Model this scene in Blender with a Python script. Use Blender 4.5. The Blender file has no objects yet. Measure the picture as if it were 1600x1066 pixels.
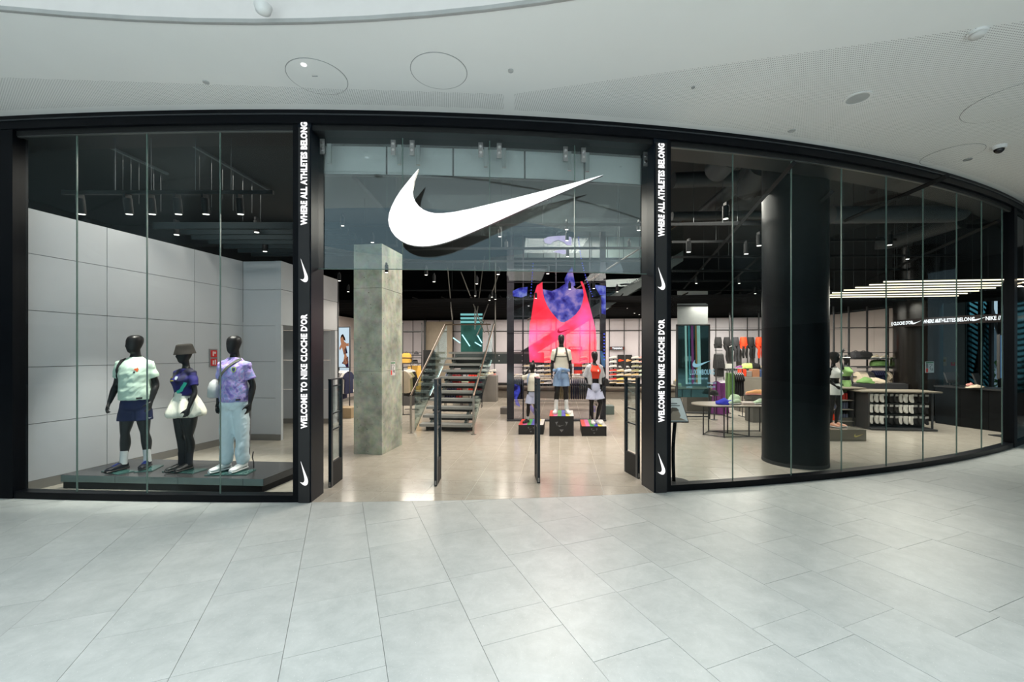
import bpy, bmesh, math, random
from mathutils import Vector, Matrix, noise
from mathutils.bvhtree import BVHTree
random.seed(7)
SC = bpy.context.scene
COL = SC.collection
PI = math.pi
F, H, HY, CX = 667.0, 1.9, 551.0, 800.0

# ------------------------------------------------------------------ camera, world, big lights, exposure
cam_d = bpy.data.cameras.new('camera')
cam_d.sensor_fit = 'HORIZONTAL'; cam_d.sensor_width = 36.0
cam_d.lens = F / 1600 * 36.0
cam_d.shift_y = (HY - 533.0) / 1600.0
cam_d.clip_start = 0.05; cam_d.clip_end = 200
cam = bpy.data.objects.new('camera', cam_d); COL.objects.link(cam)
cam.location = (0, 0, H); cam.rotation_euler = (PI / 2, 0, 0)
SC.camera = cam

w = bpy.data.worlds.new('sky'); SC.world = w; w.use_nodes = True
w.node_tree.nodes['Background'].inputs[0].default_value = (0.62, 0.80, 0.90, 1)
w.node_tree.nodes['Background'].inputs[1].default_value = 0.75

SC.view_settings.view_transform = 'Standard'; SC.view_settings.look = 'None'
SC.view_settings.gamma = 1.0; SC.view_settings.use_curve_mapping = False
SC.view_settings.exposure = 0.0
try:
    SC.cycles.max_bounces = 10; SC.cycles.transparent_max_bounces = 24
    SC.cycles.glossy_bounces = 4; SC.cycles.diffuse_bounces = 4
    SC.cycles.sample_clamp_indirect = 4.0
    SC.cycles.caustics_reflective = False; SC.cycles.caustics_refractive = False
except Exception: pass

def area(name, loc, power, size, size_y=None, rot=(0, 0, 0), col=(1, 1, 1), shape=None, spread=None):
    l = bpy.data.lights.new(name, 'AREA'); l.energy = power; l.color = col
    l.size = size
    if size_y: l.shape = 'RECTANGLE'; l.size_y = size_y
    if shape: l.shape = shape
    if spread: l.spread = spread
    o = bpy.data.objects.new(name, l); COL.objects.link(o); o.location = loc; o.rotation_euler = rot
    return o
def spot(name, loc, power, target, angle=60, col=(1, .93, .82), blend=.6, rad=.05):
    l = bpy.data.lights.new(name, 'SPOT'); l.energy = power; l.color = col
    l.spot_size = math.radians(angle); l.spot_blend = blend; l.shadow_soft_size = rad
    o = bpy.data.objects.new(name, l); COL.objects.link(o); o.location = loc
    o.rotation_euler = (Vector(target) - Vector(loc)).to_track_quat('-Z', 'Y').to_euler()
    return o
# daylight falling through the round atrium opening behind the camera
HOLE_C, HOLE_R = (-2.4, -11.5), 15.5
area('atrium_skylight', (HOLE_C[0] + 1, HOLE_C[1] + .2, 8.0), 6000, 21, shape='DISK', col=(.89, .965, 1.0), spread=math.radians(112))
WARM = (1, .90, .78)
for x, y, tx, ty, p in ((-5.0, 5.95, -5.6, 6.3, 480), (-4.3, 5.95, -4.75, 6.2, 400), (-3.5, 5.95, -3.95, 6.15, 430)):
    spot('window_spot', (x, y, 4.05), p, (tx, ty + .15, 1.0), 46)
# the shop's ceiling lights, pooled per zone, plus an added fill brightening the gallery
for nm, x, y, z, p, s in (('shop_light_left_window', -4.9, 6.9, 4.7, 75, 1.6), ('shop_light_entrance', -.2, 8.6, 4.6, 165, 2.6),
                          ('shop_light_podium', 1.3, 10.4, 5.2, 240, 1.8), ('shop_light_back', 1.5, 15.3, 3.32, 280, 4.0),
                          ('shop_light_left_back', -4.0, 14.0, 3.32, 300, 3.0), ('shop_light_right_front', 3.6, 8.2, 4.6, 150, 1.8),
                          ('shop_light_right_back', 7.2, 14.2, 3.32, 380, 3.5), ('shop_light_right', 9.6, 10.2, 3.3, 240, 2.6), ('gallery_fill', 2.6, 14.0, 6.0, 120, 2.0)):
    area(nm, (x, y, z), p, s, col=WARM)

# ------------------------------------------------------------------ pixel helpers (photograph 1600 x 1066)
def wp(x, y, z=0.0):
    Y = F * (H - z) / (y - HY); return Vector(((x - CX) / F * Y, Y, z))
def dp(x, y, Y): return Vector(((x - CX) / F * Y, Y, H - (y - HY) / F * Y))
def srgb(r, g, b):
    f = lambda c: (c / 255 / 12.92) if c <= 10 else ((c / 255 + .055) / 1.055) ** 2.4
    return (f(r), f(g), f(b))

# ------------------------------------------------------------------ facade curve
FC = (0.00036644650062776963, 0.016830821183259494, 0.09204471909272681, 5.541292497254767)
def FY(x): return ((FC[0] * x + FC[1]) * x + FC[2]) * x + FC[3]
def FD(x): return (3 * FC[0] * x + 2 * FC[1]) * x + FC[2]
def fn(x):
    d = FD(x); l = math.hypot(d, 1); return Vector((-d / l, 1 / l, 0))
def fp(x, off=0.0, z=0.0):
    n = fn(x); return Vector((x + n.x * off, FY(x) + n.y * off, z))
def Xat(px, off=0.0):
    a, b = -12.0, 13.0
    for _ in range(50):
        m = (a + b) / 2; p = fp(m, off)
        if CX + F * p.x / p.y < px: a = m
        else: b = m
    return (a + b) / 2

# ------------------------------------------------------------------ materials
MATS = {}
def nodes_of(m):
    m.use_nodes = True; nt = m.node_tree; nt.nodes.clear()
    out = nt.nodes.new('ShaderNodeOutputMaterial'); return nt, out
def mat(name, col, rough=.5, metal=0., var=.06, scale=8., bump=0., bscale=60., emit=0., rand=0., spec=.5, col2=None, coat=0.):
    if name in MATS: return MATS[name]
    m = bpy.data.materials.new(name); nt, out = nodes_of(m); N, L = nt.nodes, nt.links
    b = N.new('ShaderNodeBsdfPrincipled'); L.new(b.outputs[0], out.inputs[0])
    b.inputs['Roughness'].default_value = rough; b.inputs['Metallic'].default_value = metal
    b.inputs['Specular IOR Level'].default_value = spec
    if coat: b.inputs['Coat Weight'].default_value = coat; b.inputs['Coat Roughness'].default_value = .08
    tc = N.new('ShaderNodeTexCoord')
    nz = N.new('ShaderNodeTexNoise'); nz.inputs['Scale'].default_value = scale; nz.inputs['Detail'].default_value = 3
    L.new(tc.outputs['Object'], nz.inputs['Vector'])
    mx = N.new('ShaderNodeMix'); mx.data_type = 'RGBA'
    c2 = col2 if col2 else tuple(min(1, c * (1 + 2 * var)) for c in col)
    c1 = col if col2 else tuple(c * (1 - 2 * var) for c in col)
    mx.inputs[6].default_value = (*c1, 1); mx.inputs[7].default_value = (*c2, 1)
    L.new(nz.outputs['Fac'], mx.inputs[0])
    src = mx.outputs[2]
    if rand:
        oi = N.new('ShaderNodeObjectInfo'); mr = N.new('ShaderNodeMapRange')
        mr.inputs['To Min'].default_value = 1 - rand; mr.inputs['To Max'].default_value = 1 + rand
        L.new(oi.outputs['Random'], mr.inputs['Value'])
        vm = N.new('ShaderNodeVectorMath'); vm.operation = 'SCALE'
        L.new(src, vm.inputs[0]); L.new(mr.outputs[0], vm.inputs['Scale']); src = vm.outputs[0]
    L.new(src, b.inputs['Base Color'])
    if bump:
        n2 = N.new('ShaderNodeTexNoise'); n2.inputs['Scale'].default_value = bscale; n2.inputs['Detail'].default_value = 4
        L.new(tc.outputs['Object'], n2.inputs['Vector'])
        bp = N.new('ShaderNodeBump'); bp.inputs['Strength'].default_value = bump; bp.inputs['Distance'].default_value = .01
        L.new(n2.outputs['Fac'], bp.inputs['Height']); L.new(bp.outputs[0], b.inputs['Normal'])
    if emit:
        b.inputs['Emission Color'].default_value = (*col, 1); b.inputs['Emission Strength'].default_value = emit
    MATS[name] = m; return m
def emis(name, col, k=1.0):
    if name in MATS: return MATS[name]
    m = bpy.data.materials.new(name); nt, out = nodes_of(m)
    e = nt.nodes.new('ShaderNodeEmission'); e.inputs[0].default_value = (*col, 1); e.inputs[1].default_value = k
    nt.links.new(e.outputs[0], out.inputs[0]); MATS[name] = m; return m
def glass(name, tint, refl=1.0, rough=0.0):
    if name in MATS: return MATS[name]
    m = bpy.data.materials.new(name); nt, out = nodes_of(m); N, L = nt.nodes, nt.links
    t = N.new('ShaderNodeBsdfTransparent'); t.inputs[0].default_value = (*tint, 1)
    g = N.new('ShaderNodeBsdfGlossy'); g.inputs['Roughness'].default_value = rough
    g.inputs[0].default_value = (.86, .97, 1.0, 1)
    fr = N.new('ShaderNodeFresnel'); fr.inputs[0].default_value = 1.5
    ml = N.new('ShaderNodeMath'); ml.operation = 'MULTIPLY'; ml.inputs[1].default_value = refl
    L.new(fr.outputs[0], ml.inputs[0])
    mx = N.new('ShaderNodeMixShader'); L.new(ml.outputs[0], mx.inputs[0])
    L.new(t.outputs[0], mx.inputs[1]); L.new(g.outputs[0], mx.inputs[2]); L.new(mx.outputs[0], out.inputs[0])
    MATS[name] = m; return m

# ------------------------------------------------------------------ objects
ROOT = {}
def tag(o, label=None, cat=None, group=None, kind=None):
    if label: o['label'] = label
    if cat: o['category'] = cat
    if group: o['group'] = group
    if kind: o['kind'] = kind
    return o
def thing(name, label, cat, loc=(0, 0, 0), rz=0., group=None):
    o = bpy.data.objects.new(name, None); COL.objects.link(o); o.empty_display_size = .1
    o.location = loc; o.rotation_euler = (0, 0, rz)
    ROOT[o.name] = Matrix.Translation(Vector(loc)) @ Matrix.Rotation(rz, 4, 'Z')
    return tag(o, label, cat, group)
def struct_empty(name, label=None):
    o = bpy.data.objects.new(name, None); COL.objects.link(o); ROOT[o.name] = Matrix.Identity(4)
    o['kind'] = 'structure'
    if label: o['label'] = label
    return o
KIDS = {}
def copy_tree(o, parent=None):
    c = o.copy(); COL.objects.link(c); c.parent = parent
    for ch in KIDS.get(o.name, []):
        copy_tree(ch, c)
    return c
def dup(o, loc, rz=None, label=None, group=None, scale=None):
    c = copy_tree(o); c.location = loc
    if rz is not None: c.rotation_euler = (0, 0, rz)
    if label: c['label'] = label
    if group: c['group'] = group
    if scale: c.scale = (scale,) * 3
    return c

def catmull(pts, k=4):
    if len(pts) < 3: return pts
    P = [pts[0]] + list(pts) + [pts[-1]]; out = []
    for i in range(1, len(P) - 2):
        a, b, c, d = P[i - 1], P[i], P[i + 1], P[i + 2]
        for j in range(k):
            t = j / k
            out.append(tuple(.5 * ((2 * b[q]) + (-a[q] + c[q]) * t + (2 * a[q] - 5 * b[q] + 4 * c[q] - d[q]) * t * t + (-a[q] + 3 * b[q] - 3 * c[q] + d[q]) * t ** 3) for q in range(len(b))))
    out.append(tuple(P[-2])); return out

class MB:
    def __init__(s): s.v = []; s.f = []; s.mi = []; s.m = 0; s.T = None
    def add(s, vs, fs):
        k = len(s.v)
        for p in vs:
            p = Vector(p); s.v.append(s.T @ p if s.T is not None else p)
        for f in fs: s.f.append([i + k for i in f]); s.mi.append(s.m)
        return s
    def box(s, c, d, rz=0., ry=0., rx=0.):
        M = Matrix.Translation(Vector(c)) @ Matrix.Rotation(rz, 4, 'Z') @ Matrix.Rotation(ry, 4, 'Y') @ Matrix.Rotation(rx, 4, 'X')
        x, y, z = d[0] / 2, d[1] / 2, d[2] / 2
        vs = [M @ Vector(p) for p in ((-x, -y, -z), (x, -y, -z), (x, y, -z), (-x, y, -z), (-x, -y, z), (x, -y, z), (x, y, z), (-x, y, z))]
        return s.add(vs, ((0, 3, 2, 1), (4, 5, 6, 7), (0, 1, 5, 4), (1, 2, 6, 5), (2, 3, 7, 6), (3, 0, 4, 7)))
    def bb(s, a, b): return s.box([(a[i] + b[i]) / 2 for i in range(3)], [abs(b[i] - a[i]) for i in range(3)])
    def hexa(s, bot, top):
        n = len(bot)
        return s.add(list(bot) + list(top), [tuple(reversed(range(n))), tuple(range(n, 2 * n))] + [(i, (i + 1) % n, n + (i + 1) % n, n + i) for i in range(n)])
    def loft(s, rings, caps=True, closed=True):
        n = len(rings[0]); vs = [p for r in rings for p in r]; fs = []
        for i in range(len(rings) - 1):
            for j in range(n if closed else n - 1):
                a, b = i * n + j, i * n + (j + 1) % n; fs.append((a, b, b + n, a + n))
        if caps: fs.append(tuple(reversed(range(n)))); k = (len(rings) - 1) * n; fs.append(tuple(range(k, k + n)))
        return s.add(vs, fs)
    def tube(s, pts, r, n=8, caps=True, up=None, sm=0, round_end=False):
        P = [tuple(p) for p in pts]
        R = list(r) if isinstance(r, (list, tuple)) else [r] * len(P)
        if sm:
            Q = catmull([(*p, q) for p, q in zip(P, R)], sm); P = [q[:3] for q in Q]; R = [q[3] for q in Q]
        P = [Vector(p) for p in P]
        if round_end:
            d0 = (P[0] - P[1]).normalized(); d1 = (P[-1] - P[-2]).normalized(); r0, r1 = R[0], R[-1]
            P = [P[0] + d0 * r0 * .95, P[0] + d0 * r0 * .7] + P + [P[-1] + d1 * r1 * .7, P[-1] + d1 * r1 * .95]
            R = [r0 * .3, r0 * .72] + R + [r1 * .72, r1 * .3]
        rings = []; prev = None
        for i, p in enumerate(P):
            t = (P[min(i + 1, len(P) - 1)] - P[max(i - 1, 0)])
            if t.length < 1e-9: t = Vector((0, 0, 1))
            t.normalize()
            if prev is None:
                u = t.cross(Vector((0, 0, 1)) if abs(t.z) < .9 else Vector((0, 1, 0))).normalized()
            else:
                u = (prev - t * prev.dot(t)).normalized()
            prev = u; v = t.cross(u)
            rings.append([p + (u * math.cos(a) + v * math.sin(a)) * R[i] for a in [2 * PI * j / n for j in range(n)]])
        return s.loft(rings, caps)
    def cyl(s, a, b, r0, r1=None, n=16): return s.tube([a, b], [r0, r0 if r1 is None else r1], n)
    def erings(s, rows, n=24, sm=0, p=2.0):
        # rows: (x,y,z,rx,ry) horizontal ellipses
        if sm: rows = catmull(rows, sm)
        rings = []
        for (x, y, z, rx, ry) in rows:
            rg = []
            for j in range(n):
                a = 2 * PI * j / n; ca, sa = math.cos(a), math.sin(a)
                k = (abs(ca) ** p + abs(sa) ** p) ** (-1 / p)
                rg.append(Vector((x + rx * ca * k, y + ry * sa * k, z)))
            rings.append(rg)
        return s.loft(rings)
    def prism(s, poly, o, u, v, d):
        # poly 2D in frame o,u,v ; extruded by vector d
        o, u, v, d = Vector(o), Vector(u), Vector(v), Vector(d)
        A = [o + u * p[0] + v * p[1] for p in poly]; n = len(A)
        return s.add(A + [a + d for a in A], [tuple(range(n)), tuple(reversed(range(n, 2 * n)))] + [((i + 1) % n, i, n + i, n + (i + 1) % n) for i in range(n)])
    def quad(s, a, b, c, d): return s.add([a, b, c, d], [(0, 1, 2, 3)])
    def ball(s, c, r, n=12, m=8):
        rx, ry, rz = (r, r, r) if not isinstance(r, (tuple, list)) else r
        rows = [(c[0], c[1], c[2] - rz * math.cos(PI * (i + .5) / m), rx * math.sin(PI * (i + .5) / m), ry * math.sin(PI * (i + .5) / m)) for i in range(m)]
        return s.erings(rows, n)
    def mesh(s, name, mats, inv=None, smooth=False, fixn=True):
        me = bpy.data.meshes.new(name)
        vs = [inv @ p for p in s.v] if inv is not None else s.v
        me.from_pydata([tuple(p) for p in vs], [], s.f)
        for m in (mats if isinstance(mats, (list, tuple)) else [mats]): me.materials.append(m)
        if len(me.materials) > 1: me.polygons.foreach_set('material_index', s.mi)
        if fixn:
            bm = bmesh.new(); bm.from_mesh(me); bmesh.ops.recalc_face_normals(bm, faces=bm.faces); bm.to_mesh(me); bm.free()
        if smooth:
            me.polygons.foreach_set('use_smooth', [True] * len(me.polygons))
            try: me.set_sharp_from_angle(angle=math.radians(smooth if smooth is not True else 50))
            except Exception: pass
        me.update(); return me
    def build(s, name, mats, parent=None, local=False, smooth=False, origin=None, fixn=True):
        inv = None; loc = None
        if parent is not None:
            M = ROOT[parent.name]
            if not local: inv = M.inverted()
        else:
            if origin is None:
                xs = [p.x for p in s.v]; ys = [p.y for p in s.v]; zs = [p.z for p in s.v]
                origin = Vector(((min(xs) + max(xs)) / 2, (min(ys) + max(ys)) / 2, min(zs)))
            loc = Vector(origin); inv = Matrix.Translation(-loc)
        me = s.mesh(name, mats, inv, smooth, fixn)
        o = bpy.data.objects.new(name, me); COL.objects.link(o)
        link(o, parent, loc); return o
def link(o, parent, loc=None):
    if parent is not None:
        o.parent = parent; ROOT[o.name] = ROOT[parent.name]; KIDS.setdefault(parent.name, []).append(o)
    else:
        o.location = loc if loc is not None else (0, 0, 0); ROOT[o.name] = Matrix.Translation(o.location)
def piece(name, me, parent, loc=(0, 0, 0), rz=0.):
    o = bpy.data.objects.new(name, me); COL.objects.link(o); o.parent = parent; o.location = loc; o.rotation_euler = (0, 0, rz)
    KIDS.setdefault(parent.name, []).append(o); return o
def organic(mb, name, m, parent, voxel=.008, smooth=3, disp=None, local=True):
    """fuse overlapping closed shapes into one continuous skin"""
    me = mb.mesh('tmp', m, None if local else ROOT[parent.name].inverted())
    t = bpy.data.objects.new('tmp', me); COL.objects.link(t)
    r = t.modifiers.new('r', 'REMESH'); r.mode = 'VOXEL'; r.voxel_size = voxel; r.use_smooth_shade = True
    if smooth:
        q = t.modifiers.new('s', 'SMOOTH'); q.factor = .5; q.iterations = smooth
    dg = bpy.context.evaluated_depsgraph_get(); dg.update()
    new = bpy.data.meshes.new_from_object(t.evaluated_get(dg)); new.name = name
    bpy.data.objects.remove(t); bpy.data.meshes.remove(me)
    if disp:
        for v in new.vertices: v.co = v.co + v.normal * disp(v.co)
    new.materials.clear(); new.materials.append(m)
    new.polygons.foreach_set('use_smooth', [True] * len(new.polygons))
    o = bpy.data.objects.new(name, new); COL.objects.link(o)
    if parent is not None: link(o, parent)
    return o
def text(name, s, size, o, u, v, m, parent, depth=.004, squeeze=1., bold=0., align='CENTER', local=False, space=1.0):
    """lettering as mesh; u = reading direction, v = up direction of letters"""
    c = bpy.data.curves.new('t', 'FONT'); c.body = s; c.size = size; c.align_x = align; c.align_y = 'CENTER'
    c.extrude = depth / 2; c.offset = bold; c.resolution_u = 2; c.space_character = space
    t = bpy.data.objects.new('t', c); COL.objects.link(t)
    dg = bpy.context.evaluated_depsgraph_get(); dg.update()
    me = bpy.data.meshes.new_from_object(t.evaluated_get(dg)); me.name = name
    bpy.data.objects.remove(t); bpy.data.curves.remove(c)
    u = Vector(u).normalized(); v = Vector(v).normalized(); n = u.cross(v); o = Vector(o)
    M = Matrix(((u.x * squeeze, v.x, n.x, o.x), (u.y * squeeze, v.y, n.y, o.y), (u.z * squeeze, v.z, n.z, o.z), (0, 0, 0, 1)))
    if parent is not None and not local: M = ROOT[parent.name].inverted() @ M
    me.transform(M); me.materials.clear(); me.materials.append(m)
    ob = bpy.data.objects.new(name, me); COL.objects.link(ob); link(ob, parent); return ob
# ------------------------------------------------------------------ shared materials
BLACK = mat('black_metal', (.003, .004, .006), .38, 0, .1, spec=.12)
BLACKM = mat('black_matt', (.010, .011, .012), .7)
DARK = mat('dark_void', (.012, .014, .016), .85, var=.2, scale=2)
GROUT = mat('grout', srgb(150, 153, 151), .8)
STEEL = mat('brushed_steel', (.42, .40, .37), .28, .95)
STEELD = mat('clamp_steel', (.35, .36, .36), .3, .9)
CHAR = mat('charcoal_metal', (.035, .037, .04), .5)
WHITE = mat('white_plastic', (.75, .76, .76), .45)
LETTER = emis('letter_glow', (1, 1, 1), 1.35)
SIGNW = emis('sign_glow', (.97, .985, 1), 1.6)
GL = glass('window_glass', (.92, .955, .96), .035)
GLT = glass('transom_glass', (.93, .965, .965), 2.2)
GLE = mat('glass_edge', srgb(96, 118, 112), .25, 0, .1)

def stone(name, a, b, speck, sscale, rough, rand=.035, warm=None, bumpd=.15):
    m = bpy.data.materials.new(name); nt, out = nodes_of(m); N, L = nt.nodes, nt.links
    P = N.new('ShaderNodeBsdfPrincipled'); L.new(P.outputs[0], out.inputs[0])
    g = N.new('ShaderNodeNewGeometry')
    n1 = N.new('ShaderNodeTexNoise'); n1.inputs['Scale'].default_value = 4.2; n1.inputs['Detail'].default_value = 10; n1.inputs['Roughness'].default_value = .76; n1.inputs['Distortion'].default_value = .3
    oi = N.new('ShaderNodeObjectInfo'); va = N.new('ShaderNodeVectorMath'); va.operation = 'ADD'
    sc = N.new('ShaderNodeMath'); sc.operation = 'MULTIPLY'; sc.inputs[1].default_value = 17
    L.new(oi.outputs['Random'], sc.inputs[0]); L.new(g.outputs['Position'], va.inputs[0]); L.new(sc.outputs[0], va.inputs[1])
    L.new(va.outputs[0], n1.inputs['Vector'])
    r1 = N.new('ShaderNodeValToRGB'); r1.color_ramp.elements[0].position = .3; r1.color_ramp.elements[1].position = .7
    r1.color_ramp.elements[0].color = (*a, 1); r1.color_ramp.elements[1].color = (*b, 1); L.new(n1.outputs['Fac'], r1.inputs[0])
    vo = N.new('ShaderNodeTexVoronoi'); vo.inputs['Scale'].default_value = sscale; L.new(g.outputs['Position'], vo.inputs['Vector'])
    r2 = N.new('ShaderNodeValToRGB'); r2.color_ramp.elements[0].position = .10; r2.color_ramp.elements[1].position = .16
    r2.color_ramp.elements[0].color = (1, 1, 1, 1); r2.color_ramp.elements[1].color = (0, 0, 0, 1); L.new(vo.outputs['Distance'], r2.inputs[0])
    n3 = N.new('ShaderNodeTexNoise'); n3.inputs['Scale'].default_value = sscale * .7; L.new(g.outputs['Position'], n3.inputs['Vector'])
    r3 = N.new('ShaderNodeValToRGB'); r3.color_ramp.elements[0].position = .5; r3.color_ramp.elements[1].position = .62; L.new(n3.outputs['Fac'], r3.inputs[0])
    mm = N.new('ShaderNodeMath'); mm.operation = 'MULTIPLY'; L.new(r2.outputs[0], mm.inputs[0]); L.new(r3.outputs[0], mm.inputs[1])
    mx = N.new('ShaderNodeMix'); mx.data_type = 'RGBA'; L.new(mm.outputs[0], mx.inputs[0]); L.new(r1.outputs[0], mx.inputs[6]); mx.inputs[7].default_value = (*speck, 1)
    mr = N.new('ShaderNodeMapRange'); mr.inputs['To Min'].default_value = 1 - rand; mr.inputs['To Max'].default_value = 1 + rand; L.new(oi.outputs['Random'], mr.inputs[0])
    vm = N.new('ShaderNodeVectorMath'); vm.operation = 'SCALE'; L.new(mx.outputs[2], vm.inputs[0]); L.new(mr.outputs[0], vm.inputs['Scale'])
    L.new(vm.outputs[0], P.inputs['Base Color'])
    rr = N.new('ShaderNodeMapRange'); rr.inputs['To Min'].default_value = rough - .05; rr.inputs['To Max'].default_value = rough + .08; L.new(n1.outputs['Fac'], rr.inputs[0]); L.new(rr.outputs[0], P.inputs['Roughness'])
    n4 = N.new('ShaderNodeTexNoise'); n4.inputs['Scale'].default_value = 38; n4.inputs['Detail'].default_value = 5; L.new(g.outputs['Position'], n4.inputs['Vector'])
    bp = N.new('ShaderNodeBump'); bp.inputs['Strength'].default_value = bumpd; bp.inputs['Distance'].default_value = .003; L.new(n4.outputs['Fac'], bp.inputs['Height']); L.new(bp.outputs[0], P.inputs['Normal'])
    MATS[name] = m; return m
MALLSTONE = stone('mall_stone', srgb(170, 176, 174), srgb(196, 200, 198), srgb(222, 225, 222), 60, .34)
TERRAZZO = stone('terrazzo', srgb(170, 164, 152), srgb(188, 182, 170), srgb(70, 66, 60), 30, .16, .02, bumpd=.03)

# ------------------------------------------------------------------ floors
def clip(poly, keep):
    out = []; n = len(poly)
    for i in range(n):
        a, b = poly[i], poly[(i + 1) % n]; ka, kb = keep(a), keep(b)
        if ka >= 0: out.append(a)
        if ka * kb < 0:
            t = ka / (ka - kb); out.append(a + (b - a) * t)
    return out
def slab_mesh(name, poly, top, th, m):
    c = sum(poly, Vector((0, 0))) / len(poly)
    mb = MB(); mb.hexa([Vector((p.x - c.x, p.y - c.y, -th)) for p in poly], [Vector((p.x - c.x, p.y - c.y, 0)) for p in poly])
    return mb.mesh(name, m), Vector((c.x, c.y, top))
def in_view(c, pad=60, z=0):
    if c.y < 1.6: return False
    x = CX + F * c.x / c.y; y = HY + F * (H - z) / c.y
    return -pad < x < 1600 + pad and y < 1066 + pad * 1.5

mall = struct_empty('floor', 'pale grey stone paving of the mall walkway in front of the shop')
mb = MB(); mb.quad((-30, -32, -.012), (30, -32, -.012), (30, 13, -.012), (-30, 13, -.012)); mb.build('paving_bed', GROUT, mall)
TW = .592
ang = math.atan2(268, F)
ux = Vector((math.cos(ang), math.sin(ang))); uy = Vector((-math.sin(ang), math.cos(ang)))
org = Vector(((434 - CX) / F * 2.4607, 2.4607))
count = 0; far = MB(); rng = random.Random(3); shared = {}
cand = []
for i in range(-26, 30):
    q = -14.0 + rng.random() * .6
    while q < 18:
        Ln = rng.choice([.592, .888, .888, .592, .296])
        a = org + ux * (i * TW) + uy * q; g = .0015
        poly = [a + ux * g + uy * g, a + ux * (TW - g) + uy * g, a + ux * (TW - g) + uy * (Ln - g), a + ux * g + uy * (Ln - g)]
        c = sum(poly, Vector((0, 0))) / 4
        q += Ln
        if abs(c.x) > 15 or c.y < -9 or c.y > 13: continue
        if min(p.y - FY(max(-9, min(12, p.x))) for p in poly) > -.0: continue
        cand.append((c.length, poly, Ln, c))
cand.sort(key=lambda t: t[0])
for d, poly, Ln, c in cand:
    if in_view(c) and count < 300:
        count += 1
        if Ln not in shared:
            lp = [Vector(((p - c).dot(ux), (p - c).dot(uy))) for p in poly]
            m_ = MB(); m_.hexa([Vector((p.x, p.y, -.01)) for p in lp], [Vector((p.x, p.y, 0)) for p in lp]); shared[Ln] = m_.mesh('paving_tile', MALLSTONE)
        piece('paving_tile', shared[Ln], mall, (c.x, c.y, rng.uniform(-.0006, .0006)), ang)
    else:
        far.add([Vector((p.x, p.y, -.0003)) for p in poly], [(0, 1, 2, 3)])
o = far.build('outer_paving', MALLSTONE, mall, fixn=False); o['kind'] = 'stuff'
# paving that runs on behind the camera
mb = MB(); mb.quad((-30, -32, -.008), (30, -32, -.008), (30, -8.6, -.008), (-30, -8.6, -.008)); mb.build('rear_paving', MALLSTONE, mall)

shop = struct_empty('floor_1', 'polished pale terrazzo floor inside the shop')
AX = math.atan2(77, F)
ax = Vector((math.sin(AX), math.cos(AX))); ar = Vector((math.cos(AX), -math.sin(AX)))
def A3(r, d, z=0., o=(0, 0)): p = Vector(o) + ar * r + ax * d; return Vector((p.x, p.y, z))
mb = MB()
xs = [-9 + i * .5 for i in range(45)]
for i in range(len(xs) - 1):
    a, b = xs[i], xs[i + 1]
    mb.quad((a, FY(a) + .002, -.001), (b, FY(b) + .002, -.001), (b, 23, -.001), (a, 23, -.001))
mb.build('joint_bed', mat('terrazzo_joint', srgb(205, 200, 188), .5), shop, fixn=False)
S = .6; cand = []
off = Vector(((873.6 - CX) / F * 6.15, 6.15))
for i in range(-22, 24):
    for j in range(-6, 30):
        a = off + ar * (i * S) + ax * (j * S); g = .0025
        poly = [a + ar * g + ax * g, a + ar * (S - g) + ax * g, a + ar * (S - g) + ax * (S - g), a + ar * g + ax * (S - g)]
        c = a + (ar + ax) * S / 2
        if c.x < -9 or c.x > 13 or c.y > 22: continue
        xc = c.x; k = FD(xc); y0 = FY(xc)
        pl = clip(poly, lambda p: p.y - (y0 + k * (p.x - xc)) - .004)
        if len(pl) >= 3: cand.append((c.y, pl, c, len(pl) == 4 and pl[0] == poly[0] and pl[2] == poly[2] and pl[1] == poly[1]))
cand.sort(key=lambda t: t[0]); count = 0; far = MB(); full = None
for d, pl, c, whole in cand:
    if in_view(c, 0) and count < 290:
        count += 1
        if whole:
            if full is None:
                lp = [Vector(((p - c).dot(ar), (p - c).dot(ax))) for p in pl]
                m_ = MB(); m_.hexa([Vector((p.x, p.y, -.006)) for p in lp], [Vector((p.x, p.y, 0)) for p in lp]); full = m_.mesh('terrazzo_tile', TERRAZZO)
            piece('terrazzo_tile', full, shop, (c.x, c.y, .0016), -AX)
        else:
            me, l = slab_mesh('terrazzo_tile', pl, .0016, .006, TERRAZZO); piece('terrazzo_tile', me, shop, l)
    else:
        far.add([Vector((p.x, p.y, .0016)) for p in pl], [tuple(range(len(pl)))])
o = far.build('far_terrazzo', TERRAZZO, shop, fixn=False); o['kind'] = 'stuff'

# ------------------------------------------------------------------ mall ceiling
CZ = 4.97
m = bpy.data.materials.new('mall_ceiling'); nt, out = nodes_of(m); N, L = nt.nodes, nt.links
P = N.new('ShaderNodeBsdfPrincipled'); L.new(P.outputs[0], out.inputs[0]); P.inputs['Roughness'].default_value = .7
g = N.new('ShaderNodeNewGeometry'); sep = N.new('ShaderNodeSeparateXYZ'); L.new(g.outputs['Position'], sep.inputs[0])
def math_n(op, a, b=None):
    n = N.new('ShaderNodeMath'); n.operation = op
    for i, q in enumerate((a, b)):
        if q is None: continue
        if isinstance(q, (int, float)): n.inputs[i].default_value = q
        else: L.new(q, n.inputs[i])
    return n.outputs[0]
X, Y = sep.outputs[0], sep.outputs[1]
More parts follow.
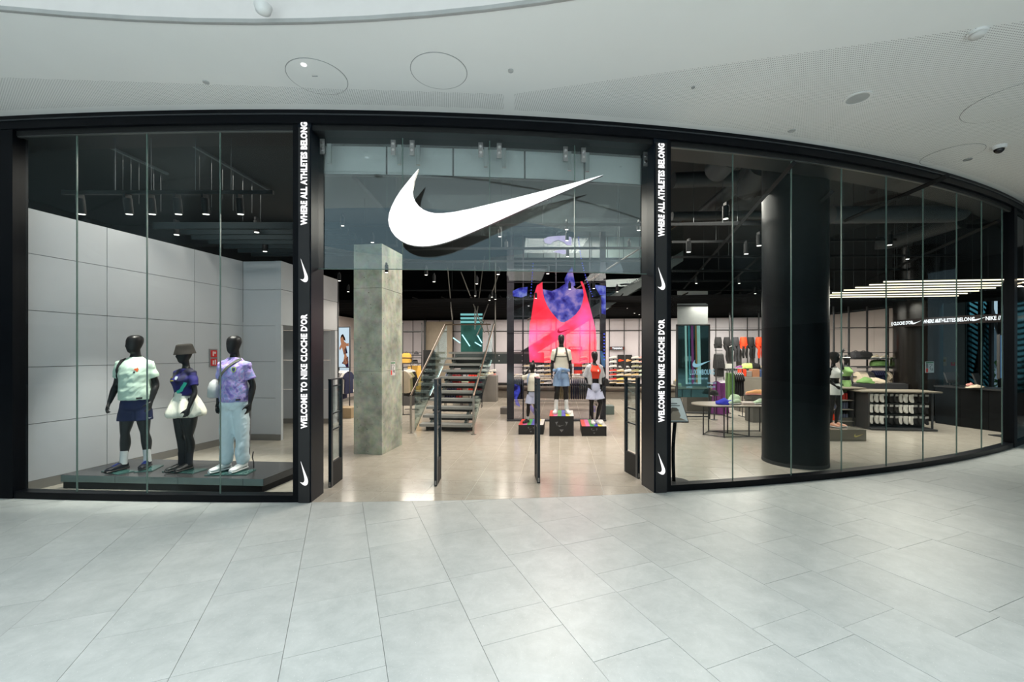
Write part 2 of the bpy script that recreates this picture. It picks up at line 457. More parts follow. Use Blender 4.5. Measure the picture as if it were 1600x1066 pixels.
# perforation: rows of small holes (about 3 cm apart), drilled in two fields of the plasterboard
rot = N.new('ShaderNodeVectorRotate'); rot.rotation_type = 'Z_AXIS'; rot.inputs['Angle'].default_value = -.16; L.new(g.outputs['Position'], rot.inputs['Vector'])
s2 = N.new('ShaderNodeSeparateXYZ'); L.new(rot.outputs[0], s2.inputs[0])
PITCH = .026
fx = math_n('SUBTRACT', math_n('FRACT', math_n('MULTIPLY', s2.outputs[0], 1 / PITCH)), .5)
fy = math_n('SUBTRACT', math_n('FRACT', math_n('MULTIPLY', s2.outputs[1], 1 / PITCH)), .5)
d2 = math_n('ADD', math_n('MULTIPLY', fx, fx), math_n('MULTIPLY', fy, fy))
hole = math_n('LESS_THAN', d2, .05)
curve = math_n('ADD', math_n('MULTIPLY', math_n('ADD', math_n('MULTIPLY', math_n('ADD', math_n('MULTIPLY', X, FC[0]), FC[1]), X), FC[2]), X), FC[3])
infront = math_n('LESS_THAN', Y, math_n('SUBTRACT', curve, .14))
# right field: between x = .05 and the line through (0, 5.03) and (5.0, 3.8); left field: a thin wedge
rightf = math_n('MULTIPLY', math_n('GREATER_THAN', X, .03), math_n('GREATER_THAN', Y, math_n('SUBTRACT', 5.07, math_n('MULTIPLY', X, .235))))
leftf = math_n('MULTIPLY', math_n('LESS_THAN', X, -.10), math_n('GREATER_THAN', Y, math_n('ADD', 5.07, math_n('MULTIPLY', math_n('ADD', X, .1), .055))))
leftf2 = leftf
field = math_n('MULTIPLY', math_n('MAXIMUM', rightf, leftf2), infront)
msk = math_n('MULTIPLY', field, hole)
nz = N.new('ShaderNodeTexNoise'); nz.inputs['Scale'].default_value = 1.3; nz.inputs['Detail'].default_value = 4; L.new(g.outputs['Position'], nz.inputs['Vector'])
mx0 = N.new('ShaderNodeMix'); mx0.data_type = 'RGBA'; L.new(nz.outputs['Fac'], mx0.inputs[0]); mx0.inputs[6].default_value = (.79, .80, .79, 1); mx0.inputs[7].default_value = (.85, .86, .85, 1)
mx = N.new('ShaderNodeMix'); mx.data_type = 'RGBA'; L.new(msk, mx.inputs[0]); L.new(mx0.outputs[2], mx.inputs[6]); mx.inputs[7].default_value = (.22, .225, .225, 1)
L.new(mx.outputs[2], P.inputs['Base Color'])
CEIL = m
ceil = struct_empty('ceiling', 'white plasterboard mall ceiling with fields of fine perforation')
def ray_r(t):
    dx, dy = math.cos(t), math.sin(t); r = HOLE_R
    while r < 29:
        x = HOLE_C[0] + dx * r; y = HOLE_C[1] + dy * r
        if -12 < x < 13.5 and y > FY(x) + .02: return r
        r += .02
    return 29
rin, rout, n = [], [], 360
for i in range(n):
    t = 2 * PI * i / n; R2 = ray_r(t)
    rin.append(Vector((HOLE_C[0] + HOLE_R * math.cos(t), HOLE_C[1] + HOLE_R * math.sin(t), CZ)))
    rout.append(Vector((HOLE_C[0] + R2 * math.cos(t), HOLE_C[1] + R2 * math.sin(t), CZ)))
mb = MB(); mb.loft([rin, rout], caps=False); mb.build('plasterboard', CEIL, ceil, fixn=False)
def ringpts(r, z, n=180): return [Vector((HOLE_C[0] + r * math.cos(2 * PI * i / n), HOLE_C[1] + r * math.sin(2 * PI * i / n), z)) for i in range(n)]
LIP = mat('ceiling_lip', (.42, .43, .43), .6)
mb = MB(); mb.loft([ringpts(HOLE_R + .001, CZ), ringpts(HOLE_R - .012, CZ - .012), ringpts(HOLE_R - .045, CZ - .012), ringpts(HOLE_R - .05, CZ + .02)], caps=False)
mb.build('opening_trim', LIP, ceil, smooth=60)
COVE = mat('cove_plaster', (.80, .78, .775), .7, var=.02)
mb = MB(); mb.loft([ringpts(HOLE_R - .05, CZ + .02), ringpts(HOLE_R - .05, CZ + .26), ringpts(HOLE_R - .32, CZ + .34)], caps=False); mb.build('cove', COVE, ceil, smooth=60)
mb = MB(); mb.loft([ringpts(HOLE_R - .32, CZ + .34), ringpts(HOLE_R - 3.2, CZ + .46), ringpts(HOLE_R - 3.2, CZ + 2.2), ringpts(HOLE_R - 3.0, CZ + 4.5)], caps=False); mb.build('upper_soffit', COVE, ceil, smooth=60)
# outer walls of the mall behind the camera: dark shopfronts under a pale band
wm = struct_empty('wall_back')
mb = MB(); mb.loft([[Vector((28.8 * math.cos(PI * i / 96) + HOLE_C[0], 28.8 * math.sin(PI * i / 96) + HOLE_C[1], z)) for i in range(76, 214)] for z in (-.02, 3.6)], caps=False, closed=False)
mb.build('far_shopfront', mat('far_shopfront', (.06, .07, .075), .4), wm, fixn=False)
mb = MB(); mb.loft([[Vector((28.8 * math.cos(PI * i / 96) + HOLE_C[0], 28.8 * math.sin(PI * i / 96) + HOLE_C[1], z)) for i in range(76, 214)] for z in (3.6, 5.0)], caps=False, closed=False)
mb.build('far_fascia', mat('far_fascia', (.55, .56, .56), .6), wm, fixn=False)
mb = MB(); a_, b_ = Vector((18.6, 7.6, 0)), Vector((16.9, 9.9, 0)); mb.hexa([a_, b_, b_ + Vector((.1, .1, 0)), a_ + Vector((.1, .1, 0))], [p + Vector((0, 0, 5)) for p in (a_, b_, b_ + Vector((.1, .1, 0)), a_ + Vector((.1, .1, 0)))])  # unseen dark wall, added to keep sky reflections off the right window
mb.build('sky_blocking_wall', mat('far_shopfront', (.06, .07, .075), .4), wm)

def cp(x, y, dz=0.): p = dp(x, y, F * (CZ - H) / (HY - y)); return Vector((p.x, p.y, CZ - dz))
LINE = mat('groove', (.30, .31, .31), .8)
def ring_flat(mb, c, r0, r1, z0, z1, n=48, ry=1.):
    A = []
    for r, z in ((r0, z0), (r0, z1), (r1, z1), (r1, z0)):
        A.append([Vector((c.x + r * math.cos(2 * PI * i / n), c.y + r * math.sin(2 * PI * i / n), z)) for i in range(n)])
    mb.loft(A + [A[0]], caps=False)
for (x, y, r, lab) in ((496, 121, .318, 'round flush access hatch in the white ceiling with a tiny lamp, left of the pair'),
                       (686, 112, .305, 'round flush access hatch in the white ceiling, right of the pair over the entrance'),
                       (1487, 242, .36, 'faint round hatch outline in the perforated ceiling beside the dome camera'),
                       (1592, 158, .50, 'large faint round outline cut by the right edge of the photo')):
    c = cp(x, y); t = thing('ceiling_hatch', lab, 'ceiling hatch', (c.x, c.y, CZ - .006), 0, 'round ceiling hatches')
    mb = MB(); ring_flat(mb, c, r - .0035, r + .003, CZ - .003, CZ); mb.build('groove_ring', LINE, t)
    mb = MB(); mb.cyl((c.x, c.y, CZ - .005), (c.x, c.y, CZ - .001), r - .006, n=48); lid_ = mb.build('lid', CEIL, t)
    if x == 496:
        q = cp(474.5, 100); mb = MB(); mb.cyl((q.x, q.y, CZ - .012), (q.x, q.y, CZ - .004), .03, n=16); mb.build('downlight', emis('tiny_lamp', (1, 1, 1), 1.2), lid_)
        q = cp(492, 118); mb = MB(); mb.box((q.x, q.y, CZ - .008), (.06, .01, .006)); mb.build('latch', LINE, lid_)
for (x, y, r, lab, nm) in ((322, 128, .033, 'small round grey sensor disc in the ceiling left of the hatches', 'ceiling_sensor'), (798, 110, .03, 'small white sensor ring in the ceiling above the doorway', 'ceiling_sensor'),
                       (1083, 136, .02, 'tiny sprinkler button in the perforated ceiling', 'sprinkler'), (1237, 204, .045, 'small round white disc low in the perforated ceiling', 'ceiling_sensor'),
                       (1512, 249, .055, 'dark slotted sprinkler disc beside the dome camera', 'sprinkler')):
    c = cp(x, y); mb = MB(); ring_flat(mb, c, r * .8, r, CZ - .012, CZ, 20); mb.cyl((c.x, c.y, CZ - .008), (c.x, c.y, CZ - .001), r * .8, n=20)
    tag(mb.build(nm, mat('sensor_grey', (.45, .46, .46), .5) if 'sprinkler' not in nm else LINE), lab, 'ceiling sensor' if 'sensor' in nm else 'sprinkler')
c = cp(1340, 153); t = thing('ceiling_speaker', 'round white loudspeaker grille set in the perforated ceiling', 'speaker', (c.x, c.y, CZ - .02))
mb = MB(); ring_flat(mb, c, .115, .14, CZ - .012, CZ); mb.build('rim', WHITE, t)
mb = MB(); mb.cyl((c.x, c.y, CZ - .008), (c.x, c.y, CZ - .002), .115, n=32); mb.build('grille', mat('grille', (.42, .44, .44), .6), t)
c = cp(1527, 50); t = thing('smoke_detector', 'white round smoke detector at the upper right of the perforated ceiling', 'smoke detector', (c.x, c.y, CZ - .06))
mb = MB(); mb.cyl((c.x, c.y, CZ - .02), (c.x, c.y, CZ), .075, n=32); mb.build('base', WHITE, t)
mb = MB(); mb.erings([(c.x, c.y, CZ - .055, .03, .03), (c.x, c.y, CZ - .05, .05, .05), (c.x, c.y, CZ - .035, .062, .062), (c.x, c.y, CZ - .02, .06, .06)], 32); mb.build('sensor_head', mat('detector_head', (.6, .6, .59), .5), t, smooth=40)
c = cp(421, 27); mb = MB(); mb.erings([(c.x, c.y - .1, CZ - .05, .03, .03), (c.x, c.y - .1, CZ - .03, .06, .06), (c.x, c.y - .1, CZ + .02, .075, .075)], 28)
tag(mb.build('dome_sensor', WHITE, smooth=50), 'white domed sensor hanging by the rim of the ceiling opening', 'smoke detector')
c = cp(1561, 228); t = thing('dome_camera', 'white security camera with a dark dome at the far right of the ceiling', 'camera', (c.x, c.y, CZ - .12))
mb = MB(); mb.erings([(c.x, c.y, CZ - .05, .075, .075), (c.x, c.y, CZ - .04, .08, .08), (c.x, c.y, CZ, .085, .085)], 32); mb.build('housing', WHITE, t, smooth=40)
mb = MB(); mb.ball((c.x, c.y, CZ - .05), .06, 20, 10); mb.build('dark_dome', mat('smoked', (.01, .01, .012), .06), t, smooth=True)

# ------------------------------------------------------------------ facade: header, plinth, posts
def strip(mb, x0, x1, o0, o1, z0, z1, n=None):
    n = n or max(2, int(abs(x1 - x0) / .25)); rings = []
    for i in range(n + 1):
        x = x0 + (x1 - x0) * i / n
        rings.append([fp(x, o0, z0), fp(x, o1, z0), fp(x, o1, z1), fp(x, o0, z1)])
    mb.loft(rings)
hd = struct_empty('trim_1', 'black curved metal header above the whole shopfront')
mb = MB(); strip(mb, -11, 12.6, -.02, .55, 4.80, 4.985); mb.build('header_band', BLACK, hd, smooth=30)
mb = MB(); strip(mb, -11, 12.6, .03, .45, 4.735, 4.80); mb.build('header_step', mat('black_satin', (.004, .005, .006), .5), hd, smooth=30)
mb = MB(); strip(mb, -11, 12.6, .0, .04, 4.842, 4.858); strip(mb, -11, 12.6, -.035, -.02, 4.90, 4.915); mb.build('header_bead', mat('black_bead', (.03, .035, .04), .3), hd, smooth=30)
pl = struct_empty('trim_2', 'low black metal plinth under the shop windows')
XL0, XL1 = Xat(21), Xat(457.5); XR0, XR1 = Xat(1048.5), Xat(1584)
mb = MB(); strip(mb, -11, XL1 + .02, 0, .14, 0, .088); mb.build('plinth', BLACK, pl, smooth=30)
mb = MB(); strip(mb, XR0 - .02, 12.6, 0, .14, 0, .088); mb.build('plinth', BLACK, pl, smooth=30)
def window(name, joints, o=.06, z0=.088, z1=4.735, gm=GL, th=.012):
    w = struct_empty(name)
    for i in range(len(joints) - 1):
        a, b = joints[i] + .004, joints[i + 1] - .004
        mb = MB(); mb.hexa([fp(a, o, z0), fp(b, o, z0), fp(b, o + .001, z0), fp(a, o + .001, z0)], [fp(a, o, z1), fp(b, o, z1), fp(b, o + .001, z1), fp(a, o + .001, z1)])
        mb.build('glass_pane', gm, w)
    for x in joints[1:-1]:
        mb = MB(); mb.hexa([fp(x - .005, o - .004, z0), fp(x + .005, o - .004, z0), fp(x + .005, o + .012, z0), fp(x - .005, o + .012, z0)],
                           [fp(x - .005, o - .004, z1), fp(x + .005, o - .004, z1), fp(x + .005, o + .012, z1), fp(x - .005, o + .012, z1)])
        mb.build('glass_joint', GLE, w)
    return w
w1 = window('window_1', [Xat(x, .06) for x in (21, 120, 229.5, 344, 457.5)]); w1['label'] = 'tall display window left of the entrance, four butt-jointed panes'
w2 = window('window_2', [Xat(x, .06) for x in (1048.5, 1145, 1236.5, 1315, 1385, 1442.5, 1495, 1534, 1566, 1584)]); w2['label'] = 'long curved display window right of the entrance, nine butt-jointed panes'
def post(name, x0, x1, o0, o1, z0, z1, m, parent):
    mb = MB(); mb.hexa([fp(x0, o0, z0), fp(x1, o0, z0), fp(x1, o1, z0), fp(x0, o1, z0)], [fp(x0, o0, z1), fp(x1, o0, z1), fp(x1, o1, z1), fp(x0, o1, z1)])
    return mb.build(name, m, parent)
post('frame_post', Xat(-60), XL0, -.01, .16, 0, 4.80, BLACK, w1); post('frame_post', XL1, Xat(466), .0, .16, 0, 4.80, BLACK, w1)
post('frame_post', Xat(1041.5), XR0, .0, .16, 0, 4.80, BLACK, w2); post('frame_post', XR1, XR1 + .16, -.01, .16, 0, 4.80, BLACK, w2)
# clip-on top bead of the panes
for w_, a, b in ((w1, XL0, XL1), (w2, XR0, XR1)):
    mb = MB(); strip(mb, a, b, .04, .075, 4.722, 4.735); mb.build('glazing_bead', mat('bead_grey', (.12, .13, .13), .3, .6), w_)
# the dark wall that carries on past the right window
mb = MB(); strip(mb, XR1 + .16, 12.6, .05, .1, .088, 4.8); o = mb.build('wall_right_outer', mat('dark_glass_wall', (.012, .016, .018), .08)); o['kind'] = 'structure'

TICK = [(653.8, 263.7), (647.5, 281), (644.6, 297.6), (645.6, 307), (649.2, 315.4), (654.5, 322.3), (661.7, 327.8), (670, 331.2), (679.5, 333.2), (693, 333), (708, 331.4), (736, 326), (765, 319),
        (808, 308.5), (850.5, 297.6), (897, 285.5), (943, 273.3), (897.5, 292.5), (850.5, 312.8), (820, 326.3), (790, 339.8), (763, 352), (736.5, 363.5), (718, 371.3), (700.9, 377.7), (686, 381.8), (672.4, 384.3),
        (660, 385), (647.4, 384.1), (636, 381.2), (626, 376), (618, 369.8), (611.8, 361.7), (608, 353), (606.5, 343.9), (608, 333), (611.8, 322.5), (618, 310), (626, 297.6), (640.3, 279.7)]
TC = (775, 324)
TICKN = [((x - TC[0]) / 336.5, -(y - TC[1]) / 336.5) for x, y in TICK]   # width 1
def tick(mb, o, u, v, w, depth, k=1.0): 
    u, v = Vector(u).normalized(), Vector(v).normalized(); n = u.cross(v)
    mb.prism([(a * w, b * w * k) for a, b in TICKN], o, u, v, -n * depth)
def cap_faces(mb): return mb
# transom glass over the doorway
t0, t1 = Xat(492, .2), Xat(1015, .2)
w3 = window('window_3', [t0] + [Xat(x, .2) for x in (629, 765, 898)] + [t1], .2, 3.0, 4.74, GLT); w3['label'] = 'frameless glass transom over the doorway behind the white tick sign'
mb = MB(); strip(mb, t0, t1, .195, .207, 2.994, 3.004); mb.build('bottom_edge', GLE, w3)
for px in (504, 614.6, 644, 751, 780, 883.5, 911.5, 1008.5):
    x = Xat(px, .19); n_ = fn(x); a = math.atan2(FD(x), 1)
    mb = MB(); c = fp(x, .185, 4.60); mb.box(c, (.062, .012, .20), a); mb.box(fp(x + .07, .24, 4.53), (.05, .03, .26), a)
    gc_ = mb.build('glass_clamp', STEELD, w3)
    mb = MB()
    for z in (4.565, 4.645):
        q = fp(x, .18, z); mb.cyl(q, q - n_ * .012, .019, n=14)
    mb.build('clamp_bolt', mat('bolt', (.6, .6, .6), .2, 1), gc_, smooth=40)
# pale bulkhead behind the transom
BULK = mat('bulkhead', (.80, .81, .80), .6, var=.03)
bk = struct_empty('wall_front', 'pale bulkhead panels behind the glass transom')
bx = [Xat(x, .46) for x in (500, 604, 708, 820, 913, 1006)]
for i in range(5):
    mb = MB(); strip(mb, bx[i] + .012, bx[i + 1] - .012, .46, .48, 4.36, 4.74, 3); mb.build('bulkhead_panel', BULK, bk)
mb = MB(); strip(mb, bx[0] - .2, bx[-1] + .2, .482, .50, 4.335, 4.74); mb.build('bulkhead_back', BLACKM, bk)
mb = MB(); strip(mb, bx[0], bx[-1], .45, .50, 4.335, 4.352); mb.build('bulkhead_edge', CHAR, bk)

# big tick sign, standing off the transom
sg = thing('tick_sign', 'large white illuminated tick shaped sign over the shop entrance', 'sign', (-.3, 5.45, 3.3))
def sgY(px):  # sign plane Y = 5.44 + .075 X
    s = (px - CX) / F; return 5.42 / (1 - .075 * s)
pts = [dp(x, y, sgY(x)) for x, y in TICK]
un = Vector((1, .075, 0)).normalized(); nn = Vector((.075, -1, 0)).normalized()
mb = MB(); n = len(pts)
mb.add(pts, [tuple(range(n))]); mb.build('lit_face', SIGNW, sg, fixn=False)
mb = MB(); bk_ = [p - nn * .055 for p in pts]; fr_ = [p - nn * .001 for p in pts]
mb.add(fr_ + bk_, [(i, (i + 1) % n, n + (i + 1) % n, n + i) for i in range(n)] + [tuple(range(n, 2 * n))]); mb.build('return_edge', mat('sign_return', (.05, .05, .055), .4), sg)
for x, y in ((640, 330), (700, 356), (780, 330), (860, 302)):
    p = dp(x, y, sgY(x)); mb = MB(); mb.cyl(p - nn * .056, p - nn * .25, .012, n=8); mb.build('standoff', STEELD, sg)

# ------------------------------------------------------------------ illuminated pillars
def mesh_mat():
    m = bpy.data.materials.new('led_mesh'); nt, out = nodes_of(m); N, L = nt.nodes, nt.links
    P = N.new('ShaderNodeBsdfPrincipled'); L.new(P.outputs[0], out.inputs[0]); P.inputs['Roughness'].default_value = .45
    g = N.new('ShaderNodeNewGeometry'); wv = N.new('ShaderNodeTexWave'); wv.inputs['Scale'].default_value = 28; wv.bands_direction = 'DIAGONAL'; L.new(g.outputs['Position'], wv.inputs['Vector'])
    r = N.new('ShaderNodeValToRGB'); r.color_ramp.elements[0].color = (.006, .006, .007, 1); r.color_ramp.elements[1].color = (.022, .022, .024, 1); L.new(wv.outputs['Fac'], r.inputs[0]); L.new(r.outputs[0], P.inputs['Base Color'])
    return m
LEDM = mesh_mat()
def pillar(px0, px1, side_off, lab, sgn, pxs0, pxs1):
    xa, xb = Xat(px0, -.01), Xat(px1, -.01); c = fp((xa + xb) / 2, .1)
    t = thing('display_pillar', lab, 'pillar', (c.x, c.y, 0), 0)
    post('casing', xa, xb, -.008, .36, 0, 4.8, mat('pillar_blue_black', (.004, .008, .014), .35, spec=.2), t)
    sa, sb = Xat(pxs0, -.02), Xat(pxs1, -.02)
    post('screen_strip', sa, sb, -.024, -.006, .0, 4.74, LEDM, t)
    xc = (sa + sb) / 2; n_ = fn(xc); u = Vector((0, 0, 1)); tx = Vector((n_.y, -n_.x, 0))  # reading upward, letter tops to the left
    v = -tx
    wd = (sb - sa)
    def at(py):
        p = fp(xc, -.027); return Vector((p.x, p.y, H - (py - HY) / F * p.y))
    def vt(s, y0, y1):
        a, b = at(y0), at(y1); o = (a + b) / 2; ln = (b - a).length
        ob = text('lettering', s, .1, (0, 0, 0), (1, 0, 0), (0, 1, 0), LETTER, t, .004, 1., .0042, local=True, space=1.07)
        xs = [q.co.x for q in ob.data.vertices]; ys = [q.co.y for q in ob.data.vertices]
        sx = ln / (max(xs) - min(xs)); sy = wd * .60 / (max(ys) - min(ys)); cx_, cy_ = (max(xs) + min(xs)) / 2, (max(ys) + min(ys)) / 2
        nn_ = u.cross(v); inv = ROOT[t.name].inverted()
        for q in ob.data.vertices:
            q.co = inv @ (o + u * ((q.co.x - cx_) * sx) + v * ((q.co.y - cy_) * sy) + nn_ * q.co.z)
    vt('WELCOME TO ' + 'NIKE' + " CLOCHE D'OR", TXT[sgn][0], TXT[sgn][1]); vt('WHERE ALL ATHLETES BELONG', TXT[sgn][2], TXT[sgn][3])
    for y0, y1 in TXT[sgn][4]:
        a, b = at(y0), at(y1); ln = (b - a).length; mb = MB()
        tick(mb, (a + b) / 2, u, v, ln, .004, .98 * wd * .72 / (ln * .361)); mb.build('tick_emblem', LETTER, t)
    return t
TXT = {-1: (670, 491, 352, 191, ((441, 404), (759, 721))), 1: (660, 499, 370, 224, ((453, 418), (742, 708)))}
pL = pillar(465.5, 486, 0, 'black illuminated pillar left of the entrance with upright white lettering', -1, 466.5, 484)
pR = pillar(1022, 1043, 0, 'black illuminated pillar right of the entrance with upright white lettering', 1, 1024.5, 1041.5)
# door reveals beside the pillars
def reveal(xa, xb, nm, lab):
    o = post(nm, xa, xb, .3, .46, 0, 4.8, mat('reveal_blue', (.003, .008, .016), .3, spec=.2), None); o['kind'] = 'structure'; o['label'] = lab
reveal(Xat(486, .36), Xat(500, .36), 'door_1', 'black reveal of the doorway beside the left pillar'); reveal(Xat(1009, .36), Xat(1022, .36), 'door_2', 'black reveal of the doorway beside the right pillar')
# ================================================================== shop shell
WALLP = mat('wall_panel', srgb(184, 188, 194), .45, var=.02)
WALLJ = mat('wall_joint', srgb(90, 92, 95), .8)
WARMW = mat('warm_wall', srgb(186, 176, 172), .6, var=.02)
SKIRT = mat('grey_skirting', srgb(120, 118, 114), .6)
def panel_wall(nm, a, b, cols, rows, m=WALLP, th=.02, skirt=True, lab=None):
    """a,b ends on the floor; cols distances along, rows heights"""
    a, b = Vector((a[0], a[1], 0)), Vector((b[0], b[1], 0)); d = (b - a).normalized(); n = Vector((-d.y, d.x, 0))
    if n.dot(-a) < 0: n = -n
    w_ = struct_empty(nm, lab); L_ = (b - a).length; a_ = math.atan2(d.y, d.x)
    mb = MB(); mb.box((a + b) / 2 - n * .05 + Vector((0, 0, rows[-1] / 2)), (L_, .06, rows[-1]), a_); mb.build('wall_backing', WALLJ, w_)
    for i in range(len(cols) - 1):
        for j in range(len(rows) - 1):
            c = a + d * (cols[i] + cols[i + 1]) / 2 - n * .01 + Vector((0, 0, (rows[j] + rows[j + 1]) / 2))
            mb = MB(); mb.box(c, (cols[i + 1] - cols[i] - .008, th, rows[j + 1] - rows[j] - .008), a_); mb.build('wall_panel', m, w_)
    if skirt:
        mb = MB(); mb.box((a + b) / 2 + n * .004 + Vector((0, 0, rows[0] / 2)), (L_, .012, rows[0]), a_); mb.build('skirting', SKIRT, w_)
    return w_
ROWS = [.13, .915, 1.70, 2.48, 3.26, 3.88]
WL0, WL1 = (-6.66, 5.62), (-5.84, 9.27)
panel_wall('wall_left', WL0, WL1, [0, 1.16, 2.62, 3.741], ROWS, lab='pale grey panelled wall left of the three window mannequins')
panel_wall('wall_left_inner', WL1, (-4.99, 9.22), [0, .852], ROWS)
# side block with a doorway-like niche (facing the entrance)
sb = struct_empty('wall_left_block', 'pale panelled block wall with a tall niche left of the concrete column')
def wbox(a, b, m, nm, p): mb = MB(); mb.bb(a, b); return mb.build(nm, m, p)
bs0, bs1 = Vector((-4.99, 9.22)), Vector((-4.74, 11.6))
def side(t, z, o=0.): 
    p = bs0 + (bs1 - bs0) * t; return Vector((p.x - o, p.y, z))
for (ta, tb, za, zb) in ((0, 1, 2.50, 3.26), (0, 1, 3.27, 3.88), (.945, 1, .0, 2.49), (0, .03, .0, 2.49)):
    mb = MB(); mb.hexa([side(ta, za), side(tb, za), side(tb, za, .12), side(ta, za, .12)], [side(ta, zb), side(tb, zb), side(tb, zb, .12), side(ta, zb, .12)]); mb.build('wall_panel', WALLP, sb)
for z0_, z1_ in ((.13, .91), (.92, 1.69), (1.70, 2.49)):
    mb = MB(); mb.bb((-6.4, 11.45, z0_), (-4.88, 11.5, z1_)); mb.build('wall_panel', WALLP, sb)
wbox((-6.4, 11.44, 0), (-4.88, 11.5, .125), SKIRT, 'skirting', sb); wbox((-6.4, 9.3, 2.50), (-4.99, 11.5, 2.56), WALLP, 'niche_soffit', sb)
wbox((-6.4, 9.3, 0), (-6.35, 11.5, 2.5), WALLP, 'niche_side', sb)
mb = MB(); mb.hexa([side(1, 0, -.02), side(1.012, 0, -.02), side(1.012, 0, .1), side(1, 0, .1)], [side(1, 3.9, -.02), side(1.012, 3.9, -.02), side(1.012, 3.9, .1), side(1, 3.9, .1)]); mb.build('corner_trim', CHAR, sb)
# red fire point on the left wall
def on_left(px, py):
    s = (px - CX) / F; # wall line X = x0 + k (Y-y0)
    k = (WL1[0] - WL0[0]) / (WL1[1] - WL0[1]); Yv = (WL0[0] - k * WL0[1]) / (s - k); return dp(px, py, Yv)
kd = Vector((WL1[0] - WL0[0], WL1[1] - WL0[1], 0)).normalized(); kn = Vector((kd.y, -kd.x, 0))
RED = mat('safety_red', srgb(200, 30, 34), .5); 
c = (on_left(332.5, 548) + on_left(332.5, 571)) / 2
t = thing('fire_sign', 'small red fire safety sign with two symbols on the pale left wall', 'sign', c)
mb = MB(); mb.box(c + kn * .012, (.17, .02, .36), math.atan2(kd.y, kd.x)); mb.build('grey_backing', mat('sign_grey', (.25, .25, .26), .5), t)
for dz in (.085, -.085):
    mb = MB(); mb.box(c + kn * .026 + Vector((0, 0, dz)), (.13, .012, .14), math.atan2(kd.y, kd.x)); mb.build('red_plate', RED, t)
    mb = MB(); q = c + kn * .034 + Vector((0, 0, dz))
    if dz > 0: mb.box(q - kd * .02, (.02, .006, .09), math.atan2(kd.y, kd.x)); mb.box(q + kd * .02 + Vector((0, 0, .02)), (.03, .006, .04), math.atan2(kd.y, kd.x))
    else: mb.box(q - kd * .02 + Vector((0, 0, -.005)), (.022, .006, .08), math.atan2(kd.y, kd.x)); mb.box(q + kd * .025, (.02, .006, .1), math.atan2(kd.y, kd.x))
    mb.build('white_symbol', WHITE, t)

# left side wall further in, back wall, right side wall
panel_wall('wall_left_rear', (-7.1, 11.6), (-6.2, 19.0), [0.05, 1.5, 3.0, 4.5, 6.0, 7.45], [.13, 1.3, 2.45, 3.29], WARMW)
bw0 = Vector((-7.0, 18.95)); bwd = Vector((ar.x, ar.y))
def BW(r, z=0., o=0.):  # back wall coordinates: r to the right from bw0, o towards the camera
    p = bw0 + bwd * r; return Vector((p.x - ax.x * o, p.y - ax.y * o, z))
bw = struct_empty('wall_back_shop', 'pale rear wall of the shop divided by thin black uprights')
BWALL = mat('rear_wall', srgb(206, 202, 208), .5, var=.02)
mb = MB(); mb.box(BW(9.7, 1.65, -.05), (19.6, .08, 3.3), -AX); mb.build('wall_backing', WARMW, bw)
k = 0
r_ = .3
while r_ < 19.2:
    for z0_, z1_ in ((.62, 2.78), (2.83, 3.29)):
        mb = MB(); mb.box(BW(r_ + .30, (z0_ + z1_) / 2, -.0), (.575, .025, z1_ - z0_), -AX); mb.build('rear_panel', BWALL, bw)
    mb = MB(); mb.box(BW(r_, 1.9, .03), (.022, .03, 2.78), -AX); mb.build('upright_rail', CHAR, bw)
    r_ += .60
mb = MB(); mb.box(BW(9.7, 2.80, .03), (19.2, .03, .03), -AX); mb.build('cross_rail', CHAR, bw)
mb = MB(); mb.box(BW(9.7, .48, .2), (19.2, .42, .05), -AX); mb.box(BW(9.7, .15, .06), (19.2, .2, .28), -AX); mb.build('long_bench', mat('bench_grey', srgb(120, 114, 106), .5), bw)
mb = MB(); mb.box(BW(9.7, .57, .04), (19.2, .05, .06), -AX); mb.build('bench_rail', BLACKM, bw)

# dark ceiling over the shop and the void walls
sc_ = struct_empty('ceiling_1', 'black painted open ceiling of the shop')
mb = MB()
CT = 6.2
xs = [-9.5 + i * .5 for i in range(47)]
for i in range(len(xs) - 1):
    a, b = xs[i], xs[i + 1]; mb.quad((a, FY(max(-11, a)) + .3, CT), (b, FY(b) + .3, CT), (b, 23, CT), (a, 23, CT))
    mb.quad((a, FY(max(-11, a)) + .5, 4.8), (b, FY(b) + .5, 4.8), (b, FY(b) + .5, CT), (a, FY(max(-11, a)) + .5, CT))
mb.build('black_soffit', DARK, sc_, fixn=False)
GREYC = mat('soffit_grey', (.022, .027, .030), .7)
sc3 = struct_empty('ceiling_3', 'dark grey lower ceiling of the left display room')
mb = MB(); mb.bb((-9.3, 5.95, 4.86), (-2.7, 9.9, 4.95)); mb.build('soffit_board', GREYC, sc3)
mb = MB(); mb.bb((-9.3, 9.9, 4.4), (-2.7, 10.1, 6.0)); mb.build('soffit_end', DARK, sc3)
wu = struct_empty('wall_right_upper', 'black upper wall above the right side of the shop')
mb = MB()
for q, r in (((11.75, 18.6), (12.15, 12.9)), ((12.15, 12.9), (16.5, 10.2)), ((11.75, 18.6), (13, 22.5))):
    q, r = Vector(q), Vector(r); d = r - q; mb.box(((q.x + r.x) / 2, (q.y + r.y) / 2, 4.8 if q.y != 12.9 else 5.25), (d.length, .08, 2.9 if q.y != 12.9 else 2.0), math.atan2(d.y, d.x))
mb.build('dark_wall', DARK, wu)
wo = struct_empty('wall_dark', 'black upper walls around the shop ceiling')
for a, b in (((-9.4, 5.2), (-9.4, 22.5)), ((-9.4, 22.5), (16, 22.5))):
    a, b = Vector(a), Vector(b); d = b - a; mb = MB(); mb.box(((a.x + b.x) / 2, (a.y + b.y) / 2, CT / 2), (d.length, .05, CT), math.atan2(d.y, d.x)); mb.build('dark_wall', DARK, wo)

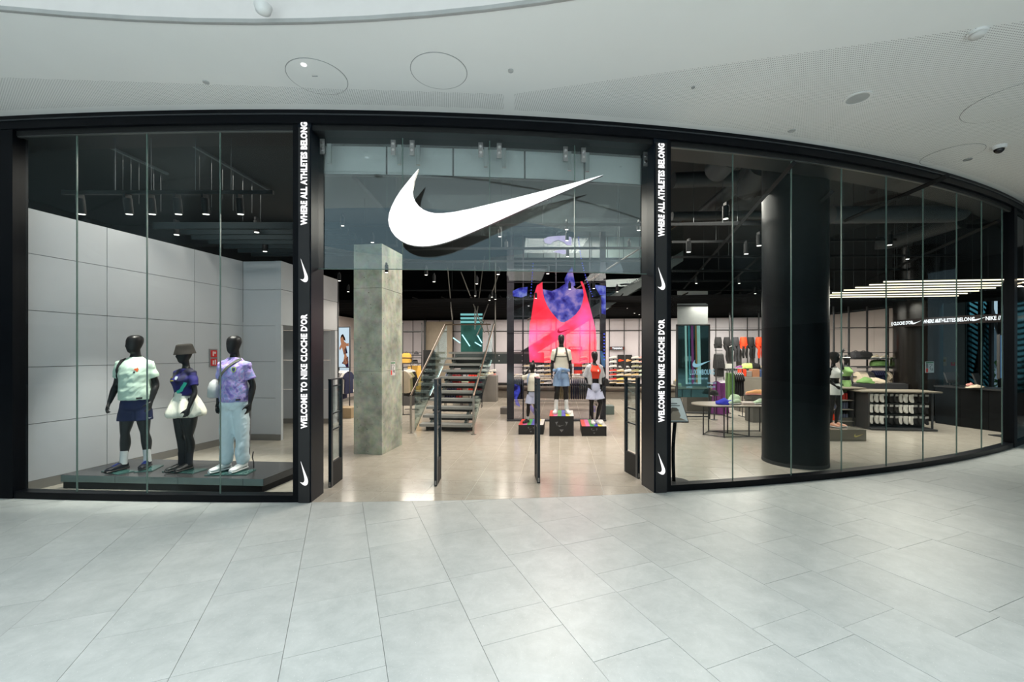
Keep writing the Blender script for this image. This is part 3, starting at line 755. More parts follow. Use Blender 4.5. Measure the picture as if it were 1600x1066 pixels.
# hanging baffle grid at the back (black)
sc2 = struct_empty('ceiling_2', 'black baffle grid hanging over the rear of the shop')
BAF = mat('baffle', (.006, .006, .0065), .8, spec=.1)
mb = MB()
for i in range(34):
    y = 12.2 + i * .30; 
    mb.box((2.2, y - .115 * 2.2, 3.42), (22, .035, .10), -AX)
o = mb.build('baffle_field', BAF, sc2); o['kind'] = 'stuff'
mb = MB()
for i in range(24):
    mb.tube([A3(-8 + i * .85, 0, 3.50, (0, 12)), A3(-8 + i * .85, 10, 3.50, (0, 12))], .02, 4)
o = mb.build('carrier_rails', BAF, sc2); o['kind'] = 'stuff'
# beams with plaster fascia seen above the back wall
# baffles above the left display room
mb = MB()
for i in range(7):
    y = 7.2 + i * .34; mb.bb((-6.3 + .2 * (y - 6), y, 3.99), (-2.9, y + .05, 4.10))
mb.build('room_baffles', mat('baffle_teal', (.008, .014, .017), .7, spec=.1), sc_)

# ------------------------------------------------------------------ tracks, spotlights, wires, ducts
TRK = mat('track_black', (.006, .007, .008), .5, spec=.15)
LAMP = emis('spot_lens', (1, .94, .84), 5.0)
WIRE = mat('wire', (.07, .08, .085), .5, .2)
spot0 = None
def make_spot(loc, lab, tilt=0., rz=0., s=1., group='black cylinder spotlights under the shop ceiling'):
    global spot0
    if spot0 is None:
        t = thing('spotlight', lab, 'spotlight', loc, rz, group)
        mb = MB(); mb.cyl((0, 0, 0), (0, 0, .20), .048, n=16); lh_ = mb.build('lamp_housing', TRK, t, local=True, smooth=40)
        mb = MB(); mb.cyl((0, 0, -.002), (0, 0, .002), .037, n=16); mb.build('lens', LAMP, lh_, local=True)
        mb = MB(); mb.box((0, 0, .23), (.03, .10, .05)); mb.cyl((0, 0, .19), (0, 0, .23), .012, n=8); mb.build('track_adapter', TRK, t, local=True)
        spot0 = t; t.rotation_euler = (tilt, 0, rz); return t
    t = dup(spot0, loc, rz, lab, group); t.rotation_euler = (tilt, 0, rz); t.scale = (s,) * 3
    return t
def track(a, b, nm_lab, wires=(), spots=(), top=6.15, r=.018):
    a, b = Vector(a), Vector(b); t = thing('light_track', nm_lab, 'light track', (a + b) / 2, 0, 'black lighting tracks')
    d = b - a; mb = MB(); mb.box((a + b) / 2, (d.length, .035, .05), math.atan2(d.y, d.x)); mb.build('rail', TRK, t)
    for q in wires:
        p = a + d * q; mb = MB(); mb.tube([p, (p.x, p.y, top)], .004, 5); mb.build('hanging_wire', WIRE, t)
    return t
# left display room: one long track with five spots, two diagonal hanger rails above
tz = 4.02
def tp(x, y, z): 
    Y = F * (z - H) / (HY - y); return dp(x, y, Y)
Ya = F * (4.0 - H) / (HY - 303)
LT0, LT1 = dp(98, 303, Ya), dp(427, 299, Ya)
track(LT0, LT1, 'long horizontal lighting track above the three window mannequins', (.25, .42, .63, .8), top=4.85)
SP = [(128, 0), (202, 0), (238, 0), (279, 0), (322, 0), (376, 0)]
labs = ['leftmost', 'second from left', 'third from left', 'third from right', 'second from right', 'rightmost']
for (x, _), l in zip(SP, labs):
    p = dp(x, 303, Ya); make_spot((p.x, p.y, p.z - .27), '%s spotlight on the track over the window mannequins' % l, .12)
for (x0, y0, x1, y1, lab) in ((165, 227, 262, 272, 'grey slotted hanger rail high in the left window, left of the other'), (292, 222, 420, 297, 'grey slotted hanger rail high in the left window, right of the other')):
    z0_ = 4.80
    A_, B_ = tp(x0, y0, z0_), tp(x1, y1, z0_)
    t = thing('hanger_rail', lab, 'ceiling rail', (A_ + B_) / 2); d = B_ - A_
    mb = MB(); mb.box((A_ + B_) / 2, (d.length, .04, .03), math.atan2(d.y, d.x)); mb.build('rail', mat('rail_grey', (.13, .15, .16), .5, .3), t)
    for k in range(1, 8):
        q = A_ + d * (k / 8); mb = MB(); mb.tube([q, q - Vector((0, 0, .55 + .1 * (k % 3)))], .0025, 4); mb.build('drop_wire', WIRE, t)
for (x, y, z, lab) in ((276, 367, 3.95, 'small recessed-looking spotlight over the dark baffles behind the left window'), (401, 363, 4.0, 'bright spotlight on the curved dark ceiling behind the left window'), (414, 393, 3.92, 'small spotlight just above the corner of the pale wall')):
    p = tp(x, y, z); make_spot((p.x, p.y, p.z), lab)
# entrance and centre tracks
for (y, Yd, xa, xb, lab) in ((387, 9.2, 560, 1010, 'lighting track crossing above the entrance, nearest of the centre three'), (407, 10.4, 590, 1010, 'lighting track crossing above the podiums, middle of the centre three'), (350, 8.2, 500, 1200, 'lighting track high behind the tick sign')):
    a, b = dp(xa, y + 3, Yd), dp(xb, y, Yd - .1); track(a, b, lab, (.1, .5, .9))
for (x, y, Yd, lab) in ((781, 370, 9.2, 'spotlight left of the screen, under the tick sign'), (885.5, 359, 8.6, 'uppermost of three spotlights stacked above the screen centre'), (886, 376, 9.2, 'middle of three spotlights stacked above the screen centre'), (887, 401, 10.4, 'lowest of three spotlights stacked above the screen centre'),
                        (983, 388, 9.2, 'spotlight at the right of the doorway near the right pillar'), (998, 360, 8.4, 'spotlight close beside the right pillar, high up'), (791, 389, 9.6, 'spotlight just left of the hanging screen top'),
                        (535, 353, 7.6, 'spotlight high left behind the transom glass'), (582, 379, 8.8, 'spotlight above the concrete column')):
    p = dp(x, y, Yd); make_spot((p.x, p.y, p.z), lab, 0, 0, .8)
# right zone tracks (frontal ones and long receding ones)
for (y, Yd, xa, xb, lab) in ((350, 8.6, 1050, 1222, 'frontal lighting track high behind the right window, upper'), (378, 9.3, 1050, 1400, 'frontal lighting track behind the right window, second from top'), (402, 10.2, 1050, 1500, 'frontal lighting track behind the right window, third from top'),
                             (424, 11.3, 1050, 1420, 'frontal lighting track behind the right window, fourth from top'), (440, 12.4, 1050, 1300, 'frontal lighting track behind the right window, fifth from top'), (455, 14.0, 560, 1300, 'frontal lighting track deep in the shop, just above the rear wall')):
    a, b = dp(xa, y, Yd), dp(xb, y - 3, Yd - .2); track(a, b, lab, (.2, .6, .95))
for (x, y, z, lab) in ((1134, 342, 4.0, 'large spotlight in the second pane of the right window'), (1186, 384, 3.9, 'bright spotlight just left of the black round column'), (1166, 397, 3.85, 'spotlight lower left of the one beside the black column'), (1076, 394, 3.85, 'spotlight near the right pillar above the glass lettering'),
                       (1237, 353, 4.0, 'spotlight in front of the upper black column'), (1088, 443, 3.7, 'small bright spotlight above the mirror panel'), (1155, 443, 3.7, 'small bright spotlight left of the black column, upper of three'), (1180, 459, 3.6, 'small bright spotlight left of the black column, middle of three'),
                       (1157, 467, 3.5, 'small bright spotlight left of the black column, lower of three'), (1390, 383, 4.0, 'spotlight in the fifth pane of the right window'), (1418, 405, 3.8, 'spotlight right of the one in the fifth pane'), (1347, 481, 3.4, 'small warm spotlight at the left end of the far wall top'), (1384, 483, 3.4, 'small warm spotlight at the right end of the far wall top'),
                       (1162, 481, 3.45, 'small spotlight above the row of legging forms'), (1154, 494, 3.4, 'tiny spotlight right above the legging forms')):
    p = tp(x, y, z); make_spot((p.x, p.y, p.z), lab, 0, 0, 1. if y < 400 else .75)
rs = random.Random(11)
lst = []
for k in range(26):
    x = rs.uniform(530, 1000); y = rs.uniform(425, 492); z = 3.38
    p = tp(x, y, z)
    if p.y > 21: continue
    lst.append((x, y, p, z))
lst.sort(key=lambda q: q[0])
NTH = ['first', 'second', 'third', 'fourth', 'fifth', 'sixth', 'seventh', 'eighth', 'ninth', 'tenth', 'eleventh', 'twelfth', 'thirteenth', 'fourteenth', 'fifteenth', 'sixteenth', 'seventeenth', 'eighteenth', 'nineteenth', 'twentieth', 'twenty-first', 'twenty-second', 'twenty-third', 'twenty-fourth', 'twenty-fifth', 'twenty-sixth', 'twenty-seventh', 'twenty-eighth']
for k, (x, y, p, z) in enumerate(lst):
    make_spot((p.x, p.y, z), 'tiny warm spotlight under the rear black ceiling, %s from the left' % NTH[k], 0, 0, .7, 'tiny far spotlights under the rear ceiling')
# ducts
DUCT = mat('duct', (.030, .034, .038), .6, .1, bump=.5, bscale=9)
def duct(pts, r, lab):
    mb = MB(); mb.tube(pts, r, 18, sm=4); t = tag(mb.build('air_duct', DUCT, smooth=50), lab, 'duct')
duct([dp(1052, 282, 9.0), dp(1110, 280, 9.0), dp(1158, 278, 9.0), dp(1168, 268, 9.2)], .16, 'frontal dark air duct high in the first panes of the right window')
duct([dp(1118, 268, 7.4), dp(1140, 245, 7.0)], .20, 'short stub of dark duct at the top of the second pane')
duct([dp(1100, 332, 10.5), dp(1150, 290, 9.2), dp(1185, 255, 8.2)], .15, 'dark duct slanting up behind the second pane')
duct([dp(1165, 300, 8.8), dp(1190, 262, 8.2)], .22, 'thick dark duct slanting up beside the black column')
duct([dp(1298, 336, 8.5), dp(1400, 335, 8.5), dp(1485, 334, 8.6), dp(1500, 330, 8.9), dp(1494, 326, 9.6)], .17, 'long horizontal dark duct right of the black column')
duct([dp(1368, 380, 11.5), dp(1400, 376, 11.2), dp(1500, 345, 10.0)], .17, 'second dark duct below the long horizontal one')
duct([dp(1050, 338, 9.8), dp(1190, 336, 9.8)], .10, 'thin dark pipe below the frontal duct')
for (a, b, lb) in (((1052, 470, 4.25), (1240, 255, 4.25), 'dark cable tray slanting up behind the first panes of the right window'), ((1110, 470, 4.35), (1300, 300, 4.35), 'dark cable tray slanting up behind the black column'),
                   ((1320, 345, 4.5), (1480, 275, 4.5), 'dark cable tray near the top of the fifth and sixth panes'), ((1330, 450, 4.3), (1560, 345, 4.3), 'dark cable tray running back above the glowing light lines')):
    A_, B_ = tp(*a), tp(*b); mb = MB(); mb.tube([A_, B_], .035, 4); tag(mb.build('cable_tray', mat('tray', (.010, .011, .012), .7, spec=.1)), lb, 'cable tray')

# ------------------------------------------------------------------ concrete column
m = bpy.data.materials.new('concrete'); nt, out = nodes_of(m); N, L = nt.nodes, nt.links
P = N.new('ShaderNodeBsdfPrincipled'); L.new(P.outputs[0], out.inputs[0]); P.inputs['Roughness'].default_value = .75
tc = N.new('ShaderNodeTexCoord')
n1 = N.new('ShaderNodeTexNoise'); n1.inputs['Scale'].default_value = 2.2; n1.inputs['Detail'].default_value = 11; n1.inputs['Roughness'].default_value = .62; n1.inputs['Distortion'].default_value = .1; L.new(tc.outputs['Object'], n1.inputs['Vector'])
r1 = N.new('ShaderNodeValToRGB'); e = r1.color_ramp.elements; e[0].position = .32; e[0].color = (*srgb(112, 118, 108), 1); e[1].position = .68; e[1].color = (*srgb(180, 186, 172), 1); L.new(n1.outputs['Fac'], r1.inputs[0])
n2 = N.new('ShaderNodeTexNoise'); n2.inputs['Scale'].default_value = 9; n2.inputs['Detail'].default_value = 5; L.new(tc.outputs['Object'], n2.inputs['Vector'])
mx = N.new('ShaderNodeMix'); mx.data_type = 'RGBA'; mx.blend_type = 'MULTIPLY'; mx.inputs[0].default_value = .35; L.new(r1.outputs[0], mx.inputs[6]); L.new(n2.outputs['Color'], mx.inputs[7])
vo = N.new('ShaderNodeTexVoronoi'); vo.inputs['Scale'].default_value = 9; L.new(tc.outputs['Object'], vo.inputs['Vector'])
r2 = N.new('ShaderNodeValToRGB'); r2.color_ramp.elements[0].position = .06; r2.color_ramp.elements[0].color = (.16, .16, .14, 1); r2.color_ramp.elements[1].position = .10; r2.color_ramp.elements[1].color = (1, 1, 1, 1); L.new(vo.outputs['Distance'], r2.inputs[0])
my = N.new('ShaderNodeMix'); my.data_type = 'RGBA'; my.blend_type = 'MULTIPLY'; my.inputs[0].default_value = 1; vm = N.new('ShaderNodeVectorMath'); vm.operation = 'SCALE'; vm.inputs['Scale'].default_value = 1.28
L.new(mx.outputs[2], vm.inputs[0]); L.new(vm.outputs[0], my.inputs[6]); L.new(r2.outputs[0], my.inputs[7]); L.new(my.outputs[2], P.inputs['Base Color'])
bp = N.new('ShaderNodeBump'); bp.inputs['Strength'].default_value = .35; bp.inputs['Distance'].default_value = .01; L.new(n2.outputs['Fac'], bp.inputs['Height']); L.new(bp.outputs[0], P.inputs['Normal'])
CONC = m
cA, cB, cC = wp(596.7, 711.2), wp(552.8, 709.6), wp(628.4, 695)
cD = cB + (cC - cA)
t = thing('concrete_column', 'raw grey concrete square column just inside the entrance', 'column', (cA + cD) / 2)
mb = MB()
for z0_, z1_ in ((0, 1.55), (1.556, 3.10), (3.106, 3.92)):
    mb.hexa([Vector((p.x, p.y, z0_)) for p in (cB, cA, cC, cD)], [Vector((p.x, p.y, z1_)) for p in (cB, cA, cC, cD)])
mb.build('shaft', CONC, t)
def safety_plan(nm, c, u, w_, h_, lab, thick=.006):
    u = Vector(u).normalized(); v = Vector((0, 0, 1)); n_ = u.cross(v)
    t = thing(nm, lab, 'sign', c)
    def pl(nmx, x0, y0, x1, y1, m, k):
        mb = MB(); mb.prism([(x0 * w_, y0 * h_), (x1 * w_, y0 * h_), (x1 * w_, y1 * h_), (x0 * w_, y1 * h_)], Vector(c) + n_ * (thick + k), u, v, -n_ * .002); mb.build(nmx, m, t)
    mb = MB(); mb.prism([(-.5 * w_, -.5 * h_), (.5 * w_, -.5 * h_), (.5 * w_, .5 * h_), (-.5 * w_, .5 * h_)], Vector(c) + n_ * thick, u, v, -n_ * thick); mb.build('plate', mat('plan_white', (.62, .62, .62), .4), t)
    pl('green_header', -.44, .36, .44, .45, mat('plan_green', (.01, .16, .05), .5), .002)
    pl('red_block', -.44, -.45, -.2, -.12, mat('plan_red', (.7, .05, .03), .5), .002)
    pl('grey_block', -.44, -.1, -.2, .32, mat('plan_grey', (.25, .25, .25), .5), .002)
    mb = MB()
    P2 = [(-.08, .25), (.1, .28), (.3, .2), (.1, .1), (-.02, -.05), (.1, -.25), (.3, -.3), (.34, -.12), (.18, -.18)]
    mb.tube([Vector(c) + n_ * (thick + .003) + u * (a * w_) + v * (b * h_) for a, b in P2], .004, 4); mb.build('plan_drawing', mat('plan_ink', (.05, .05, .06), .5), t)
u_ = (cC - cA).normalized()
q = (613.5 - CX) / F
tt = (cA.x - q * cA.y) / (q * u_.y - u_.x); pc = cA + u_ * tt
pc = Vector((pc.x, pc.y, H - (576 - HY) / F * pc.y))
safety_plan('evacuation_plan', pc, u_, .21, .235 * 1.15, 'evacuation plan with green header and red block on the concrete column')

# ------------------------------------------------------------------ round black column
bc = Vector((4.89, 7.39, 0))
t = thing('black_column', 'thick round glossy black column behind the right window', 'column', bc)
mb = MB(); mb.erings([(bc.x, bc.y, z, .492, .492) for z in (0, 1.3, 1.303, 2.6, 2.603, 6.1)], 72); mb.build('shaft', mat('column_black', (.0035, .005, .006), .42, spec=.08), t, smooth=40)
mb = MB(); mb.erings([(bc.x, bc.y, z, .497, .497) for z in (0, .06)], 72); mb.build('base_ring', BLACKM, t, smooth=40)

# ------------------------------------------------------------------ security gates
GATEB = mat('gate_blue_black', (.008, .016, .024), .3)
def gate(pf, pb, lab, pxw=.042):
    """pf, pb: floor points of the near and far edges"""
    a, b = Vector((pf.x, pf.y, 0)), Vector((pb.x, pb.y, 0)); d = (b - a).normalized(); Lg = .42; rz = math.atan2(d.y, d.x)
    t = thing('security_gate', lab, 'security gate', a + d * Lg / 2, rz, 'security gates across the entrance')
    hh = 1.51; k = pxw
    mb = MB(); mb.box((-Lg / 2 + .03, 0, hh / 2), (.06, k, hh)); mb.build('post', GATEB, t, local=True)
    mb = MB(); mb.box((Lg / 2 - .02, 0, hh / 2), (.04, k, hh)); mb.build('post', GATEB, t, local=True)
    mb = MB(); mb.box((0, 0, .17), (Lg - .10, k * .96, .34)); mb.build('base_box', BLACKM, t, local=True)
    for z in (.80, 1.03, 1.42):
        mb = MB(); mb.box((0, 0, z), (Lg - .10, k * .5, .02)); mb.build('crossbar', GATEB, t, local=True)
    mb = MB(); mb.box((0, 0, hh + .008), (Lg + .02, k * 1.1, .016)); mb.build('top_cap', GATEB, t, local=True)
    mb = MB(); mb.box((0, 0, .90), (Lg - .10, .006, 1.06)); mb.build('clear_panel', glass('gate_panel', (.88, .90, .90), .4), t, local=True)
    mb = MB(); mb.box((-Lg / 2 - .002, 0, .05), (.008, k * .5, .06)); mb.build('cable_plug', STEELD, t, local=True)
def shift(p, dx): return Vector((p.x + dx, p.y, 0))
gate(shift(wp(511.5, 762.4), .035), shift(wp(530.7, 749.8), .01), 'black framed security gate nearest the left pillar')
gate(wp(680.5, 760.4), wp(686.5, 748.8), 'black security gate seen nearly edge-on before the staircase')
gate(wp(841.8, 755.6), wp(837.9, 744.6), 'black security gate seen nearly edge-on before the left podium')
gate(wp(998, 748.4), wp(981.5, 739), 'black framed security gate nearest the right pillar')

# ------------------------------------------------------------------ left display platform
pf = [Vector((-6.30, 5.96)), Vector((-3.357, 5.766)), Vector((-3.20, 6.64)), Vector((-6.10, 6.86))]
t = thing('display_platform', 'low dark display platform with mirrored front edge in the left window', 'platform', (-4.7, 6.3, 0))
def inset(P_, k): 
    c_ = sum(P_, Vector((0, 0))) / 4; return [p + (c_ - p).normalized() * k for p in P_]
mb = MB(); Q = inset(pf, .03); mb.hexa([Vector((p.x, p.y, .0)) for p in Q], [Vector((p.x, p.y, .095)) for p in Q]); mb.build('black_plinth', BLACK, t)
mb = MB(); mb.hexa([Vector((p.x, p.y, .095)) for p in pf], [Vector((p.x, p.y, .183)) for p in pf]); mb.build('core', CHAR, t)
mb = MB(); mb.hexa([Vector((p.x, p.y, .183)) for p in pf], [Vector((p.x, p.y, .19)) for p in pf]); mb.build('top_board', mat('platform_top', (.05, .05, .052), .22), t)
MIR = mat('mirror_edge', (.24, .31, .30), .15, .25)
d = (pf[1] - pf[0]); Lp = d.length; d.normalize()
cuts = [0, .81, 1.73, 2.66, Lp]
for i in range(4):
    a = pf[0] + d * (cuts[i] + .004); b = pf[0] + d * (cuts[i + 1] - .004); nrm = Vector((d.y, -d.x))
    mb = MB(); mb.hexa([Vector((*(a + nrm * .004), .097)), Vector((*(b + nrm * .004), .097)), Vector((*b, .097)), Vector((*a, .097))], [Vector((*(a + nrm * .004), .188)), Vector((*(b + nrm * .004), .188)), Vector((*b, .188)), Vector((*a, .188))]); mb.build('mirror_strip', MIR, t)
PLZ = .19
# ================================================================== mannequins
SKIN = mat('mannequin_black', (.008, .008, .009), .36, var=.02, spec=.35)
SOCKW = mat('sock_white', (.72, .74, .74), .9, bump=.2, bscale=90)
SOCKB = mat('sock_black', (.012, .013, .018), .9)
def V(*a): return Vector(a)

def hand(mb, W, d, w, n, s=1., curl=.35, thumb=.6):
    W, d, w, n = Vector(W), Vector(d).normalized(), Vector(w).normalized(), Vector(n).normalized()
    rings = []
    for (t, a, b) in ((-.02, .024, .020), (.015, .030, .020), (.05, .040, .018), (.085, .040, .014), (.10, .036, .011)):
        c = W + d * t * s
        rings.append([c + w * (math.cos(q) * a * s) + n * (math.sin(q) * b * s) for q in [2 * PI * j / 12 for j in range(12)]])
    mb.loft(rings)
    for k, (o_, L_) in enumerate(((.030, .072), (.010, .082), (-.011, .076), (-.031, .058))):
        p0 = W + d * .085 * s + w * o_ * s; a = curl + .10 * k; pts = [W + d * .06 * s + w * o_ * s, p0]; p = p0
        for q, f in enumerate((.42, .32, .26)):
            a_ = a * (.7 + .8 * q); dr = d * math.cos(a_) + n * math.sin(a_) + w * (o_ * .8)
            p = p + dr.normalized() * L_ * f * s; pts.append(p)
        mb.tube(pts, [.0105 * s, .0105 * s, .0098 * s, .009 * s, .0075 * s], 8, round_end=True)
    p0 = W + d * .02 * s + w * .022 * s; p1 = W + d * .055 * s + w * .052 * s + n * .012 * s; p2 = p1 + (d * .8 + w * .25 + n * thumb).normalized() * .034 * s; p3 = p2 + (d * .95 + n * thumb).normalized() * .026 * s
    mb.tube([p0, p1, p2, p3], [.015 * s, .013 * s, .0115 * s, .009 * s], 8, round_end=True)

def fix(LG, AR):
    for sd, l in LG.items():
        for q in ('k', 'a'): l[q] = (l[q][0] * .84, l[q][1], l[q][2])
    for sd, a in AR.items():
        a['e'] = (a['e'][0] - sd * .05, a['e'][1], a['e'][2]); a['w'] = (a['w'][0] - sd * .058, a['w'][1], a['w'][2])
def body(fig, parent, s=1., female=False, arms=None, legs=None, head=0., tilt=0., bust=0., wide=1., voxel=.01155, head_s=1., bun=False, hips=1.):
    """continuous mannequin body facing -Y, standing height 1.88 before scaling by s"""
    mb = MB(); W = wide
    if not female:
        T = [(0, .012, .86, .10, .09), (0, .012, .92, .150 * W, .118), (0, .01, 1.0, .152 * W, .114), (0, .0, 1.10, .134 * W, .102), (0, -.006, 1.20, .136 * W, .102), (0, -.014, 1.32, .158 * W, .118), (0, -.012, 1.42, .168 * W, .118), (0, 0, 1.48, .150 * W, .094), (0, .012, 1.53, .10 * W, .072), (0, .018, 1.575, .068, .064), (0, .012, 1.63, .057, .058), (0, .002, 1.68, .056, .060)]
        sh = .168 * W
    else:
        T = [(0, .012, .86, .10, .09), (0, .016, .93, .160 * W * hips, .128), (0, .014, 1.0, .156 * W * hips, .120), (0, .0, 1.10, .136 * W, .098), (0, -.006, 1.19, .122 * W, .088), (0, -.016 - bust * .3, 1.30, .130 * W, .104 + bust * .4), (0, -.022 - bust, 1.37, .136 * W, .112 + bust), (0, -.006, 1.45, .134 * W, .086), (0, .010, 1.515, .10 * W, .064), (0, .018, 1.56, .052, .052), (0, .012, 1.63, .044, .046), (0, .002, 1.68, .045, .050)]
        sh = .145 * W
    mb.erings(T, 26, sm=3)
    # head: smooth abstract egg, chin forward
    hb = MB(); hs = head_s
    hb.erings([(0, -.030, -.135, .026, .030), (0, -.034, -.115, .044, .055), (0, -.022, -.07, .062, .082), (0, -.010, -.02, .072, .096), (0, .0, .03, .078, .104), (0, .006, .075, .074, .098), (0, .008, .105, .056, .074), (0, .008, .122, .026, .036)], 24, sm=3)
    hb.tube([(0, -.098, .02), (0, -.112, -.03), (0, -.102, -.05)], [.008, .012, .010], 8, round_end=True)
    M = Matrix.Translation(V(0, .0, 1.758)) @ Matrix.Rotation(head, 4, 'Z') @ Matrix.Rotation(tilt, 4, 'X') @ Matrix.Scale(hs, 4)
    mb.T = M; mb.add(hb.v, hb.f)
    if bun: mb.ball((0, .055, .155), .038)
    mb.T = None
    if not bun: mb.ball((0, .004, 1.69), (.05, .055, .05))
    ak = .86 if female else 1.
    A = arms or {}
    for sd in (-1, 1):
        a = A.get(sd, dict(e=(sd * (sh + .075), .03, 1.20), w=(sd * (sh + .085), -.05, .955)))
        S_ = V(sd * (sh - .01), 0, 1.455); E_, Wr = Vector(a['e']), Vector(a['w'])
        mid = S_.lerp(E_, .5); mf = E_.lerp(Wr, .35)
        mb.tube([S_ + V(-sd * .06, 0, .01), S_ + V(sd * .015, 0, -.005), mid, E_, mf, Wr], [.046 * ak, .055 * ak, .048 * ak, .040 * ak, .043 * ak, .026 * ak], 14, sm=3, round_end=True)
        d = (Wr - E_).normalized() + Vector(a.get('hd', (0, 0, 0))); wv = Vector(a.get('hw', (0, -1, 0))); wv = (wv - d.normalized() * wv.dot(d.normalized())).normalized()
        n_ = Vector(a.get('hn', (-sd, 0, 0))); hand(mb, Wr, d, wv, n_, 1.0 if not female else .9, a.get('curl', .3))
    Lg = legs or {}
    for sd in (-1, 1):
        l = Lg.get(sd, dict(k=(sd * .112, -.01, .50), a=(sd * .125, .02, .085), t=(sd * .02, -1, 0)))
        K, An = Vector(l['k']), Vector(l['a']); hp = V(sd * .076, .01, .92); th = .098 if female else .094; cf = .060 if female else .062
        th *= l.get('th', 1.)
        mb.tube([hp + V(0, 0, .03), hp.lerp(K, .28), hp.lerp(K, .65), K + V(0, -.004, .03), K, K.lerp(An, .30) + V(0, .022, 0), K.lerp(An, .62) + V(0, .012, 0), An + V(0, 0, .03), An], [.092, th, .076 * l.get('th', 1.), .056, .052, cf, .046, .034, .036], 16, sm=3, round_end=True)
        t_ = Vector(l['t']).normalized(); mb.tube([An + V(0, 0, -.02) - t_ * .03, An + V(0, 0, -.035) + t_ * .06, V(An.x, An.y, .03) + t_ * .15], [.038, .034, .026], 10, round_end=True)
    mb.v = [p * s for p in mb.v]
    return organic(mb, 'body', SKIN, parent, voxel * s, 2)

def folds(amp, fx=5, fz=14, seed=0.):
    def f(co):
        a = noise.noise(Vector((co.x * fx + seed, co.y * fx, co.z * fz))); b = noise.noise(Vector((co.x * 14 + seed, co.y * 14, (co.z + co.x * .8) * 9)))
        return max(-.6 * amp, amp * (a + .55 * b - abs(noise.noise(Vector((co.x * 7, co.y * 7 + seed, (co.z - co.x) * 16)))) * .8))
    return f
def vfolds(amp, k=24, seed=0.):
    def f(co):
        a = math.atan2(co.y, co.x) ; return amp * (math.sin(a * k + 2 * noise.noise(co * 6 + Vector((seed, 0, 0)))) * .5 + noise.noise(Vector((co.x * 12 + seed, co.y * 12, co.z * 3))))
    return f
def shirt(parent, m, s, hem=.98, sl=.17, ease=.022, wide=1., female=False, bust=0., arms=None, neck=.085, name='shirt', amp=.008, seed=0., crop=None, belly=0., slr=.066, voxel=.011):
    mb = MB(); W = wide; e = ease
    if not female:
        R = [(0, .008, hem, .146 * W + e * 1.2 + belly, .120 + e * 1.2 + belly * .6), (0, .0, 1.10, .140 * W + e * 1.2 + belly, .112 + e * 1.3 + belly), (0, -.008, 1.22, .142 * W + e + belly * .6, .112 + e + belly * .6), (0, -.016, 1.33, .158 * W + e, .126 + e * .8), (0, -.012, 1.43, .166 * W + e, .118 + e * .7), (0, 0, 1.488, .150 * W + e * .8, .095 + e * .7), (0, .014, 1.540, neck + .035, neck), (0, .018, 1.575, neck, neck * .86)]
        sh = .168 * W
    else:
        R = [(0, .008, hem, .150 * W + e, .108 + e), (0, -.004, 1.19, .126 * W + e, .092 + e), (0, -.016 - bust * .3, 1.30, .132 * W + e, .106 + e + bust * .4), (0, -.022 - bust, 1.37, .138 * W + e, .114 + e * .8 + bust), (0, -.006, 1.45, .138 * W + e, .09 + e * .7), (0, .010, 1.52, neck + .035, neck), (0, .018, 1.548, neck, neck * .86)]
        sh = .145 * W
    R = [r for r in R if r[2] >= hem - .001]
    mb.erings(R, 30, sm=3)
    A = arms or {}
    for sd in (-1, 1):
        if sl <= 0: break
        E_ = Vector(A.get(sd, dict(e=(sd * (sh + .075), .03, 1.20)))['e']); S_ = V(sd * (sh - .01), 0, 1.468); d = (E_ - S_).normalized()
        mb.tube([S_ + V(-sd * .07, 0, .012), S_ + V(sd * .012, 0, 0) , S_ + d * sl * .55, S_ + d * sl], [.070, slr + .003, slr + .003, slr + .004], 16)
    mb.v = [p * s for p in mb.v]
    o = organic(mb, name, m, parent, voxel * s, 2, folds(amp * s, seed=seed)); return o
def shorts(parent, m, s, waist=1.03, hem=.68, legs=None, flare=.02, name='shorts', wide=1., amp=.007, seed=3., hipr=.152, voxel=.013, lr=.088):
    mb = MB(); W = wide
    mb.erings([(0, .01, waist, .158 * W, .118), (0, .01, waist - .05, hipr * W, .125), (0, .012, .93, (hipr + .018) * W, .138), (0, .012, .86, (hipr + .02) * W, .135), (0, .012, .83, (hipr + .0) * W, .11)], 28, sm=2)
    for sd in (-1, 1):
        l = (legs or {}).get(sd, dict(k=(sd * .112, -.01, .50))); K = Vector(l['k']); hp = V(sd * .078, .01, .93); t = (.93 - hem) / (.93 - K.z)
        e_ = hp.lerp(K, t); mb.tube([hp, hp.lerp(e_, .5), e_], [lr + .005, lr + .006 + flare * .5, lr + .002 + flare], 18)
    mb.v = [p * s for p in mb.v]
    return organic(mb, name, m, parent, voxel * s, 2, folds(amp * s, 7, 5, seed))
def joggers(parent, m, s, legs, waist=1.05, amp=.012):
    mb = MB()
    mb.erings([(0, .01, waist, .160, .134), (0, .01, 1.0, .184, .150), (0, .012, .92, .190, .156), (0, .012, .85, .165, .130)], 28, sm=2)
    for sd in (-1, 1):
        K, An = Vector(legs[sd]['k']), Vector(legs[sd]['a']); hp = V(sd * .080, .01, .93)
        mb.tube([hp, hp.lerp(K, .5), K, K.lerp(An, .45), K.lerp(An, .82), K.lerp(An, .93), K.lerp(An, .99)], [.112, .104, .092, .088, .086, .072, .056], 18, sm=2)
    mb.v = [p * s for p in mb.v]
    return organic(mb, 'trousers', m, parent, .011 * s, 2, folds(amp * s, 6, 9, 5))
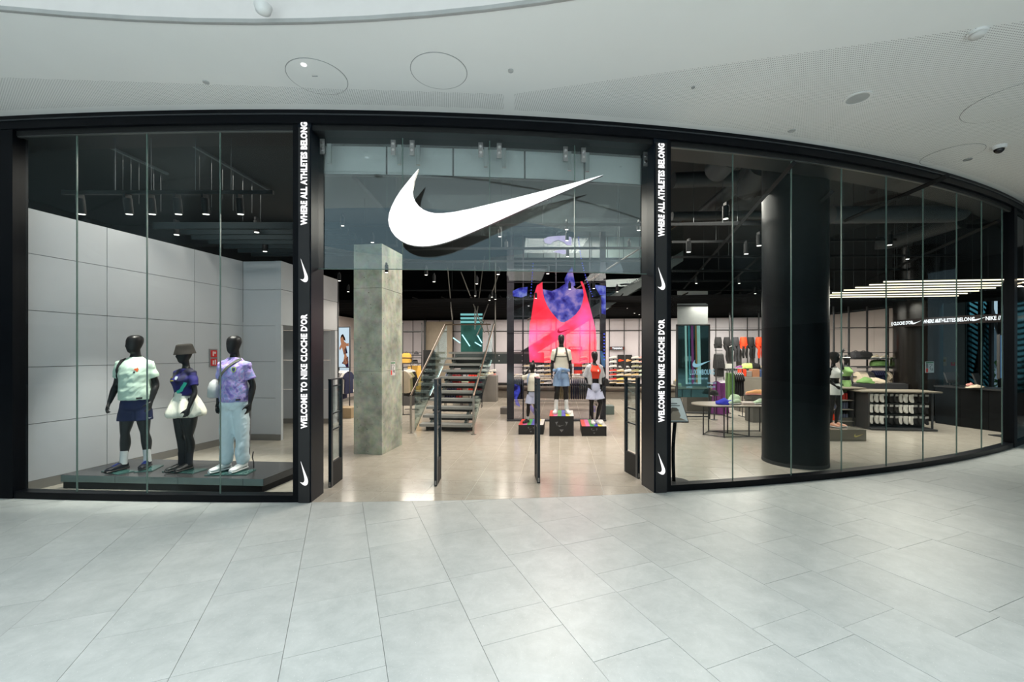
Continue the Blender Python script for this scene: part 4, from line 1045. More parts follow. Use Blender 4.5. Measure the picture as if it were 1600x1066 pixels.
def shoe_mb(L_=.30, h=1.):
    """one shoe, heel at y=+, toe towards -Y; slot 0 upper, slot 1 sole"""
    mb = MB(); k = L_ / .30; n = 16
    up = [(.112, .020, .035, .060), (.105, .032, .025, .105), (.085, .038, .022, .118), (.045, .040, .022, .112), (.01, .041, .022, .115), (-.03, .044, .022, .104), (-.08, .049, .022, .088), (-.125, .050, .022, .078), (-.158, .044, .022, .070), (-.178, .028, .024, .054)]
    rings = []
    for (y, w_, z0, z1) in up:
        c, r = (z0 + z1) / 2, (z1 - z0) / 2
        rings.append([Vector((w_ * math.cos(a) * (1 - .22 * max(0, math.sin(a))) * k, y * k, (c + r * math.sin(a) * h) * k)) for a in [2 * PI * j / n for j in range(n)]])
    mb.loft(rings)
    mb.m = 1; rings = []
    for (y, w_) in ((.125, .024), (.112, .038), (.06, .043), (.0, .041), (-.06, .048), (-.12, .050), (-.155, .047), (-.184, .030)):
        rings.append([Vector((w_ * math.cos(a) * k, y * k, (.020 + .020 * math.sin(a)) * k)) for a in [2 * PI * j / 10 for j in range(10)]])
    mb.loft(rings)
    for j in range(4):
        mb.m = 2; mb.box((0, (-.02 - .022 * j) * k, (.108 - .008 * j) * k), (.05 * k, .006 * k, .006 * k), 0, 0, .35)
    return mb
def put_shoes(parent, s, legs, mu, ms, ml=None, k=1., name='shoe', z=0.):
    for sd in (-1, 1):
        l = legs[sd]; An = Vector(l['a']) * s; t_ = Vector(l['t']).normalized()
        mb = shoe_mb(.30 * s * k); rz = math.atan2(t_.y, t_.x) + PI / 2
        M = Matrix.Translation(V(An.x, An.y, z) + t_ * .045 * s) @ Matrix.Rotation(rz, 4, 'Z')
        mb.v = [M @ p for p in mb.v]
        mb.build(name, [mu, ms, ml or mu], parent, local=True, smooth=50)
def put_socks(parent, s, legs, m, top=.25, r=.048, sides=(-1, 1)):
    for sd in sides:
        l = legs[sd]; K, An = Vector(l['k']), Vector(l['a']); mb = MB(); t = (K.z - top) / (K.z - An.z)
        P0 = K.lerp(An, t) + V(0, .010, 0); mb.tube([P0 * s, K.lerp(An, (t + 1) / 2) * s + V(0, .006, 0), An * s], [r * s, (r - .004) * s, (r - .001) * s], 16)
        mb.build('sock', m, parent, local=True, smooth=50)
def glass_base(parent, s, c, w_, d_, rz=0.):
    mb = MB(); mb.box((c[0], c[1], .006), (w_, d_, .010), rz); mb.build('glass_base', mat('base_glass', (.05, .13, .12), .08), parent, local=True)
def stick(garment, x, z, poly, size, m, name, parent, off=.003, from_back=False):
    """flat patch laid on the front of a garment"""
    bv = BVHTree.FromPolygons([v.co for v in garment.data.vertices], [p.vertices for p in garment.data.polygons])
    hit = bv.ray_cast(Vector((x, -2, z)), Vector((0, 1, 0)))
    if hit[0] is None: return
    p, n_ = hit[0], hit[1]; n_ = Vector((n_.x, n_.y, n_.z * .5)).normalized(); u = Vector((0, 0, 1)).cross(n_).normalized(); v = n_.cross(u)
    mb = MB(); mb.prism([(a * size, b * size) for a, b in poly], p + n_ * off, u, v, -n_ * .002); mb.build(name, m, parent, local=True)
def wrap_strap(garments, pts, w_, m, name, parent, off=.006, n=14, side='y'):
    """strap following the front (or back) surface through (x,z) way-points"""
    bvs = [BVHTree.FromPolygons([v.co for v in g.data.vertices], [p.vertices for p in g.data.polygons]) for g in garments]
    P = []
    for i in range(len(pts) - 1):
        for j in range(n):
            t = j / n; P.append((pts[i][0] + (pts[i + 1][0] - pts[i][0]) * t, pts[i][1] + (pts[i + 1][1] - pts[i][1]) * t))
    P.append(pts[-1]); Q = []
    for (x, z) in P:
        best = None
        for bv in bvs:
            h = bv.ray_cast(Vector((x, -2, z)), Vector((0, 1, 0)))
            if h[0] is not None and (best is None or h[0].y < best[0].y): best = h
        if best: Q.append((best[0] + best[1] * off, best[1]))
    if len(Q) < 3: return
    ys = [q[0].y for q in Q]
    L_, R_ = [], []
    for i, (p, n_) in enumerate(Q):
        yy = sum(ys[max(0, i - 1):i + 2]) / len(ys[max(0, i - 1):i + 2]); p = Vector((p.x, min(p.y, yy), p.z))
        d = (Q[min(i + 1, len(Q) - 1)][0] - Q[max(i - 1, 0)][0]).normalized(); s_ = d.cross(n_).normalized()
        L_.append(p - s_ * w_ / 2); R_.append(p + s_ * w_ / 2)
    mb = MB(); rings = []
    for i in range(len(L_)):
        n_ = Q[i][1] * .006; rings.append([L_[i], R_[i], R_[i] + n_, L_[i] + n_])
    mb.loft(rings); return mb.build(name, m, parent, local=True, smooth=40)

def fabric(name, c, var=.05, rough=.85, **k): return mat(name, c, rough, 0, var, bump=.12, bscale=160, **k)
MINT = fabric('mint_jersey', srgb(198, 222, 206)); NAVY = fabric('navy_short', srgb(14, 26, 74), .1); BLUEP = fabric('royal_blue', srgb(24, 60, 170))
WHTF = fabric('white_fabric', srgb(226, 228, 222), .03); MINTW = mat('ice_nylon', srgb(222, 236, 242), .5, 0, .05, bump=.3, bscale=30)
CREAM = fabric('cream_tee', srgb(214, 210, 196), .03)
BLKF = fabric('black_fabric', (.014, .014, .015)); GREYB = fabric('olive_grey', srgb(96, 98, 88))
# woman's printed jersey and the lilac marbled jersey
def marble(name, cols, scale=3.2, dist=2.5, rough=.7):
    m = bpy.data.materials.new(name); nt, out = nodes_of(m); N, L = nt.nodes, nt.links
    P = N.new('ShaderNodeBsdfPrincipled'); L.new(P.outputs[0], out.inputs[0]); P.inputs['Roughness'].default_value = rough
    tc = N.new('ShaderNodeTexCoord'); nz = N.new('ShaderNodeTexNoise'); nz.inputs['Scale'].default_value = scale; nz.inputs['Detail'].default_value = 4; nz.inputs['Distortion'].default_value = dist; L.new(tc.outputs['Object'], nz.inputs['Vector'])
    r = N.new('ShaderNodeValToRGB'); L.new(nz.outputs['Fac'], r.inputs[0]); e = r.color_ramp.elements
    while len(e) < len(cols): e.new(.5)
    for i, (p, c) in enumerate(cols): e[i].position = p; e[i].color = (*c, 1)
    L.new(r.outputs[0], P.inputs['Base Color'])
    n2 = N.new('ShaderNodeTexNoise'); n2.inputs['Scale'].default_value = 120; L.new(tc.outputs['Object'], n2.inputs['Vector']); bp = N.new('ShaderNodeBump'); bp.inputs['Strength'].default_value = .12; bp.inputs['Distance'].default_value = .01; L.new(n2.outputs['Fac'], bp.inputs['Height']); L.new(bp.outputs[0], P.inputs['Normal'])
    MATS[name] = m; return m
LILAC = marble('lilac_marble', [(.32, srgb(120, 104, 190)), (.44, srgb(160, 140, 214)), (.5, srgb(196, 170, 222)), (.56, srgb(140, 160, 216)), (.66, srgb(176, 150, 218))], 4.5, 3.)
INDIGO = marble('indigo_print', [(.40, srgb(8, 8, 30)), (.48, srgb(14, 14, 58)), (.56, srgb(34, 28, 110)), (.66, srgb(18, 20, 80))], 3., 1.)
SQ = [(-.5, -.5), (.5, -.5), (.5, .5), (-.5, .5)]
CREST = [(-.35, .5), (.35, .5), (.42, .1), (.3, -.3), (0, -.55), (-.3, -.3), (-.42, .1)]
BIRD = [(-.5, -.05), (-.3, .3), (-.05, .2), (.05, .5), (.22, .45), (.2, .15), (.45, .2), (.3, -.1), (.15, -.2), (.2, -.5), (-.1, -.5), (-.05, -.25), (-.3, -.2)]

# ---- man in mint jersey
p = wp(211, 733.5 - 0, PLZ); s = 1.046
t = thing('mannequin', 'black male mannequin in mint jersey and navy shorts, leftmost in the left window', 'mannequin', (p.x, p.y, PLZ), math.radians(17), 'mannequins on the low platform')
LG = {-1: dict(k=(-.125, -.02, .50), a=(-.15, -.02, .088), t=(-.5, -.86, 0)), 1: dict(k=(.135, .0, .50), a=(.155, .035, .088), t=(.05, -1, 0))}
AR = {-1: dict(e=(-.285, .05, 1.19), w=(-.335, -.03, .945), hw=(.1, -1, 0), hn=(1, .1, 0)), 1: dict(e=(.275, .05, 1.19), w=(.27, -.06, .945), hw=(-.2, -1, 0), hn=(-1, -.1, 0))}; fix(LG, AR)
body(None, t, s, arms=AR, legs=LG, head=math.radians(-38), tilt=.05, wide=.98)
sh_ = shirt(t, MINT, s, hem=.975, arms=AR, sl=.20, ease=.03, wide=.98, seed=1, belly=.016, amp=.011)
so_ = shorts(t, NAVY, s, hem=.68, legs=LG, flare=.018, wide=1.05)
put_socks(t, s, LG, SOCKW, .27, .047); put_shoes(t, s, LG, mat('shoe_black_blue', (.008, .008, .010), .5, spec=.25, col2=srgb(8, 12, 34), scale=30), mat('sole_dark', (.015, .015, .017), .5), BLUEP, z=.012, k=.93)
glass_base(t, s, (-.16 * s, -.08, 0), .42, .20, -.7); glass_base(t, s, (.18 * s, -.04, 0), .22, .34, .0)
stick(sh_, .085 * s, 1.40 * s, BIRD, .062, mat('orange_crest', srgb(226, 96, 40), .5), 'chest_emblem', t, .004); stick(sh_, .06 * s, 1.365 * s, SQ, .02, mat('dark_print', (.03, .03, .03), .6), 'small_print', t, .004)
stick(sh_, .105 * s, 1.005 * s, [(-1, -.35), (1, -.35), (1, .35), (-1, .35)], .035, mat('dark_print', (.03, .03, .03), .6), 'hem_tag', t, .004)
stick(so_, .19 * s, .72 * s, [(a, b * 1.) for a, b in TICKN], .05, WHTF, 'tick_print', t, .004)
wrap_strap([sh_], [(-.112 * s, 1.555 * s), (-.145 * s, 1.46 * s), (-.165 * s, 1.36 * s), (-.178 * s, 1.24 * s), (-.184 * s, 1.16 * s)], .055, BLKF, 'backpack_strap', t)
mb = MB(); mb.erings([(0, .22 * s, z * s, rx * s, ry * s) for z, rx, ry in ((1.06, .11, .05), (1.10, .14, .075), (1.3, .145, .085), (1.45, .12, .07), (1.50, .07, .04))], 20, p=4); mb.build('backpack', BLKF, t, local=True, smooth=60)

# ---- woman in bucket hat
p = wp(289, 735, PLZ); s = .958
t = thing('mannequin', 'black female mannequin in bucket hat, indigo jersey and white bubble skirt', 'mannequin', (p.x, p.y, PLZ), math.radians(-20), 'mannequins on the low platform')
LG = {-1: dict(k=(-.07, -.03, .50), a=(-.045, -.02, .088), t=(-.25, -1, 0), th=1.12), 1: dict(k=(.075, .02, .50), a=(.05, .03, .088), t=(.1, -1, 0), th=1.12)}
AR = {-1: dict(e=(-.24, .03, 1.20), w=(-.20, -.09, .985), hw=(.5, -1, 0)), 1: dict(e=(.285, -.01, 1.19), w=(.335, -.13, .96), hw=(-.1, -1, 0), hd=(0, 0, -.3))}; fix(LG, AR)
body(None, t, s, True, AR, LG, head=math.radians(-16), tilt=.06, bust=.014, wide=1.1, hips=1.02)
sh_ = shirt(t, INDIGO, s, hem=1.135, arms=AR, sl=.19, ease=.022, wide=1.1, female=True, bust=.014, seed=4, slr=.062)
mb = MB(); n = 48; rings = []
for (z, r, amp) in ((1.20, .135, .0), (1.165, .148, .004), (1.13, .150, .004), (1.07, .172, .020), (.99, .205, .034), (.90, .236, .046), (.855, .240, .046), (.825, .222, .036), (.815, .17, .01)):
    rings.append([V((r + amp * (math.sin(7 * a + 1) + .6 * math.sin(13 * a + z * 20)) ) * math.cos(a) * s, ((r * .92 + amp * math.sin(7 * a + 1)) * math.sin(a) + .01) * s, (z + (.012 * math.sin(5 * a) if z < 1 else 0)) * s) for a in [2 * PI * j / n for j in range(n)]])
mb.loft(rings); sk_ = mb.build('skirt', mat('skirt_white', srgb(232, 230, 216), .6, 0, .04, bump=.4, bscale=26), t, local=True, smooth=80)
stick(sk_, .10 * s, 1.08 * s, [(a, b) for a, b in TICKN], .03, mat('dark_print', (.03, .03, .03), .6), 'tick_print', t, .005)
put_socks(t, s, LG, SOCKB, .28, .050); put_shoes(t, s, LG, mat('shoe_black', (.012, .012, .013), .45), mat('sole_dark', (.015, .015, .017), .5), BLKF, z=.012, k=.9)
glass_base(t, s, (.03, -.02, 0), .52, .24, .15)
stick(sh_, .045 * s, 1.40 * s, CREST, .06, mat('crest_white', srgb(200, 210, 214), .5), 'chest_emblem', t, .005); stick(sh_, -.005 * s, 1.365 * s, [(-1, -.2), (1, -.1), (.8, .3), (-.7, .2)], .032, mat('yellow_print', srgb(226, 214, 40), .5), 'yellow_print', t, .005)
stick(sh_, -.05 * s, 1.415 * s, [(a, b) for a, b in TICKN], .045, mat('yellow_print', srgb(226, 214, 40), .5), 'tick_print', t, .006)
wrap_strap([sh_], [(.02 * s, 1.19 * s), (.09 * s, 1.225 * s), (.13 * s, 1.29 * s), (.15 * s, 1.34 * s)], .04, mat('teal_stripe', srgb(50, 190, 165), .6), 'teal_stripe', t, .002)
hb = MB(); hb.erings([(0, 0, .004, .126, .142), (0, 0, .010, .125, .141), (0, .004, .062, .104, .128), (0, .005, .10, .094, .116), (0, .006, .145, .082, .102), (0, .006, .158, .06, .075)], 32, sm=2)
M = Matrix.Scale(s, 4) @ Matrix.Translation(V(0, 0, 1.758)) @ Matrix.Rotation(math.radians(-16), 4, 'Z') @ Matrix.Rotation(.10, 4, 'X')
hb.v = [M @ q for q in hb.v]; hb.build('bucket_hat', fabric('hat_olive', srgb(32, 28, 23), .12), t, local=True, smooth=50)

# ---- man in lilac jersey
p = wp(366, 736, PLZ); s = 1.04
t = thing('mannequin', 'black male mannequin in lilac marbled jersey, ice blue trousers and crossbody bag', 'mannequin', (p.x, p.y, PLZ), math.radians(-2), 'mannequins on the low platform')
LG = {-1: dict(k=(-.115, -.01, .50), a=(-.13, -.01, .088), t=(-.42, -1, 0)), 1: dict(k=(.12, .02, .50), a=(.125, .03, .088), t=(-.12, -1, 0))}
AR = {-1: dict(e=(-.265, .03, 1.19), w=(-.25, -.05, .945)), 1: dict(e=(.275, .06, 1.19), w=(.295, -.02, .94), hw=(-.1, -1, 0))}; fix(LG, AR)
body(None, t, s, arms=AR, legs=LG, head=math.radians(-14), tilt=.04, wide=1.0)
sh_ = shirt(t, LILAC, s, belly=.014, hem=.965, arms=AR, sl=.20, ease=.026, seed=9, amp=.010)
jt = joggers(t, MINTW, s, LG)
put_shoes(t, s, LG, mat('shoe_white', srgb(232, 234, 234), .5), mat('sole_white', srgb(214, 216, 216), .5), SOCKW, z=.012, k=.98)
glass_base(t, s, (.02, -.10, 0), .56, .26, .1)
stick(sh_, .085 * s, 1.41 * s, CREST, .075, mat('crest_lime', srgb(170, 200, 90), .5), 'chest_emblem', t, .004); stick(sh_, .085 * s, 1.41 * s, CREST, .05, mat('crest_dark', srgb(60, 60, 110), .5), 'emblem_centre', KIDS[t.name][-1], .0065)
stick(sh_, -.08 * s, 1.43 * s, [(a, b) for a, b in TICKN], .05, mat('dark_print2', srgb(90, 80, 150), .6), 'tick_print', t, .004)
stick(sh_, .13 * s, 1.0 * s, [(-1, -.35), (1, -.35), (1, .35), (-1, .35)], .03, mat('dark_print', (.03, .03, .03), .6), 'hem_tag', t, .004)
wrap_strap([sh_], [(.10 * s, 1.55 * s), (.0, 1.43 * s), (-.10 * s, 1.30 * s), (-.18 * s, 1.20 * s)], .034, GREYB, 'bag_strap', t, .008)
mb = MB(); mb.erings([(-.225 * s, -.04 * s, z * s, rx * s, ry * s) for z, rx, ry in ((1.02, .05, .09), (1.04, .075, .12), (1.16, .07, .12), (1.24, .05, .09), (1.27, .02, .05))], 20, p=3); ob_ = mb.build('crossbody_bag', mat('bag_silver', srgb(186, 188, 188), .45, 0, .1, bump=.6, bscale=24), t, local=True, smooth=60)
mb = MB(); mb.box((.185 * s, .055, .55 * s), (.02, .015, .75 * s), 0, .03); mb.build('side_stripe', mat('grey_panel', srgb(120, 116, 118), .6), t, local=True)
mb = MB(); mb.tube([(.19 * s, .13, .25), (.17 * s, .14, .16), (.2 * s, .12, .10), (.2 * s, .12, .012)], .008, 8, sm=2); mb.build('support_rod', BLACKM, t, local=True)

# ------------------------------------------------------------------ podiums with rainbow tops
RAIN = [srgb(214, 60, 40), srgb(206, 96, 160), srgb(60, 160, 70), srgb(70, 70, 190), srgb(222, 206, 60), srgb(220, 220, 216)]
def podium(x0, x1, yb, z1, dep, lab):
    a, b = wp(x0, yb), wp(x1, yb); w_ = b.x - a.x
    t = thing('podium', lab, 'podium', ((a.x + b.x) / 2, a.y, 0), -AX * .0, 'black display podiums with striped tops')
    mb = MB(); k = math.tan(AX)
    lo = [V(-w_ / 2, 0, 0), V(w_ / 2, 0, 0), V(w_ / 2 + dep * k, dep, 0), V(-w_ / 2 + dep * k, dep, 0)]
    mb.hexa(lo, [p + V(0, 0, z1 - .004) for p in lo]); mb.build('box', mat('podium_black', (.012, .012, .013), .5), t, local=True)
    for i in range(6):
        e0, e1 = i / 6, (i + 1) / 6; q = [lo[0].lerp(lo[1], e0), lo[0].lerp(lo[1], e1), lo[3].lerp(lo[2], e1), lo[3].lerp(lo[2], e0)]
        mb = MB(); mb.hexa([p + V(0, 0, z1 - .004) for p in q], [p + V(0, 0, z1) for p in q]); mb.build('top_stripe', mat('stripe_%s' % ['red', 'pink', 'green', 'blue', 'yellow', 'white'][i], RAIN[i], .35), t, local=True)
    PR = mat('podium_print', (.17, .17, .18), .5); c = V(0, -.001, z1 * .46); g = .85 * min(w_, z1 * 1.3)
    mb = MB(); tick(mb, c + V(0, 0, .03), (1, 0, 0), (0, 0, 1), g * .30, .002); mb.build('tick_print', PR, t, local=True)
    mb = MB()
    for sgn in (-1, 1): mb.prism([(sgn * .30 * g, .19 * g), (sgn * .24 * g, .05 * g), (sgn * .19 * g, -.02 * g), (sgn * .23 * g, .10 * g), (sgn * .16 * g, .21 * g)], c + V(0, 0, .02), (1, 0, 0), (0, 0, 1), (0, -.002, 0))
    mb.prism([(-.10 * g, -.17 * g), (.10 * g, -.17 * g), (0, -.30 * g)], c + V(0, 0, .02), (1, 0, 0), (0, 0, 1), (0, -.002, 0)); mb.build('wing_print', PR, t, local=True)
    return t
podium(810.2, 849, 679.3, .228, .85, 'low black podium with striped top under the child mannequin')
podium(858.3, 896.5, 681.8, .46, .95, 'tall middle black podium with striped top')
podium(909.2, 947.7, 681.8, .228, .95, 'low black podium with striped top under the woman mannequin')
SKYB = fabric('sky_blue_short', srgb(140, 168, 205)); HOOD = fabric('blue_hoodie', srgb(126, 156, 196)); PALEL = fabric('pale_lilac', srgb(186, 192, 218))
# middle man
s = .995; t = thing('mannequin', 'black male mannequin in white tee with chest harness on the tall middle podium', 'mannequin', (dp(877, 600, 10.13).x, 10.13, .46), math.radians(-3), 'mannequins on the striped podiums')
LG = {-1: dict(k=(-.125, -.01, .50), a=(-.155, .0, .088), t=(-.22, -1, 0)), 1: dict(k=(.125, -.01, .50), a=(.155, .0, .088), t=(.22, -1, 0))}
AR = {-1: dict(e=(-.265, .04, 1.19), w=(-.285, -.05, .945)), 1: dict(e=(.265, .04, 1.19), w=(.285, -.05, .945))}; fix(LG, AR)
body(None, t, s, arms=AR, legs=LG, voxel=.0115)
sh_ = shirt(t, CREAM, s, hem=1.0, arms=AR, sl=.21, ease=.026, amp=.006, voxel=.013)
so_ = shorts(t, SKYB, s, hem=.64, legs=LG, flare=.02, amp=.006, voxel=.013)
put_socks(t, s, LG, SOCKW, .33, .050); put_shoes(t, s, LG, mat('shoe_white', (.8, .8, .8), .5), mat('sole_white', (.8, .8, .8), .5), SOCKW)
for sd in (-1, 1): wrap_strap([sh_], [(sd * .10 * s, 1.555 * s), (sd * .115 * s, 1.45 * s), (sd * .15 * s, 1.30 * s), (sd * .172 * s, 1.15 * s)], .045, mat('harness', (.03, .033, .028), .7), 'harness_strap', t)
wrap_strap([sh_], [(-.135 * s, 1.35 * s), (.0, 1.35 * s), (.135 * s, 1.35 * s)], .016, mat('harness', (.03, .033, .028), .7), 'chest_strap', t)
stick(sh_, .08 * s, 1.43 * s, CREST, .045, mat('crest_pale', srgb(190, 150, 140), .5), 'chest_emblem', t)
mb = MB()
ring = [V(.185 * math.cos(a), .145 * math.sin(a), 1.035 + .02 * math.sin(3 * a)) * s for a in [2 * PI * j / 20 for j in range(21)]]
mb.tube(ring, .038 * s, 8, caps=False); mb.tube([V(-.10, -.15, 1.05) * s, V(-.05, -.19, 1.03) * s, V(-.06, -.185, .93) * s, V(-.07, -.18, .82) * s], [.04 * s, .045 * s, .04 * s, .03 * s], 10, sm=2, round_end=True); mb.tube([V(-.02, -.16, 1.06) * s, V(-.06, -.20, 1.02) * s, V(-.13, -.17, .93) * s], [.035 * s, .04 * s, .03 * s], 10, sm=2, round_end=True)
organic(mb, 'tied_hoodie', HOOD, t, .010, 1, folds(.012, 9, 9, 2))
# woman right
s = .905; t = thing('mannequin', 'black female mannequin in red top, open grey shirt and pale shorts', 'mannequin', (dp(929, 600, 10.05).x, 10.05, .228), math.radians(8), 'mannequins on the striped podiums')
LG = {-1: dict(k=(-.10, .0, .50), a=(-.07, .0, .088), t=(-.15, -1, 0)), 1: dict(k=(.17, -.05, .50), a=(.07, .0, .088), t=(.25, -1, 0))}
AR = {-1: dict(e=(-.27, .08, 1.22), w=(-.22, -.04, 1.0)), 1: dict(e=(.26, .05, 1.20), w=(.24, -.05, .96))}; fix(LG, AR)
body(None, t, s, True, AR, LG, bust=.02, voxel=.0115, head=math.radians(8))
sh_ = shirt(t, fabric('red_crop', srgb(216, 62, 40)), s, hem=1.17, arms=AR, sl=0, ease=.012, female=True, bust=.02, voxel=.013, amp=.003, neck=.06)
so_ = shorts(t, PALEL, s, waist=1.06, hem=.63, legs=LG, flare=.055, hipr=.152, amp=.010, voxel=.013)
stick(sh_, .04 * s, 1.38 * s, CREST, .05, WHTF, 'chest_emblem', t)
mb = MB()
for sd in (-1, 1):
    E_ = V(*AR[sd]['e']); S_ = V(sd * .15, 0, 1.468); d = (E_ - S_).normalized()
    mb.tube([S_ + V(-sd * .05, 0, .03), S_ + V(sd * .01, 0, .0), S_ + d * .12, S_ + d * .27], [.06, .075, .082, .098], 14)
    mb.erings([(sd * .125, .02, z, rx, ry) for z, rx, ry in ((1.02, .075, .135), (1.2, .062, .125), (1.35, .06, .125), (1.48, .05, .09), (1.53, .03, .05))], 18)
mb.erings([(0, .07, z, rx, ry) for z, rx, ry in ((1.02, .16, .07), (1.3, .17, .075), (1.5, .13, .05))], 18)
mb.v = [q * s for q in mb.v]; organic(mb, 'open_shirt', fabric('grey_shirt', srgb(176, 178, 184)), t, .011, 2, folds(.010, 6, 8, 6))
put_shoes(t, s, LG, mat('shoe_white', (.8, .8, .8), .5), mat('sole_white', (.8, .8, .8), .5), SOCKW); 
mb = MB(); mb.erings([(.31 * s, -.02, z * s, rx * s, ry * s) for z, rx, ry in ((.97, .05, .03), (.98, .075, .05), (1.12, .06, .045), (1.17, .02, .02))], 16, p=3); mb.tube([V(.30, -.02, 1.16) * s, V(.24, 0, 1.28) * s], .006, 6); mb.build('hand_bag', BLKF, t, local=True, smooth=60)
# child left
s = .755; t = thing('mannequin', 'small black child mannequin in cream tee and lilac shorts, arm raised behind head', 'mannequin', (dp(832, 600, 10.15).x, 10.15, .228), math.radians(-14), 'mannequins on the striped podiums')
LG = {-1: dict(k=(-.15, -.04, .50), a=(-.20, .03, .088), t=(-.35, -1, 0)), 1: dict(k=(.11, .0, .50), a=(.13, .05, .088), t=(.2, -1, 0))}
AR = {-1: dict(e=(-.34, .02, 1.42), w=(-.19, .0, 1.66), hd=(.2, 0, .3), hn=(1, 0, 0)), 1: dict(e=(.25, .05, 1.20), w=(.26, -.06, .97))}; fix(LG, AR)
body(None, t, s, arms=AR, legs=LG, wide=.86, head_s=1.12, bun=True, head=math.radians(-10))
sh_ = shirt(t, CREAM, s, hem=1.0, arms=AR, sl=.19, ease=.03, wide=.86, voxel=.013, amp=.006, slr=.075)
so_ = shorts(t, PALEL, s, hem=.60, legs=LG, flare=.03, wide=.92, voxel=.013)
mb = MB(); mb.tube([V(.16 * math.cos(a), .13 * math.sin(a), 1.0) * s for a in [2 * PI * j / 20 for j in range(21)]], .012, 6, caps=False); mb.build('waist_cord', BLACKM, t, local=True)
wrap_strap([sh_], [(-.09 * s, 1.55 * s), (-.12 * s, 1.4 * s), (-.14 * s, 1.2 * s)], .05, fabric('denim_strap', srgb(150, 170, 200)), 'backpack_strap', t)
put_socks(t, s, LG, SOCKW, .20, .046); put_shoes(t, s, LG, mat('shoe_black', (.012, .012, .013), .45), mat('sole_dark', (.015, .015, .017), .5), BLKF, k=1.1)
# right window: two figures behind the column
blk = thing('display_block', 'low grey block under the two sportswear mannequins behind the right window', 'display block', (7.3, 9.6, 0), 0)
b0, b1 = wp(1311, 689.5), wp(1353.5, 689.5)
mb = MB(); mb.bb((b0.x - .75, b0.y, 0), (b1.x, b0.y + .8, .24)); mb.build('box', mat('mirror_block', srgb(120, 118, 108), .25, .4), blk)
mb = MB(); tick(mb, V(b1.x - .16, b0.y - .002, .12), (1, 0, 0), (0, 0, 1), .20, .002); mb.build('tick_emblem', mat('gold', srgb(196, 184, 110), .3, .7), blk)
s = .88; xx = dp(1303, 600, 9.55).x
t = thing('mannequin', 'black female mannequin in black cap, white bra top and white skirt', 'mannequin', (xx, 9.55, .24), math.radians(20), 'sportswear mannequins in the right window')
LG = {-1: dict(k=(-.10, .0, .50), a=(-.10, .02, .088), t=(-.1, -1, 0)), 1: dict(k=(.13, -.05, .50), a=(.10, .0, .088), t=(.3, -1, 0))}
AR = {-1: dict(e=(-.24, .05, 1.22), w=(-.16, -.10, 1.05)), 1: dict(e=(.22, .08, 1.20), w=(.16, -.06, 1.02))}; fix(LG, AR)
body(None, t, s, True, AR, LG, bust=.03, voxel=.0125, head=.5)
shirt(t, WHTF, s, hem=1.24, arms=AR, sl=0, ease=.012, female=True, bust=.03, voxel=.012, amp=.003, neck=.06, name='bra_top')
mb = MB(); mb.erings([(0, .01, z * s, rx * s, ry * s) for z, rx, ry in ((1.10, .14, .11), (1.0, .19, .15), (.84, .23, .19), (.82, .22, .18))], 28); mb.build('skirt', WHTF, t, local=True, smooth=60)
hb = MB(); hb.erings([(0, 0, z, rx, ry) for z, rx, ry in ((.03, .094, .118), (.08, .092, .114), (.13, .07, .09), (.15, .03, .04))], 20); hb.erings([(0, -.15, .03, .07, .07), (0, -.15, .04, .07, .07)], 16)
M = Matrix.Scale(s, 4) @ Matrix.Translation(V(0, 0, 1.758)) @ Matrix.Rotation(.5, 4, 'Z'); hb.v = [M @ q for q in hb.v]; hb.build('cap', BLKF, t, local=True, smooth=50)
put_shoes(t, s, LG, mat('shoe_peach', srgb(220, 160, 130), .5), mat('sole_white', (.8, .8, .8), .5), SOCKW)
GREENF = fabric('sage_green', srgb(112, 146, 88))
s = .86; p = dp(1322, 600, 11.4)
blk2 = thing('display_block', 'low grey block under the green sportswear mannequin', 'display block', (p.x, 11.4, 0)); mb = MB(); mb.bb((p.x - .4, 11.0, 0), (p.x + .4, 11.8, .22)); mb.build('box', mat('mirror_block', srgb(120, 118, 108), .25, .4), blk2)
t = thing('mannequin', 'black female mannequin in sage green top and shorts, one arm raised overhead', 'mannequin', (p.x, 11.4, .22), math.radians(15), 'sportswear mannequins in the right window')
LG = {-1: dict(k=(-.11, .0, .50), a=(-.12, .02, .088), t=(-.1, -1, 0)), 1: dict(k=(.13, -.03, .50), a=(.14, .0, .088), t=(.3, -1, 0))}
AR = {-1: dict(e=(-.25, .02, 1.70), w=(-.22, .0, 1.96), hd=(.2, 0, 0), hn=(1, 0, 0)), 1: dict(e=(.34, .05, 1.28), w=(.22, -.06, 1.06))}; fix(LG, AR)
body(None, t, s, True, AR, LG, bust=.02, voxel=.0125, head=-.3)
shirt(t, GREENF, s, hem=1.22, arms=AR, sl=0, ease=.012, female=True, bust=.02, voxel=.012, amp=.003, neck=.06, name='crop_top')
shorts(t, GREENF, s, waist=1.10, hem=.72, legs=LG, flare=.02, voxel=.012)
mb = MB(); mb.tube([V(-.14, -.12, 1.04) * s, V(-.16, -.16, .9) * s, V(-.2, -.12, .62) * s], [.05, .07, .09], 12); mb.build('tied_jacket', GREENF, t, local=True, smooth=60)
mb = MB(); mb.tube([V(.08 * math.cos(a), .10 * math.sin(a), 1.80) * s for a in [2 * PI * j / 20 for j in range(21)]], .014, 6, caps=False); mb.build('headband', WHTF, t, local=True)
put_shoes(t, s, LG, mat('shoe_white', (.8, .8, .8), .5), mat('sole_white', (.8, .8, .8), .5), SOCKW)
